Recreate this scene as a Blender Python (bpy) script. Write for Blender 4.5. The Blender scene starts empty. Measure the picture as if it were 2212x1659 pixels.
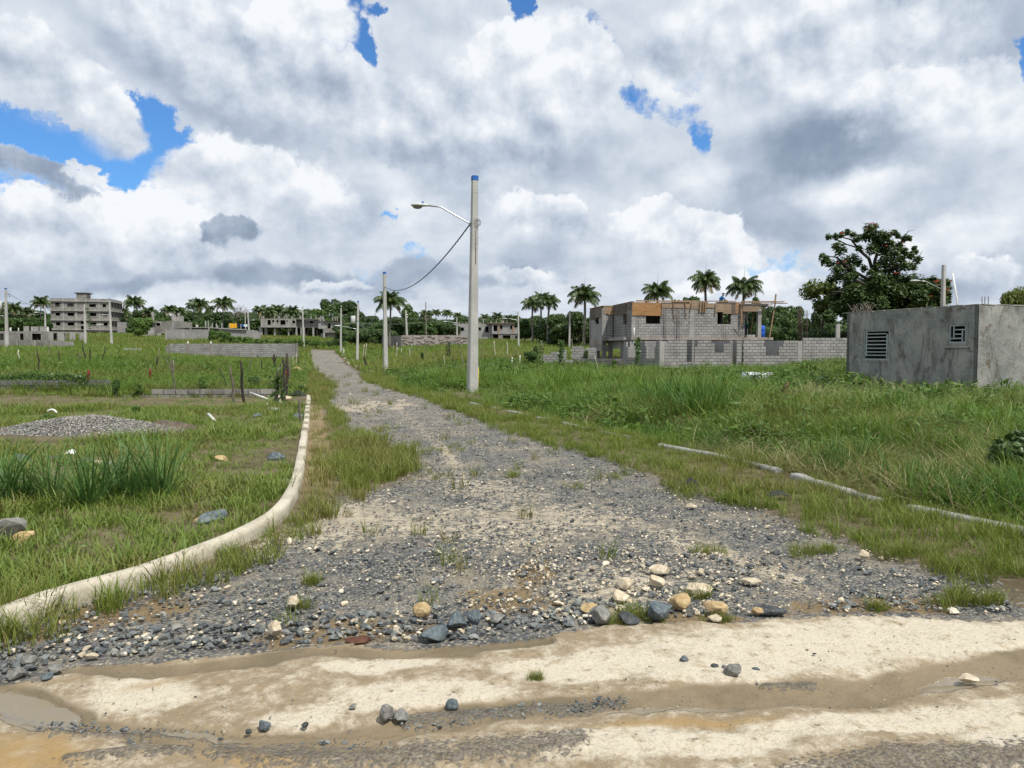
import bpy, bmesh, math, random
import numpy as np
from mathutils import Vector, Matrix, Euler
random.seed(7)
rng = np.random.default_rng(11)
S = bpy.context.scene
COL = S.collection
R = math.radians

# ------------------------------------------------------------------ camera
EYE = 1.6
FPX = 740.0
PITCH = math.atan(35.0 / FPX)
cam = bpy.data.cameras.new('camera')
cam.sensor_width = 36.0
cam.lens = 36.0 * FPX / 1024.0
cam.clip_start = 0.05
cam.clip_end = 20000
camo = bpy.data.objects.new('camera', cam)
camo.location = (0, 0, EYE)
camo.rotation_euler = (math.pi / 2 - PITCH, 0, 0)
COL.objects.link(camo)
S.camera = camo

# ------------------------------------------------------------------ sun, exposure
SUN_EL = R(60)
SUN_AZ = R(135)          # clockwise from +Y (view direction): behind the camera, to the right
sd = Vector((math.sin(SUN_AZ) * math.cos(SUN_EL), math.cos(SUN_AZ) * math.cos(SUN_EL), math.sin(SUN_EL)))
sun = bpy.data.lights.new('sun', 'SUN')
sun.energy = 4.9
sun.angle = R(0.6)
sun.color = (1.0, 0.95, 0.86)
suno = bpy.data.objects.new('sun', sun)
suno.rotation_euler = (-sd).to_track_quat('-Z', 'Y').to_euler()
suno.location = (20, -20, 40)
COL.objects.link(suno)
S.view_settings.view_transform = 'Standard'
S.view_settings.look = 'None'
S.view_settings.exposure = 0.0
S.view_settings.gamma = 1.0
S.view_settings.use_curve_mapping = False
S.cycles.max_bounces = 6
S.cycles.transparent_max_bounces = 8

# ------------------------------------------------------------------ pixel -> place helpers (1024 x 768 measure of the photograph)
CT, ST = math.cos(PITCH), math.sin(PITCH)
def ray(px, py):
    a = (px - 512.0) / FPX; b = (384.0 - py) / FPX
    return Vector((a, CT + b * ST, b * CT - ST))
def at(px, py, d):
    r = ray(px, py); s = d / r.y
    return Vector((r.x * s, d, EYE + r.z * s))
def on_z(px, py, z=0.0):
    r = ray(px, py); s = (z - EYE) / r.z
    return Vector((r.x * s, r.y * s, z))
def zoomer(ox, oy, s):
    return lambda x, y: ((ox + x * s) * 0.250980, (oy + y * s) * 0.250980)
D = lambda x, y: (x * 0.46293, y * 0.46293)      # 2212-wide view

# ------------------------------------------------------------------ world: Nishita sky with procedural clouds
def world_sky():
    W = bpy.data.worlds.new('World'); S.world = W; W.use_nodes = True
    W.cycles.sampling_method = 'MANUAL'; W.cycles.sample_map_resolution = 256
    nt = W.node_tree; N = nt.nodes; L = nt.links
    for n in list(N): N.remove(n)
    def new(t, **k):
        n = N.new(t)
        for a, b in k.items(): setattr(n, a, b)
        return n
    def put(sock, v):
        if hasattr(v, 'is_output') or isinstance(v, bpy.types.NodeSocket): L.new(v, sock)
        else: sock.default_value = v
    def m(op, a, b=None, c=None, clamp=False):
        n = new('ShaderNodeMath', operation=op); n.use_clamp = clamp
        put(n.inputs[0], a)
        if b is not None: put(n.inputs[1], b)
        if c is not None: put(n.inputs[2], c)
        return n.outputs[0]
    def vm(op, a, b=None):
        n = new('ShaderNodeVectorMath', operation=op); put(n.inputs[0], a)
        if b is not None: put(n.inputs[1], b)
        return n.outputs['Value'] if op in ('LENGTH', 'DOT_PRODUCT') else n.outputs['Vector']
    def mr(v, a, b, c, d, interp='SMOOTHSTEP'):
        n = new('ShaderNodeMapRange', interpolation_type=interp); n.clamp = True
        for s, x in zip(n.inputs[:5], (v, a, b, c, d)): put(s, x)
        return n.outputs[0]
    def noise(vec, scale, detail=4, rough=.5, dist=0.0, lac=2.0, typ='FBM', out='Fac'):
        n = new('ShaderNodeTexNoise', noise_dimensions='3D', noise_type=typ)
        put(n.inputs['Vector'], vec); n.inputs['Scale'].default_value = scale
        n.inputs['Detail'].default_value = detail; n.inputs['Roughness'].default_value = rough
        n.inputs['Lacunarity'].default_value = lac; n.inputs['Distortion'].default_value = dist
        return n.outputs[out]
    tc = new('ShaderNodeTexCoord')
    sep = new('ShaderNodeSeparateXYZ'); L.new(tc.outputs['Generated'], sep.inputs[0])
    x, y, z = sep.outputs
    az = m('ARCTAN2', x, y)
    el = m('ARCTAN2', z, m('SQRT', m('ADD', m('MULTIPLY', x, x), m('MULTIPLY', y, y))))
    q = new('ShaderNodeCombineXYZ'); L.new(az, q.inputs[0]); L.new(el, q.inputs[1]); Q = q.outputs[0]
    # coordinate used for the cloud texture: shrinks towards the horizon as a cloud deck does
    zz = m('ADD', m('MAXIMUM', z, 0.0), 0.22)
    wv = new('ShaderNodeCombineXYZ'); L.new(m('DIVIDE', x, zz), wv.inputs[0]); L.new(m('DIVIDE', y, zz), wv.inputs[1])
    L.new(m('MULTIPLY', z, 1.5), wv.inputs[2]); WV = wv.outputs[0]
    def warp(amp, scale, detail, rough, src=None, off=(0, 0, 0)):
        c = noise(vm('ADD', src or Q, off), scale, detail, rough, out='Color')
        return vm('ADD', Q, vm('MULTIPLY', vm('SUBTRACT', c, (.5, .5, .5)), (amp, amp, 0)))
    # billowed outline: coarse wobble plus fine puffs
    Q1 = warp(.16, 5.0, 6, .58)
    Q2 = warp(.115, 10.0, 8, .68, off=(3.1, 1.7, .4))
    fine = noise(Q, 26, 6, .66)
    puff = noise(vm('ADD', Q, (7.3, 2.2, 0)), 13, 6, .55)
    def azel(px, py):
        r = ray(px, py).normalized()
        return math.atan2(r.x, r.y), math.asin(r.z)
    def local(src, cx, cy, rx, ry, rot=0.0):
        a, e = azel(*D(cx, cy)); k = 0.46293 / FPX
        n = new('ShaderNodeMapping', vector_type='TEXTURE'); L.new(src, n.inputs['Vector'])
        n.inputs['Location'].default_value = (a, e, 0); n.inputs['Rotation'].default_value = (0, 0, R(rot))
        n.inputs['Scale'].default_value = (rx * k * .93, ry * k * .95, 1)
        return n.outputs['Vector']
    def blob(src, cx, cy, rx, ry, rot, s, inner=.35):
        return mr(vm('LENGTH', local(src, cx, cy, rx, ry, rot)), inner, 1.0, s, 0.0)
    def after(src, acc):
        # makes each shape wait for the sum so far: keeps few values alive at once
        n = new('ShaderNodeVectorMath', operation='MULTIPLY_ADD'); put(n.inputs[0], acc); n.inputs[1].default_value = (0, 0, 1e-9); put(n.inputs[2], src); return n.outputs['Vector']
    def total(src, items):
        t = None
        for i in items: t = blob(src, *i) if t is None else m('ADD', t, blob(after(src, t), *i))
        return t
    # ---- gaps of open blue in the deck
    gaps = total(Q2, (
        (755, 75, 66, 150, 14, 1.35), (1130, 30, 50, 85, 0, 1.35), (700, 10, 45, 40, 0, .8), (815, 5, 40, 30, 0, .8),
        (110, 345, 270, 95, -8, 1.6), (330, 310, 120, 95, -50, 1.5), (255, 255, 85, 60, -45, 1.3), (330, 400, 120, 75, 0, 1.4), (60, 440, 80, 50, -20, 1.2),
        (1390, 215, 55, 55, 0, .66), (1475, 235, 80, 45, 0, .56), (1520, 312, 50, 70, 0, .78), (1290, 60, 40, 70, 20, .5),
        (1475, 155, 40, 32, 0, .8), (2225, 150, 32, 70, 0, .9), (845, 458, 30, 18, -30, .8), (885, 558, 70, 36, 0, .52),
        (1575, 520, 45, 50, -40, .65), (1680, 570, 90, 45, 0, .55), (700, 130, 70, 50, -40, .5), (820, 600, 120, 30, 0, .3),
        (1790, 590, 60, 30, 0, .4)))
    deck = noise(WV, 1.7, 8, .58, .25)
    cover = m('SUBTRACT', m('ADD', 1.0, m('MULTIPLY', m('SUBTRACT', deck, .5), .8)), gaps)
    cover = m('ADD', cover, m('MULTIPLY', m('SUBTRACT', fine, .5), 1.7))
    alpha = mr(cover, .10, .70, 0, 1)
    # ---- light and dark of the deck
    tone0 = noise(vm('ADD', WV, (5.2, 1.3, .7)), 1.0, 4, .5, .3)
    tone = m('ADD', .75, m('MULTIPLY', m('SUBTRACT', tone0, .5), .40))
    tones = total(Q1, (
        # darker undersides
        (470, 215, 330, 95, -32, -.30), (1790, 300, 300, 110, 8, -.25), (2050, 60, 300, 110, -12, -.34), (120, 90, 130, 190, 35, -.10),
        (560, 150, 160, 90, -20, -.16), (780, 470, 110, 90, 0, -.22), (640, 590, 230, 42, -2, -.50), (380, 600, 190, 30, 0, -.42),
        (960, 350, 130, 160, 10, -.28), (1180, 330, 220, 130, 0, -.16), (1150, 540, 130, 70, 10, -.25), (880, 600, 160, 45, 0, -.32),
        (1650, 470, 160, 85, -20, -.36), (2010, 400, 190, 70, 10, -.20), (2120, 560, 190, 60, 0, -.24), (1090, 590, 150, 26, 0, -.3),
        (1330, 390, 220, 70, -15, -.12), (150, 560, 190, 65, 8, -.30), (1560, 30, 160, 60, 0, -.10),
        # brighter flanks
        (680, 90, 150, 120, -20, .25), (1060, 150, 120, 90, 30, .30), (1190, 100, 100, 110, 0, .20), (1500, 200, 170, 90, 0, .10), (1720, 130, 220, 60, -12, .30),
        (1930, 190, 170, 70, 0, .22), (2120, 250, 120, 110, 0, .18), (90, 120, 130, 130, 0, .16), (760, 330, 170, 60, -20, .10),
        (1880, 400, 160, 45, -8, .28), (1450, 420, 160, 45, 10, .14), (900, 480, 90, 50, 0, .16), (1560, 610, 200, 22, 0, .25), (240, 640, 300, 22, 0, .12), (2100, 480, 200, 50, 0, .18)))
    tone0_ = tone; tone = m('ADD', tone, m('MULTIPLY', tones, .8))
    # relief: the same texture a little towards the sun, so billows have a lit and a shaded side
    up = (.010, .022, 0)
    relief = m('SUBTRACT', puff, noise(vm('ADD', vm('ADD', Q, (7.3, 2.2, 0)), up), 13, 6, .55))
    deck2 = noise(vm('ADD', WV, (-.03, -.06, .03)), 1.7, 8, .58, .25)
    tone = m('ADD', tone, m('MULTIPLY', relief, .55))
    tone = m('ADD', tone, m('MULTIPLY', m('SUBTRACT', deck, deck2), .4))
    # ---- cumulus heads with crisp tops
    def cumulus(tone, alpha, src, cx, cy, rx, ry, rot, hi, lo, soft=.16, lowfade=True):
        v = local(after(src, tone), cx, cy, rx, ry, rot)
        s = new('ShaderNodeSeparateXYZ'); L.new(v, s.inputs[0])
        ln = vm('LENGTH', v)
        edge = mr(ln, 1.0 - soft, 1.0, 1, 0)
        if lowfade: edge = m('MULTIPLY', edge, mr(s.outputs[1], -.85, -.1, 0, 1))
        t = mr(s.outputs[1], -.75, .75, lo, hi, 'LINEAR')
        t = m('ADD', t, m('MULTIPLY', relief, 1.2))
        t = m('ADD', t, m('MULTIPLY', m('SUBTRACT', puff, .5), .20))
        n = new('ShaderNodeMix', data_type='FLOAT'); put(n.inputs[0], edge); put(n.inputs[2], tone); put(n.inputs[3], t)
        return n.outputs[0], m('MAXIMUM', alpha, edge)
    Q3 = warp(.075, 17, 6, .62, off=(1.2, 4.4, 0))
    for c in (
        (Q2, 420, 90, 260, 120, -20, .86, .70, .3), (Q2, 1720, 110, 400, 150, -4, .84, .68, .3), (Q3, 640, 75, 130, 110, 15, .98, .80, .12), (Q3, 730, 240, 340, 125, -8, .74, .60, .10), (Q3, 1030, 300, 220, 170, 0, .80, .56, .12), (Q3, 1215, 190, 150, 150, 0, .96, .66, .09), (Q3, 1100, 150, 80, 70, 0, 1.0, .84, .12), (Q2, 1990, 230, 190, 90, 0, .96, .74, .25), (Q3, 130, 205, 172, 98, -28, .86, .60, .14), (Q3, 560, 430, 235, 120, -6, .92, .70, .14), (Q3, 200, 520, 270, 115, 0, 1.0, .60, .10),
        (Q3, 330, 505, 110, 95, 0, 1.06, .70, .10), (Q3, 40, 470, 95, 55, 0, .95, .62, .12), (Q3, 505, 500, 78, 42, 0, .34, .22, .22),
        (Q2, 60, 388, 130, 38, -12, .46, .40, .25), (Q3, 190, 390, 55, 16, -5, .85, .75, .3), (Q3, 1180, 480, 135, 70, -8, .96, .62, .12), (Q3, 1470, 520, 190, 82, -14, 1.04, .60, .10),
        (Q3, 1570, 560, 110, 55, -10, 1.0, .66, .10), (Q3, 1690, 620, 60, 34, 0, .98, .7, .2), (Q3, 2010, 590, 150, 55, -6, .92, .6, .16), (Q3, 660, 60, 130, 90, 15, 1.0, .78, .2),
        (Q3, 1105, 110, 100, 70, 20, 1.05, .8, .2), (Q3, 1130, 600, 130, 30, 0, .86, .62, .3), (Q3, 720, 610, 90, 22, 0, .8, .62, .3)):
        src, cx, cy, rx, ry, rot, hi, lo, soft = c
        tone, alpha = cumulus(tone, alpha, src, cx, cy, rx, ry, rot, hi, lo, soft)
    tone = m('ADD', tone, blob(after(Q2, tone), 1790, 312, 270, 95, 8, -.36, 0.0))
    ramp = new('ShaderNodeValToRGB'); L.new(tone, ramp.inputs[0])
    cr = ramp.color_ramp; cr.interpolation = 'B_SPLINE'
    e = cr.elements
    e[0].position = 0.05; e[0].color = (.22, .28, .38, 1)
    e[1].position = 1.0; e[1].color = (.95, .97, 1.0, 1)
    for p, c in ((.30, (.30, .37, .49, 1)), (.50, (.44, .515, .63, 1)), (.68, (.595, .665, .765, 1)), (.86, (.77, .82, .885, 1))):
        k = e.new(p); k.color = c
    # ---- clear air
    sky = new('ShaderNodeTexSky', sky_type='NISHITA'); sky.sun_disc = False
    sky.sun_elevation = SUN_EL; sky.sun_rotation = SUN_AZ; sky.air_density = 1.0; sky.dust_density = .6; sky.ozone_density = 2.0
    STR = 0.12
    blue = new('ShaderNodeMix', data_type='RGBA', blend_type='MULTIPLY'); blue.inputs[0].default_value = 1
    L.new(sky.outputs[0], blue.inputs[6]); blue.inputs[7].default_value = SKYTINT
    cl = new('ShaderNodeMix', data_type='RGBA', blend_type='MULTIPLY'); cl.inputs[0].default_value = 1
    L.new(ramp.outputs[0], cl.inputs[6]); g = 1.0 / STR; cl.inputs[7].default_value = (g, g, g, 1)
    mix = new('ShaderNodeMix', data_type='RGBA'); L.new(alpha, mix.inputs[0]); L.new(blue.outputs[2], mix.inputs[6]); L.new(cl.outputs[2], mix.inputs[7])
    bg = new('ShaderNodeBackground'); bg.inputs['Strength'].default_value = STR
    L.new(mix.outputs[2], bg.inputs['Color'])
    out = new('ShaderNodeOutputWorld'); L.new(bg.outputs[0], out.inputs['Surface'])
SKYTINT = (.55, .95, 1.35, 1)
world_sky()

# ------------------------------------------------------------------ numpy noise
def _hash(ix, iy, seed):
    h = (ix.astype(np.int64) * 374761393 + iy.astype(np.int64) * 668265263 + seed * 974634777) & 0xffffffff
    h = ((h ^ (h >> 13)) * 1274126177) & 0xffffffff
    h = ((h ^ (h >> 16)) * 2246822519) & 0xffffffff
    return ((h ^ (h >> 15)) & 0xffff) / 65535.0
def vnoise(x, y, seed=0):
    ix = np.floor(x); iy = np.floor(y); fx = x - ix; fy = y - iy
    ux = fx * fx * fx * (fx * (fx * 6 - 15) + 10); uy = fy * fy * fy * (fy * (fy * 6 - 15) + 10)
    a = _hash(ix, iy, seed); b = _hash(ix + 1, iy, seed); c = _hash(ix, iy + 1, seed); d = _hash(ix + 1, iy + 1, seed)
    return (a + (b - a) * ux) * (1 - uy) + (c + (d - c) * ux) * uy
def fbm(x, y, s=1.0, o=4, seed=0):
    t = 0; a = .5; n = 0
    for k in range(o):
        t = t + a * vnoise(x * s + 17.3 * k, y * s + 9.1 * k, seed + k); n += a; a *= .5; s *= 2.03
    return t / n
def sstep(x, a, b):
    t = np.clip((x - a) / (b - a), 0, 1); return t * t * (3 - 2 * t)

# ------------------------------------------------------------------ lie of the land (heights read at known depths)
_cp = []
for d in (1.5, 2.5, 4, 6, 9):
    for th in (-1.15, -.8, -.5, -.25, 0, .25, .5, .8, 1.15):
        _cp.append((th, d, 0.02 if d > 5 and abs(th) > .5 else 0.0))
for px, py, d in ((60, 0, 14), (200, 0, 14), (60, 0, 20), (200, 0, 20), (290, 0, 20), (400, 0, 14), (500, 0, 14), (400, 0, 20), (300, 0, 14),
                  (60, 397, 26), (200, 399, 26), (275, 399, 26), (308, 394, 27), (500, 399, 25)):
    _cp.append((math.atan2(px - 512, FPX), d, 0.0 if py == 0 else max(-.12, EYE - (py - 349) / FPX * d)))
for px, d, zv in (
    (100, 50, .62), (-80, 50, .7), (200, 50, .40), (270, 50, .1), (310, 45, -.45), (350, 45, -.5),
    (232, 80, .40), (120, 80, .95), (290, 80, .0), (6.5, 99.5, 1.40), (-120, 100, 1.6), (85, 140, 1.95), (110, 125, 1.75), (-120, 150, 2.4),
    (40, 108, 1.45), (190, 133, 3.0), (240, 130, 2.6), (165, 170, 4.2), (25, 150, 2.6), (82, 240, 6.2), (-100, 240, 6.0),
    (290, 230, 5.0), (330, 215, 4.4), (280, 110, 1.1), (245, 110, 1.6),
    (472, 28.6, -.10), (385, 61.5, -.42), (358, 98.6, -.40), (341, 135, .55), (302, 144, 1.42), (325, 100, -.25), (330, 75, -.62), (350, 60, -.62), (389, 51.6, -.60), (322, 140, 1.25), (325, 150, 1.5), (300, 165, 2.1), (340, 170, 2.2),
    (460, 60, .55), (520, 60, .6), (560, 55, .35), (435, 135, 2.0), (405, 140, 2.2), (470, 132, 1.9), (490, 220, 4.0), (518, 152, 1.5), (570, 150, 1.5), (440, 90, .9), (520, 95, 1.0),
    (390, 140, 1.45), (600, 150, 1.7), (600, 110, 1.0),
    (623, 55, .10), (660, 47, .12), (700, 48, .18), (760, 49, .36), (797, 49.5, .56), (845, 50, .78), (900, 60, 1.2), (1100, 60, 1.3),
    (640, 35, .0), (560, 32, -.06), (760, 35, .12), (846, 30.6, .10), (977, 24.8, .06), (1060, 24, .10), (920, 27, .08), (1100, 28, .2), (900, 20, .04), (1000, 16, .06), (800, 20, .10), (700, 22, .12), (620, 22, .02), (1150, 14, .28),
    (850, 13, .16), (950, 11, .2), (1020, 9, .16), (740, 14, .06), (600, 14, 0), (1200, 9, .1),
    (700, 90, 1.6), (900, 100, 2.0), (1150, 110, 2.5), (700, 160, 2.6), (900, 180, 3.5), (600, 220, 3.6), (800, 250, 5),
    (512, 300, 5.5), (250, 300, 6.5), (750, 300, 6), (0, 300, 7), (1000, 300, 6), (250, 600, 8), (512, 600, 7), (900, 600, 8), (512, 3000, 6), (0, 3000, 6), (1024, 3000, 6)):
    _cp.append((math.atan2(px - 512, FPX), d, zv))
for d in (20, 60, 200, 3000):
    for th in (-1.2, 1.2):
        _cp.append((th, d, {20: .1, 60: .8, 200: 4, 3000: 6}[d]))
_cp = np.array(_cp)
def _feat(th, r): return np.stack([np.clip(th, -1.25, 1.25) * 2.2, np.log(np.maximum(r, 1.2))], -1)
def _depth_r(th, d): return d / np.cos(np.clip(th, -1.2, 1.2))
_F = _feat(_cp[:, 0], _depth_r(_cp[:, 0], _cp[:, 1]))
def _kern(A, B):
    dd = np.sqrt(((A[:, None, :] - B[None, :, :]) ** 2).sum(-1) + 1e-4); return dd
_K = _kern(_F, _F) + np.eye(len(_F)) * -.02
_Wt = np.linalg.lstsq(np.block([[_K, np.ones((len(_F), 1))], [np.ones((1, len(_F))), np.zeros((1, 1))]]), np.append(_cp[:, 2], 0), rcond=None)[0]
def ground_np(x, y):
    x = np.asarray(x, float).ravel(); y = np.asarray(y, float).ravel()
    out = np.zeros(len(x))
    for i in range(0, len(x), 40000):
        xs = x[i:i + 40000]; ys = y[i:i + 40000]
        th = np.arctan2(xs, ys); r = np.sqrt(xs * xs + ys * ys)
        z = _kern(_feat(th, r), _F) @ _Wt[:-1] + _Wt[-1]
        back = sstep(np.abs(th), 1.3, 1.8)
        out[i:i + 40000] = z * (1 - back) * sstep(r, 1.5, 5.0) 
    return out
def gz(x, y): return float(ground_np([x], [y])[0])
def hit(px, py, lo=2.5, hi=320.0, lift=0.0):
    """the point of the ground seen at a pixel"""
    r = ray(px, py)
    ds = np.exp(np.linspace(math.log(lo), math.log(hi), 900))
    x = r.x / r.y * ds; z = EYE + r.z / r.y * ds; g = ground_np(x, ds)
    k = np.argmax(z <= g + lift) if (z <= g + lift).any() else len(ds) - 1
    d = ds[k]
    return Vector((r.x / r.y * d, d, float(g[k])))
def project(x, y, z):
    yy = y * CT - (z - EYE) * ST; zz = (z - EYE) * CT + y * ST
    yy = np.maximum(yy, 1e-3)
    return 512 + FPX * x / yy, 384 - FPX * zz / yy

# ------------------------------------------------------------------ object helpers
def tag(o, label=None, cat=None, group=None, kind=None):
    if label: o['label'] = label
    if cat: o['category'] = cat
    if group: o['group'] = group
    if kind: o['kind'] = kind
    return o
def empty(name, loc, rz=0.0, label=None, cat=None, group=None):
    o = bpy.data.objects.new(name, None); o.empty_display_size = .2
    COL.objects.link(o); o.location = loc; o.rotation_euler = (0, 0, rz)
    return tag(o, label, cat, group)
def link(name, me, parent=None, loc=None, rot=None, scale=None):
    o = bpy.data.objects.new(name, me); COL.objects.link(o)
    if parent: o.parent = parent
    if loc is not None: o.location = loc
    if rot is not None: o.rotation_euler = rot
    if scale is not None: o.scale = scale
    return o
class MB:
    """collects boxes, tubes, strips into one mesh"""
    def __init__(s): s.v = []; s.f = []; s.mi = []; s.sm = []
    def add(s, vs, fs, mi=0, smooth=False):
        b = len(s.v); s.v.extend([tuple(p) for p in vs]); s.f.extend([[b + i for i in f] for f in fs])
        s.mi.extend([mi] * len(fs)); s.sm.extend([smooth] * len(fs)); return s
    def box(s, c, size, rz=0.0, mi=0, M=None, jit=0.0):
        hx, hy, hz = size[0] / 2, size[1] / 2, size[2] / 2
        vs = [Vector((x * hx, y * hy, z * hz)) for z in (-1, 1) for y in (-1, 1) for x in (-1, 1)]
        if jit: vs = [v + Vector((random.uniform(-jit, jit), random.uniform(-jit, jit), random.uniform(-jit, jit))) for v in vs]
        if M is None: M = Matrix.Rotation(rz, 3, 'Z')
        vs = [M @ v + Vector(c) for v in vs]
        return s.add(vs, [(0, 2, 3, 1), (4, 5, 7, 6), (0, 1, 5, 4), (2, 6, 7, 3), (0, 4, 6, 2), (1, 3, 7, 5)], mi)
    def box2(s, p0, p1, mi=0):
        p0 = Vector(p0); p1 = Vector(p1)
        return s.box((p0 + p1) / 2, [abs(a) for a in (p1 - p0)], mi=mi)
    def tube(s, pts, rad, n=8, mi=0, cap=True, smooth=True):
        pts = [Vector(p) for p in pts]; k = len(pts)
        if not hasattr(rad, '__len__'): rad = [rad] * k
        rings = []; up = None
        for i, p in enumerate(pts):
            t = (pts[min(i + 1, k - 1)] - pts[max(i - 1, 0)]).normalized()
            if up is None or abs(up.dot(t)) > .97:
                up = Vector((0, 0, 1)) if abs(t.z) < .9 else Vector((1, 0, 0))
            a = t.cross(up).normalized(); b = t.cross(a).normalized(); up = a.cross(t) * 1.0
            up = up if up.length > .1 else Vector((0, 0, 1))
            rings.append([p + (a * math.cos(2 * math.pi * j / n) + b * math.sin(2 * math.pi * j / n)) * rad[i] for j in range(n)])
        vs = [v for r in rings for v in r]
        fs = [(i * n + j, i * n + (j + 1) % n, (i + 1) * n + (j + 1) % n, (i + 1) * n + j) for i in range(k - 1) for j in range(n)]
        if cap: fs += [tuple(range(n))[::-1], tuple((k - 1) * n + j for j in range(n))]
        return s.add(vs, fs, mi, smooth)
    def mesh(s, name, mats):
        me = bpy.data.meshes.new(name)
        me.from_pydata(s.v, [], s.f)
        for m in (mats if isinstance(mats, (list, tuple)) else [mats]): me.materials.append(m)
        me.polygons.foreach_set('material_index', s.mi); me.polygons.foreach_set('use_smooth', s.sm)
        me.update(); return me
    def obj(s, name, mats, parent=None, loc=None, rot=None):
        return link(name, s.mesh(name, mats), parent, loc, rot)
def bevel_mesh(me, w=.01, seg=1):
    bm = bmesh.new(); bm.from_mesh(me)
    bmesh.ops.recalc_face_normals(bm, faces=bm.faces)
    bmesh.ops.bevel(bm, geom=list(bm.edges), offset=w, segments=seg, affect='EDGES', clamp_overlap=True)
    bm.to_mesh(me); bm.free(); return me
def copy_tree(src, parent=None, **kw):
    c = src.copy(); COL.objects.link(c)
    if parent: c.parent = parent
    for ch in src.children: copy_tree(ch, c)
    for k, v in kw.items(): c[k] = v
    return c

# ------------------------------------------------------------------ materials
class NT:
    def __init__(s, name):
        s.m = bpy.data.materials.new(name); s.m.use_nodes = True; s.t = s.m.node_tree
        for n in list(s.t.nodes): s.t.nodes.remove(n)
        s.out = s.t.nodes.new('ShaderNodeOutputMaterial')
    def n(s, t, **k):
        x = s.t.nodes.new(t)
        for a, b in k.items(): setattr(x, a, b)
        return x
    def put(s, sock, v):
        if isinstance(v, bpy.types.NodeSocket): s.t.links.new(v, sock)
        else:
            if hasattr(v, '__len__') and len(v) == 3 and sock.type == 'RGBA': v = (*v, 1)
            sock.default_value = v
    def math(s, op, a, b=0.0, clamp=False):
        x = s.n('ShaderNodeMath', operation=op); x.use_clamp = clamp; s.put(x.inputs[0], a); s.put(x.inputs[1], b); return x.outputs[0]
    def mix(s, f, a, b, blend='MIX'):
        x = s.n('ShaderNodeMix', data_type='RGBA', blend_type=blend); s.put(x.inputs[0], f); s.put(x.inputs[6], a); s.put(x.inputs[7], b); return x.outputs[2]
    def mr(s, v, a, b, c=0.0, d=1.0):
        x = s.n('ShaderNodeMapRange', interpolation_type='SMOOTHSTEP'); x.clamp = True
        for k, q in zip(x.inputs[:5], (v, a, b, c, d)): s.put(k, q)
        return x.outputs[0]
    def coord(s, which='Object', scale=None):
        c = s.n('ShaderNodeTexCoord').outputs[which]
        if scale is not None:
            m_ = s.n('ShaderNodeMapping'); s.put(m_.inputs['Vector'], c); m_.inputs['Scale'].default_value = scale if hasattr(scale, '__len__') else (scale,) * 3; c = m_.outputs[0]
        return c
    def pos(s, scale=None):
        c = s.n('ShaderNodeNewGeometry').outputs['Position']
        if scale is not None:
            m_ = s.n('ShaderNodeMapping'); s.put(m_.inputs['Vector'], c); m_.inputs['Scale'].default_value = scale if hasattr(scale, '__len__') else (scale,) * 3; c = m_.outputs[0]
        return c
    def noise(s, vec, scale, detail=4, rough=.55, dist=0.0, out='Fac'):
        x = s.n('ShaderNodeTexNoise'); s.put(x.inputs['Vector'], vec); x.inputs['Scale'].default_value = scale; x.inputs['Detail'].default_value = detail
        x.inputs['Roughness'].default_value = rough; x.inputs['Distortion'].default_value = dist; return x.outputs[out]
    def voro(s, vec, scale, feature='F1', out='Distance', rand=1.0):
        x = s.n('ShaderNodeTexVoronoi', feature=feature); s.put(x.inputs['Vector'], vec); x.inputs['Scale'].default_value = scale
        x.inputs['Randomness'].default_value = rand; return x.outputs[out]
    def attr(s, name, typ='GEOMETRY', out='Fac'):
        x = s.n('ShaderNodeAttribute', attribute_type=typ, attribute_name=name); return x.outputs[out]
    def bump(s, h, strength=.5, dist=.02, normal=None):
        x = s.n('ShaderNodeBump'); x.inputs['Strength'].default_value = strength; x.inputs['Distance'].default_value = dist; s.put(x.inputs['Height'], h)
        if normal is not None: s.put(x.inputs['Normal'], normal)
        return x.outputs[0]
    def ramp(s, f, stops):
        x = s.n('ShaderNodeValToRGB'); s.put(x.inputs[0], f); e = x.color_ramp.elements
        e[0].position = stops[0][0]; e[0].color = (*stops[0][1], 1); e[1].position = stops[-1][0]; e[1].color = (*stops[-1][1], 1)
        for p, c in stops[1:-1]:
            k = e.new(p); k.color = (*c, 1)
        return x.outputs[0]
    def pbr(s, col, rough=.8, normal=None, spec=.3, metal=0.0):
        b = s.n('ShaderNodeBsdfPrincipled'); s.put(b.inputs['Base Color'], col); s.put(b.inputs['Roughness'], rough)
        s.put(b.inputs['Specular IOR Level'], spec); s.put(b.inputs['Metallic'], metal)
        if normal is not None: s.put(b.inputs['Normal'], normal)
        s.t.links.new(b.outputs[0], s.out.inputs['Surface']); return b
    def rand(s): return s.n('ShaderNodeObjectInfo').outputs['Random']

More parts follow.
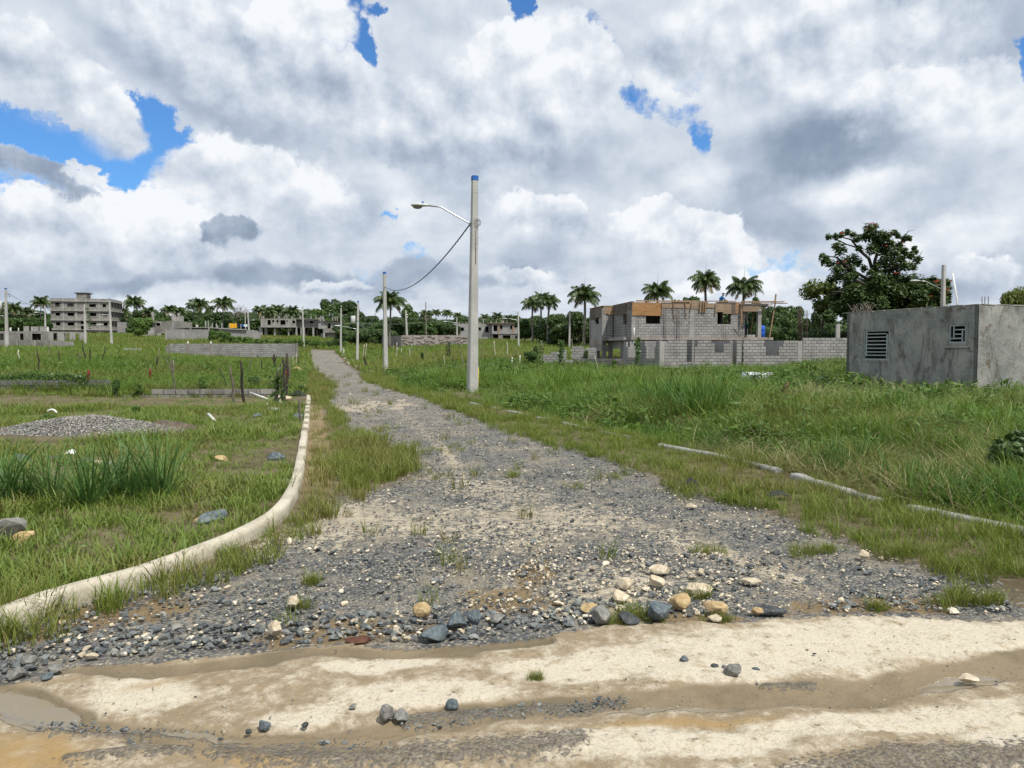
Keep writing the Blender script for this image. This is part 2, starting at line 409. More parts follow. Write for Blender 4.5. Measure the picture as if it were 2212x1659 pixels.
def mat_simple(name, col, rough=.7, var=.12, scale=8, spec=.3, metal=0.0, bump=.2):
    k = NT(name); c = k.coord('Object'); f = k.noise(c, scale, 5, .6)
    a = tuple(x * (1 - var) for x in col); b = tuple(x * (1 + var) for x in col)
    k.pbr(k.mix(k.mr(f, .3, .7), a, b), rough, k.bump(f, bump, .01), spec, metal); return k.m
def mat_concrete(name, lo, hi, stain=(.09, .085, .075), stainamt=.5, per_object=.15, scale=1.0, streak=1.0, warm=None):
    """bare cement: blotches, drips running down, grain; small differences from object to object"""
    k = NT(name); p = k.pos()
    big = k.noise(p, .9 * scale, 5, .62, .4); fine = k.noise(p, 14 * scale, 4, .65)
    drip = k.noise(k.pos((3.2 * scale, 3.2 * scale, .35 * scale)), 1.0, 5, .65)
    c = k.mix(k.mr(big, .3, .72), lo, hi)
    c = k.mix(k.math('MULTIPLY', k.mr(drip, .52, .78), stainamt * streak), c, stain)
    c = k.mix(k.math('MULTIPLY', k.mr(k.noise(p, 2.3 * scale, 6, .7, .6), .56, .74), stainamt), c, stain)
    c = k.mix(k.math('MULTIPLY', k.math('SUBTRACT', fine, .5), .5), c, (1, 1, 1))
    if warm: c = k.mix(k.math('MULTIPLY', k.mr(k.noise(p, 1.6 * scale, 4, .6), .55, .75), .5), c, warm)
    r = k.rand(); v = k.math('ADD', 1 - per_object, k.math('MULTIPLY', r, 2 * per_object))
    h = k.n('ShaderNodeHueSaturation'); k.put(h.inputs['Color'], c); k.put(h.inputs['Value'], v)
    k.pbr(h.outputs[0], .92, k.bump(k.math('ADD', fine, k.math('MULTIPLY', big, .6)), .35, .02), .15)
    return k.m
def mat_leaf(name, lo, hi, trans=.35, dry=None, dryamt=0.0, tint_attr=None, rough=.5, spec=.3):
    """leaves and blades: colour per piece, light passing through"""
    k = NT(name)
    r = k.rand()
    g = k.n('ShaderNodeNewGeometry').outputs['Random Per Island']
    c = k.mix(k.math('ADD', k.math('MULTIPLY', r, .45), k.math('MULTIPLY', g, .55)), lo, hi)
    if dry:
        t = k.math('ADD', k.math('MULTIPLY', g, .75), k.math('MULTIPLY', r, .25))
        c = k.mix(k.mr(t, 1 - dryamt - .02, 1 - dryamt + .02), c, dry)
    if tint_attr:
        f = k.attr(tint_attr, 'INSTANCER')
        c = k.mix(k.math('MULTIPLY', f, 1.0, True), c, (.20, .165, .055))
    b = k.n('ShaderNodeBsdfPrincipled'); k.put(b.inputs['Base Color'], c); b.inputs['Roughness'].default_value = rough; b.inputs['Specular IOR Level'].default_value = spec
    t = k.n('ShaderNodeBsdfTranslucent'); h = k.n('ShaderNodeHueSaturation'); k.put(h.inputs['Color'], c); h.inputs['Value'].default_value = 1.3; h.inputs['Hue'].default_value = .485
    k.put(t.inputs['Color'], h.outputs[0])
    m_ = k.n('ShaderNodeMixShader'); m_.inputs[0].default_value = trans; k.t.links.new(b.outputs[0], m_.inputs[1]); k.t.links.new(t.outputs[0], m_.inputs[2])
    k.t.links.new(m_.outputs[0], k.out.inputs['Surface']); return k.m

M_block = mat_concrete('cement_block', (.235, .23, .225), (.315, .31, .30), stainamt=.3, per_object=.13)
M_mortar = mat_concrete('mortar', (.05, .05, .05), (.085, .085, .083), stainamt=.3, per_object=.05)
M_blockdark = mat_concrete('weathered_block', (.085, .085, .08), (.155, .155, .15), stain=(.035, .037, .032), stainamt=.7, per_object=.2)
M_cem = mat_concrete('cast_concrete', (.25, .245, .23), (.36, .355, .34), stainamt=.45, per_object=.1)
M_old = mat_concrete('old_concrete', (.175, .17, .155), (.30, .29, .265), stain=(.05, .05, .045), stainamt=.75, per_object=.14)
def mat_render():
    k = NT('cement_render'); p = k.pos(); a = k.noise(p, .75, 7, .68, .5); b = k.noise(k.pos((1.6, 1.6, .5)), 1.0, 6, .7, .6); f = k.noise(p, 16, 5, .7); m = k.noise(p, 3.2, 6, .7, .3)
    c = k.mix(k.mr(a, .32, .68), (.17, .185, .175), (.345, .34, .315)); c = k.mix(k.math('MULTIPLY', k.mr(b, .5, .66), .75), c, (.085, .078, .065)); c = k.mix(k.math('MULTIPLY', k.mr(m, .55, .66), .75), c, (.115, .08, .052))
    c = k.mix(k.math('MULTIPLY', k.mr(m, .30, .42, 1, 0), .5), c, (.40, .40, .38)); c = k.mix(k.math('MULTIPLY', k.math('SUBTRACT', f, .5), .7), c, (.9, .9, .88))
    k.pbr(c, .93, k.bump(k.math('ADD', f, m), .5, .03), .15); return k.m
M_render_ = mat_render()
M_rusty = mat_concrete('ruddy_concrete', (.225, .19, .17), (.32, .285, .26), stainamt=.5, per_object=.12)
M_kerb = mat_concrete('kerb_concrete', (.36, .325, .255), (.50, .46, .375), stain=(.17, .14, .095), stainamt=.6, per_object=.07, scale=2.5)
M_pole = mat_concrete('pole_concrete', (.34, .34, .32), (.44, .435, .41), stain=(.24, .23, .21), stainamt=.35, per_object=.06)
M_dark = mat_simple('unlit_room', (.03, .03, .03), .95, spec=.05)
M_steel = mat_simple('galvanised_steel', (.5, .52, .53), .38, spec=.5, metal=.8)
M_rebar = mat_simple('rusty_rebar', (.07, .045, .035), .8)
M_wire = mat_simple('cable_sheath', (.07, .12, .20), .5)
M_wiregrey = mat_simple('bare_wire', (.16, .17, .17), .5)
M_blue = mat_simple('blue_paint', (.02, .12, .42), .5)
M_white = mat_simple('white_paint', (.72, .72, .70), .55)
M_pvc = mat_simple('white_plastic_pipe', (.75, .75, .72), .35)
M_yellow = mat_simple('yellow_tube', (.75, .46, .04), .5)
M_black = mat_simple('black_plastic', (.012, .012, .014), .4)
def mat_wood(name, lo, hi, per_object=.15):
    k = NT(name); c = k.coord('Object', (1, 1, 1)); g = k.noise(k.coord('Object', (1.5, 14, 14)), 1.0, 6, .65, .8); f = k.noise(c, 2.0, 3)
    col = k.mix(k.mr(g, .3, .7), lo, hi); col = k.mix(k.math('MULTIPLY', k.mr(f, .5, .75), .4), col, tuple(x * .5 for x in lo))
    v = k.math('ADD', 1 - per_object, k.math('MULTIPLY', k.rand(), 2 * per_object))
    h = k.n('ShaderNodeHueSaturation'); k.put(h.inputs['Color'], col); k.put(h.inputs['Value'], v)
    k.pbr(h.outputs[0], .8, k.bump(g, .3, .005), .2); return k.m
M_ply = mat_wood('fresh_plywood', (.27, .145, .06), (.40, .23, .105), .03)
M_form = mat_wood('grey_formwork_board', (.20, .145, .10), (.33, .25, .18), .2)
M_formdark = mat_wood('old_formwork_board', (.11, .09, .075), (.19, .155, .13), .2)
M_timber = mat_wood('rough_timber', (.24, .15, .085), (.38, .26, .16), .15)
M_stick = mat_wood('weathered_stick', (.10, .085, .07), (.22, .19, .16), .3)
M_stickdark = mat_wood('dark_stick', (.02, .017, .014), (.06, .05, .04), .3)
M_bark = mat_wood('bark', (.11, .10, .085), (.22, .20, .18), .15)
M_barkdark = mat_wood('dark_bark', (.03, .027, .022), (.07, .06, .05), .15)

# ------------------------------------------------------------------ ground: one sheet to the horizon, cut into field, gravel road and sand track
def polyline_dist(px, py, pts):
    """signed-free distance in pixels to a polyline"""
    best = np.full(px.shape, 1e9)
    for (ax, ay), (bx, by) in zip(pts[:-1], pts[1:]):
        dx, dy = bx - ax, by - ay; L2 = dx * dx + dy * dy
        t = np.clip(((px - ax) * dx + (py - ay) * dy) / L2, 0, 1)
        best = np.minimum(best, np.hypot(px - ax - t * dx, py - ay - t * dy))
    return best
# road edges in plan (x, y), found by dropping the photograph's edges onto the ground
_kerb_px = [(-60, 632), (-20, 619), (12, 607), (70, 588), (139, 570), (200, 549), (258, 524), (284, 505), (297, 478), (302, 450), (305.5, 425), (307.5, 405), (308.5, 394)]
KERB_L = [on_z(x, y, .10) for x, y in _kerb_px]
_e = KERB_L[-1]
KERB_L_FAR = [Vector((-.35 - .272 * d, d, 0)) for d in (27.5, 30, 34, 38, 44, 52, 60, 70, 82, 95, 110, 125, 138)]
_redge_px = [D(2330, 1330), D(2200, 1290), D(2080, 1235), D(1950, 1195), D(1800, 1150), D(1650, 1100), D(1480, 1055), D(1330, 1000), D(1200, 955), D(1090, 925), D(980, 880), D(905, 850)]
REDGE = [on_z(x, y, 0.0) for x, y in _redge_px] + [Vector((-.272 * d + o, d, 0)) for d, o in ((36, 3.6), (45, 3.8), (58, 4.1), (75, 4.4), (100, 4.6), (130, 4.7), (145, 4.7))]
_ledge_px = [D(0, 1370), D(200, 1300), D(420, 1235), D(560, 1180), D(650, 1135), D(720, 1085), D(850, 1040), D(905, 1010), D(880, 985), D(800, 955), D(735, 915), D(708, 875), D(706, 840), D(715, 815)]
LEDGE = [on_z(x, y, 0.0) for x, y in _ledge_px] + [Vector((-.272 * d + o, d, 0)) for d, o in ((45, 1.2), (55, .7), (75, .35), (100, .1), (130, 0.0), (145, 0.0))]
_sand_px = [(-300, 700), (-60, 686), (0, 682), (45, 680), (62, 668), (80, 664), (140, 660), (195, 655), (278, 650), (347, 643), (417, 646), (486, 641), (555, 632), (625, 626), (694, 622), (787, 618), (880, 615), (1024, 619), (1100, 622), (1400, 628)]
KR_PX = [D(2900, 1330), D(2420, 1205), D(2212, 1148), D(2060, 1112), D(1900, 1080), D(1740, 1035), D(1620, 1000), D(1400, 955), D(1155, 898), D(1000, 862), D(840, 822)]
KERB_R = [on_z(x, y, .06) for x, y in KR_PX]
def xat(path, y):
    ys = np.array([p.y for p in path]); xs = np.array([p.x for p in path]); o = np.argsort(ys); return np.interp(y, ys[o], xs[o])
def make_ground():
    fine = np.radians(np.arange(-41, 41.01, .19)); 
    th = np.concatenate([np.radians(np.linspace(-180, -41.6, 40)), fine, np.radians(np.linspace(41.6, 180, 40))])
    r = [.9]
    while r[-1] < 3200:
        q = r[-1]; r.append(q + min(max(.022, q * q / 1184 * 1.9), .045 * q))
    r = np.array(r); nr, nth = len(r), len(th)
    Rg, Tg = np.meshgrid(r, th, indexing='ij')
    X = (Rg * np.sin(Tg)).ravel(); Y = (Rg * np.cos(Tg)).ravel()
    Z = ground_np(X, Y)
    PX, PY = project(X, Y, np.zeros_like(X))
    front = Y > .8
    PX = np.where(front, PX, np.where(X > 0, 3000, -3000)); PY = np.where(front, PY, 1400)
    nX, nY = X, Y
    wob = (fbm(X, Y, .9, 4, 3) - .5); wob2 = (fbm(X, Y, 3.1, 4, 13) - .5)
    # zones
    sx = np.array([p[0] for p in _sand_px]); sy = np.array([p[1] for p in _sand_px])
    sandline = np.interp(PX, sx, sy)
    dsand = PY - sandline + wob2 * 9 + wob * 6          # px below the edge of the track
    on_track = (dsand > 0) & front
    behind = (~front) & (np.abs(Y) < 4) | ((Y <= .8) & (Y > -5))
    on_track |= behind
    le = xat(LEDGE, Y) + wob * .5 + wob2 * .15; re = xat(REDGE, Y) + wob * .5 + wob2 * .15
    inroad = np.minimum(X - le, re - X)
    inroad = np.where((Y < 3.0) | (Y > 147), -1, inroad)
    road = (inroad > 0) & ~on_track
    def ell(cx, cy, rx, ry, rot=0, soft=.5):
        cx, cy = D(cx, cy); c, s = math.cos(R(rot)), math.sin(R(rot))
        dx = (PX + wob2 * 34 + wob * 18 - cx); dy = (PY + wob2 * 12 + wob * 5 - cy)
        u = (dx * c + dy * s) / (rx * .46293); v = (-dx * s + dy * c) / (ry * .46293)
        return 1 - sstep(np.sqrt(u * u + v * v), 1 - soft, 1 + soft * .6)
    def band(pts, w, soft=.6):
        q = polyline_dist(PX + wob2 * 26 + wob * 14, PY + wob2 * 11 + wob * 5, [D(*p) for p in pts]) / (w * .46293)
        return 1 - sstep(q, 1 - soft, 1 + soft * .4)
    mx = np.maximum
    # bright dry caliche on the track
    sand = .38 * np.ones_like(X)
    for e in ((300, 1500, 150, 48, 0), (640, 1545, 120, 34, -8), (900, 1500, 260, 40, -6), (1250, 1430, 240, 40, -6), (1750, 1400, 470, 68, -1), (2050, 1370, 400, 60, 0), (1500, 1440, 260, 40, 4),
              (1900, 1560, 420, 42, -5), (1450, 1620, 330, 40, -5), (2200, 1590, 160, 45, 0), (1350, 1590, 180, 26, -4), (820, 1440, 150, 22, -6)):
        sand = mx(sand, ell(*e, .7))
    streak = fbm(PX * .012 + PY * .03, PY * .11, 1.0, 4, 41)
    sand = np.clip(sand * (.62 + .76 * streak), 0, 1)
    wet = np.zeros_like(X)
    for pts, w in (([(-40, 1500), (60, 1520), (140, 1560), (330, 1590), (560, 1605), (800, 1585), (1000, 1545), (1250, 1515), (1500, 1500), (1800, 1500), (2000, 1465), (2212, 1440)], 30),
                   ([(1650, 1495), (1850, 1490), (2050, 1455), (2230, 1425)], 34), ([(-20, 1500), (90, 1525), (170, 1560)], 48), ([(120, 1445), (400, 1440), (650, 1415), (1000, 1395)], 17), ([(300, 1600), (600, 1625), (820, 1610)], 26),
                   ([(950, 1400), (1180, 1370)], 14)):
        wet = mx(wet, band(pts, w, .7))
    grav = np.zeros_like(X)                              # thin spread of dark chips on the track
    for pts, w in (([(90, 1575), (250, 1590), (460, 1600)], 17), ([(880, 1560), (1060, 1540), (1340, 1515)], 17), ([(1650, 1480), (1760, 1478)], 8), ([(480, 1640), (800, 1645), (1250, 1615)], 34), ([(150, 1655), (420, 1645)], 14)):
        grav = mx(grav, band(pts, w, .8))
    grav = mx(grav, ell(1980, 1668, 400, 52, -5, .5))
    orange = mx(ell(40, 1640, 190, 55, 0, .6), mx(ell(560, 1650, 110, 22, 0, .6), mx(ell(1480, 1560, 190, 12, -3, .8), .6 * ell(330, 1478, 90, 8, -6, .8))))
    puddle = mx(ell(60, 1530, 120, 42, 10, .35), mx(ell(2090, 1475, 110, 20, -6, .4), mx(ell(450, 1602, 130, 10, 3, .5), ell(1440, 1530, 160, 9, -4, .5))))
    # on the gravel road: pale fines, caliche lumps, bare soil
    pale = np.zeros_like(X)
    for e in ((1050, 1140, 320, 36, 0), (760, 1110, 130, 34, -12), (800, 1140, 120, 28, -8), (1160, 1165, 100, 20, 0), (1330, 1270, 200, 60, 0), (1640, 1215, 90, 24, 22), (1500, 1175, 130, 26, 18), (1240, 1120, 200, 26, 0), (1050, 1050, 160, 30, 8), (1130, 1280, 60, 50, 0)):
        pale = mx(pale, ell(*e, .8) * .85)
    pale *= .72
    pale = mx(pale, .42 * band([(860, 880), (905, 920), (950, 965), (980, 1010), (1080, 1080)], 14, .7)); pale = mx(pale, .4 * sstep(Y, 9, 20) * fbm(X, Y, .5, 4, 91))
    for e in ((735, 1125, 150, 50, -14), (740, 1118, 110, 36, -12), (900, 1120, 220, 40, 0), (1150, 1110, 240, 34, 0), (1330, 1285, 170, 50, 0)): pale = mx(pale, (.95 if e[0] < 800 else .68) * ell(*e, .9))
    for pts, w in (([(640, 1150), (700, 1110), (560, 1180)], 26), ([(560, 1185), (480, 1225)], 8), ([(720, 880), (890, 868)], 7), ([(950, 960), (990, 1000)], 9),
                   ([(1560, 1185), (1640, 1220), (1740, 1255)], 12)):
        pale = mx(pale, band(pts, w, .7))
    soil = np.zeros_like(X)
    for e in ((1120, 1300, 110, 36, 0), (700, 1370, 160, 22, -4), (900, 1350, 150, 18, 0), (760, 1350, 90, 26, 0), (1150, 1230, 40, 50, 0), (1480, 1330, 130, 18, 0), (1900, 1300, 260, 26, -3), (620, 1390, 60, 16, 0), (160, 1330, 170, 28, -14), (330, 1310, 110, 22, -14)):
        soil = mx(soil, ell(*e, .7))
    tan = np.where((X > xat(KERB_L, Y)) & (X < xat(KERB_L, Y) + .42) & (Y > 7.5) & (Y < 21), 1.0, 0.0) * sstep(Y, 7.5, 9) 
    # relief
    relief = (fbm(X, Y, .35, 3, 21) - .5) * .10 * sstep(Rg.ravel(), 6, 30) + (fbm(X, Y, 2.2, 4, 5) - .5) * .035 + (fbm(X, Y, 11, 3, 9) - .5) * .012 * (Rg.ravel() < 14)
    relief += -.022 * wet * on_track + .02 * grav * on_track + .014 * (sstep(dsand, -10, -3) - sstep(dsand, -3, 4)) * (~on_track) * front
    relief *= np.where(road, .6, 1.0)
    # rut and camber of the gravel road
    relief += np.where(road, -.02, 0.02 * sstep(-inroad, 0, .6))
    Z = Z + relief * sstep(Rg.ravel(), 1.0, 2.5)
    # gravel pile in the left field and the small dark heap beside it are built apart
    idx = np.arange(nr * nth).reshape(nr, nth)
    quads = np.stack([idx[:-1, :-1], idx[:-1, 1:], idx[1:, 1:], idx[1:, :-1]], -1).reshape(-1, 4)
    # disc under the camera
    zone = np.where(on_track, 2, np.where(road, 1, 0))
    zq = zone[quads]; qz = np.where((zq == 2).sum(1) >= 2, 2, np.where((zq == 1).sum(1) >= 2, 1, 0))
    attrs = dict(sand=sand * on_track, wet=wet * on_track, grav=mx(grav * on_track, sstep(inroad, -.25, .25) * (~on_track)), orange=orange * on_track, puddle=puddle * on_track,
                 pale=pale * (~on_track), soil=soil * (~on_track), tan=tan * (~on_track), track=sstep(dsand, -5, 5) * front + (~front) * on_track, road=sstep(inroad, -.25, .25))
    res = {}
    for k, name in ((0, 'ground'), (1, 'gravel_road'), (2, 'sand_track')):
        qs = quads[qz == k]; used, inv = np.unique(qs, return_inverse=True); qs = inv.reshape(-1, 4)
        me = bpy.data.meshes.new(name)
        me.vertices.add(len(used)); me.vertices.foreach_set('co', np.stack([X[used], Y[used], Z[used]], -1).astype(np.float32).ravel())
        me.loops.add(len(qs) * 4); me.loops.foreach_set('vertex_index', qs.ravel().astype(np.int32))
        me.polygons.add(len(qs)); me.polygons.foreach_set('loop_start', np.arange(0, len(qs) * 4, 4, dtype=np.int32))
        me.update(calc_edges=True); me.validate()
        me.polygons.foreach_set('use_smooth', np.ones(len(me.polygons), bool))
        for an, av in attrs.items():
            a = me.attributes.new(an, 'FLOAT', 'POINT'); a.data.foreach_set('value', np.asarray(av, np.float32)[used])
        me.materials.append(M_earth)
        o = link(name, me); tag(o, kind='structure'); res[name] = o
    # a patch right under the lens closes the sheet
    return res, (X, Y, Z, Rg.ravel(), inroad, on_track, dsand, attrs)

def mat_earth():
    k = NT('earth'); p = k.pos()
    A = {n: k.attr(n) for n in ('sand', 'wet', 'grav', 'orange', 'puddle', 'pale', 'soil', 'tan', 'track')}
    n1 = k.noise(p, 1.3, 6, .6); n2 = k.noise(p, 9, 6, .65); n3 = k.noise(p, 55, 4, .7)
    # field soil under the grass
    c = k.mix(k.mr(n1, .35, .65), (.085, .068, .04), (.15, .12, .075)); c = k.mix(k.mr(n2, .5, .75), c, (.20, .17, .11))
    # caliche track
    n6 = k.noise(p, 5.5, 7, .72, .6); n18 = k.noise(p, 19, 6, .72, .4)
    sandc = k.mix(k.mr(k.math('ADD', A['sand'], k.math('ADD', k.math('MULTIPLY', k.math('SUBTRACT', n6, .5), 1.3), k.math('MULTIPLY', k.math('SUBTRACT', n18, .5), 1.1))), .22, .82), (.235, .185, .12), (.50, .45, .36))
    sandc = k.mix(k.math('MULTIPLY', k.mr(n2, .54, .64), .5), sandc, (.28, .215, .13)); sandc = k.mix(k.math('MULTIPLY', k.mr(k.noise(p, 70, 5, .75), .52, .62), .42), sandc, (.20, .155, .095))
    sandc = k.mix(k.math('MULTIPLY', k.mr(n3, .60, .68), .5), sandc, (.16, .13, .085)); sandc = k.mix(k.math('MULTIPLY', k.mr(k.noise(p, 24, 5, .7, .5), .56, .66), .38), sandc, (.33, .26, .16))
    sandc = k.mix(k.math('MULTIPLY', A['orange'], k.mr(n2, .3, .6, .5, 1)), sandc, (.30, .205, .095))
    wet = k.mr(k.math('ADD', A['wet'], k.math('ADD', k.math('MULTIPLY', k.math('SUBTRACT', n6, .5), .9), k.math('MULTIPLY', k.math('SUBTRACT', n18, .5), .6))), .3, .72)
    sandc = k.mix(wet, sandc, k.mix(k.mr(n1, .4, .6), (.15, .12, .075), (.215, .17, .108)))
    c = k.mix(k.mr(A['track'], .4, .6), c, sandc)
    c = k.mix(k.math('MULTIPLY', A['tan'], k.mr(n2, .38, .6, .25, .85)), c, k.mix(k.mr(n2, .4, .6), (.33, .25, .14), (.22, .16, .09)))
    # chippings: cells of two sizes, each with its own colour
    def chips(scale, off):
        v = k.n('ShaderNodeVectorMath', operation='ADD'); k.put(v.inputs[0], p); v.inputs[1].default_value = (off, off * .7, 0)
        w = k.n('ShaderNodeVectorMath', operation='MULTIPLY_ADD'); k.put(w.inputs[0], k.noise(v.outputs[0], scale * .8, 2, out='Color')); w.inputs[1].default_value = (.5 / scale,) * 3; k.put(w.inputs[2], v.outputs[0])
        col = k.voro(w.outputs[0], scale, 'F1', 'Color'); dist = k.voro(w.outputs[0], scale, 'F1', 'Distance')
        s = k.n('ShaderNodeSeparateColor'); k.put(s.inputs[0], col)
        return s.outputs[0], s.outputs[1], dist
    r1, g1, d1 = chips(24, 0.0); r2, g2, d2 = chips(55, 3.3)
    stops = [(0, (.055, .06, .068)), (.3, (.095, .103, .11)), (.55, (.155, .158, .155)), (.75, (.215, .208, .19)), (.9, (.32, .29, .235)), (1, (.44, .39, .30))]
    gcol = k.mix(k.mr(r2, .25, .4), k.ramp(r1, stops), k.ramp(g2, stops))
    gcol = k.mix(k.math('MULTIPLY', k.mr(d2, .35, .65), .55), gcol, (.045, .045, .045))
    palef = k.mr(k.math('ADD', A['pale'], k.math('ADD', k.math('MULTIPLY', k.math('SUBTRACT', n2, .5), .9), k.math('MULTIPLY', k.math('SUBTRACT', g1, .5), .7))), .3, .75)
    palecol = k.mix(k.mr(n2, .35, .65), (.33, .28, .205), (.50, .445, .345))
    g3 = k.mix(k.math('MULTIPLY', palef, .92), gcol, palecol)
    mid = k.noise(k.pos((2.2, .8, 1)), 1.0, 6, .7); g3 = k.mix(k.math('MULTIPLY', k.mr(mid, .5, .68), .5), g3, (.27, .245, .20)); g3 = k.mix(k.math('MULTIPLY', k.mr(mid, .30, .44, 1, 0), .4), g3, (.075, .08, .085))
    fines = k.mr(k.math('ADD', n1, k.math('MULTIPLY', n2, .6)), .72, 1.02)
    g3 = k.mix(k.math('MULTIPLY', fines, .7), g3, (.275, .24, .18))
    g3 = k.mix(k.mr(k.math('ADD', A['soil'], k.math('ADD', k.math('MULTIPLY', k.math('SUBTRACT', n2, .5), 1.0), k.math('MULTIPLY', k.math('SUBTRACT', r1, .5), .5))), .35, .85), g3, k.mix(n2, (.13, .095, .055), (.25, .19, .11)))
    gm = k.mr(k.math('ADD', A['grav'], k.math('ADD', k.math('MULTIPLY', k.math('SUBTRACT', r2, .5), .9), k.math('MULTIPLY', k.math('SUBTRACT', n2, .5), .9))), .46, .56)
    c = k.mix(k.math('MULTIPLY', gm, k.math('SUBTRACT', 1.0, k.mr(A['track'], .4, .6))), c, g3)
    c = k.mix(k.math('MULTIPLY', k.math('MULTIPLY', gm, k.mr(A['track'], .4, .6)), k.mr(n3, .35, .6, .35, .95)), c, k.mix(r2, (.07, .066, .058), (.17, .155, .13)))
    pud = k.mr(k.math('ADD', A['puddle'], k.math('MULTIPLY', k.math('SUBTRACT', n2, .5), 1.0)), .45, .8)
    c = k.mix(k.math('MULTIPLY', pud, .75), c, (.20, .165, .11))
    rough = k.math('SUBTRACT', .93, k.math('ADD', k.math('MULTIPLY', wet, .38), k.math('MULTIPLY', pud, .5)), True)
    h = k.math('ADD', k.math('MULTIPLY', k.math('SUBTRACT', 1.0, d2), k.math('MULTIPLY', gm, .9)), k.math('ADD', k.math('MULTIPLY', n3, .35), k.math('ADD', k.math('MULTIPLY', n18, .8), k.math('MULTIPLY', n2, .5))))
    h = k.math('MULTIPLY', h, k.math('SUBTRACT', 1.0, k.math('MULTIPLY', pud, .95)))
    k.pbr(c, rough, k.bump(h, .7, .025), k.math('ADD', .15, k.math('MULTIPLY', pud, .35)))
    return k.m
M_earth = mat_earth()
GROUND, GINFO = make_ground()
# the patch of track under the lens
mb = MB(); ring = 80; mb.add([(0, 0, 0)] + [(.9 * math.sin(2 * math.pi * i / ring), .9 * math.cos(2 * math.pi * i / ring), 0) for i in range(ring)], [(0, i + 1, (i + 1) % ring + 1) for i in range(ring)])
tag(mb.obj('sand_track', M_earth), kind='structure')

# ------------------------------------------------------------------ scattered cover: grass, weeds, straw, chippings (instanced, kind = stuff)
KERB_R_ALL = KERB_R + [Vector((-.272 * d + o, d, 0)) for d, o in ((46, 5.4), (60, 5.5), (80, 5.4), (110, 5.4), (145, 5.4))]
KERB_L_ALL = KERB_L + KERB_L_FAR
def scatter(name, sources, xyz, scale, kind, tint=None, rotz=None, tilt=None, label=None):
    n = len(xyz)
    me = bpy.data.meshes.new(name); me.vertices.add(n); me.vertices.foreach_set('co', np.asarray(xyz, np.float32).ravel())
    rot = np.zeros((n, 3), np.float32); rot[:, 2] = rng.uniform(0, 6.283, n) if rotz is None else rotz
    if tilt is not None: rot[:, 0] = rng.normal(0, tilt, n); rot[:, 1] = rng.normal(0, tilt, n)
    a = me.attributes.new('rot', 'FLOAT_VECTOR', 'POINT'); a.data.foreach_set('vector', rot.ravel())
    sc = np.asarray(scale, np.float32); sc = np.repeat(sc[:, None], 3, 1) if sc.ndim == 1 else sc
    a = me.attributes.new('scl', 'FLOAT_VECTOR', 'POINT'); a.data.foreach_set('vector', sc.ravel())
    a = me.attributes.new('variety', 'INT', 'POINT'); a.data.foreach_set('value', np.asarray(kind, np.int32))
    a = me.attributes.new('tint', 'FLOAT', 'POINT'); a.data.foreach_set('value', np.asarray(np.zeros(n) if tint is None else tint, np.float32))
    src = bpy.data.collections.new(name + '_sources')
    for i, m_ in enumerate(sources):
        o = bpy.data.objects.new('%s_piece_%02d' % (name, i), m_); src.objects.link(o)
    g = bpy.data.node_groups.new(name, 'GeometryNodeTree')
    g.interface.new_socket('Geometry', in_out='INPUT', socket_type='NodeSocketGeometry'); g.interface.new_socket('Geometry', in_out='OUTPUT', socket_type='NodeSocketGeometry')
    N = g.nodes; L = g.links
    i_ = N.new('NodeGroupInput'); o_ = N.new('NodeGroupOutput'); inst = N.new('GeometryNodeInstanceOnPoints'); ci = N.new('GeometryNodeCollectionInfo')
    ci.inputs['Collection'].default_value = src; ci.inputs['Separate Children'].default_value = True; ci.inputs['Reset Children'].default_value = True
    def na(nm, t):
        x = N.new('GeometryNodeInputNamedAttribute'); x.data_type = t; x.inputs['Name'].default_value = nm; return [s for s in x.outputs if s.enabled and s.name == 'Attribute'][0]
    L.new(i_.outputs[0], inst.inputs['Points']); L.new(ci.outputs[0], inst.inputs['Instance']); inst.inputs['Pick Instance'].default_value = True
    L.new(na('variety', 'INT'), inst.inputs['Instance Index'])
    e2r = N.new('FunctionNodeEulerToRotation'); L.new(na('rot', 'FLOAT_VECTOR'), e2r.inputs[0]); L.new(e2r.outputs[0], inst.inputs['Rotation'])
    L.new(na('scl', 'FLOAT_VECTOR'), inst.inputs['Scale']); L.new(inst.outputs[0], o_.inputs[0])
    o = link(name, me); md = o.modifiers.new('scatter', 'NODES'); md.node_group = g
    return tag(o, label=label, kind='stuff')

def tuft(n, rad, h0, h1, w, lean=.5, curl=.6, seed=0, seg=3, mat=None, twist=True):
    rd = random.Random(seed); mb = MB()
    for i in range(n):
        a = rd.uniform(0, 6.283); r = rad * math.sqrt(rd.random()); bx, by = r * math.cos(a), r * math.sin(a)
        h = rd.uniform(h0, h1); d = rd.uniform(0, 6.283) if rd.random() < .5 else a + rd.uniform(-.6, .6); dx, dy = math.cos(d), math.sin(d)
        ln = lean * rd.uniform(.2, 1.0); cu = curl * rd.uniform(.1, 1.0); ww = w * rd.uniform(.6, 1.2)
        f = d + math.pi / 2 + rd.uniform(-.7, .7); sx, sy = math.cos(f) * ww / 2, math.sin(f) * ww / 2
        vs = []
        for s in range(seg + 1):
            t = s / seg; out = h * (ln * t * .6 + cu * t * t * .8); z = h * (t - .38 * cu * t * t * t)
            k = (1 - t ** 2.2) if s < seg else 0
            cx, cy = bx + dx * out, by + dy * out
            if s < seg: vs += [(cx - sx * k, cy - sy * k, z), (cx + sx * k, cy + sy * k, z)]
            else: vs.append((cx, cy, z))
        fs = [(2 * s, 2 * s + 1, 2 * s + 3, 2 * s + 2) for s in range(seg - 1)] + [(2 * seg - 2, 2 * seg - 1, 2 * seg)]
        mb.add(vs, fs, 0, False)
    return mb.mesh('tuft', mat)
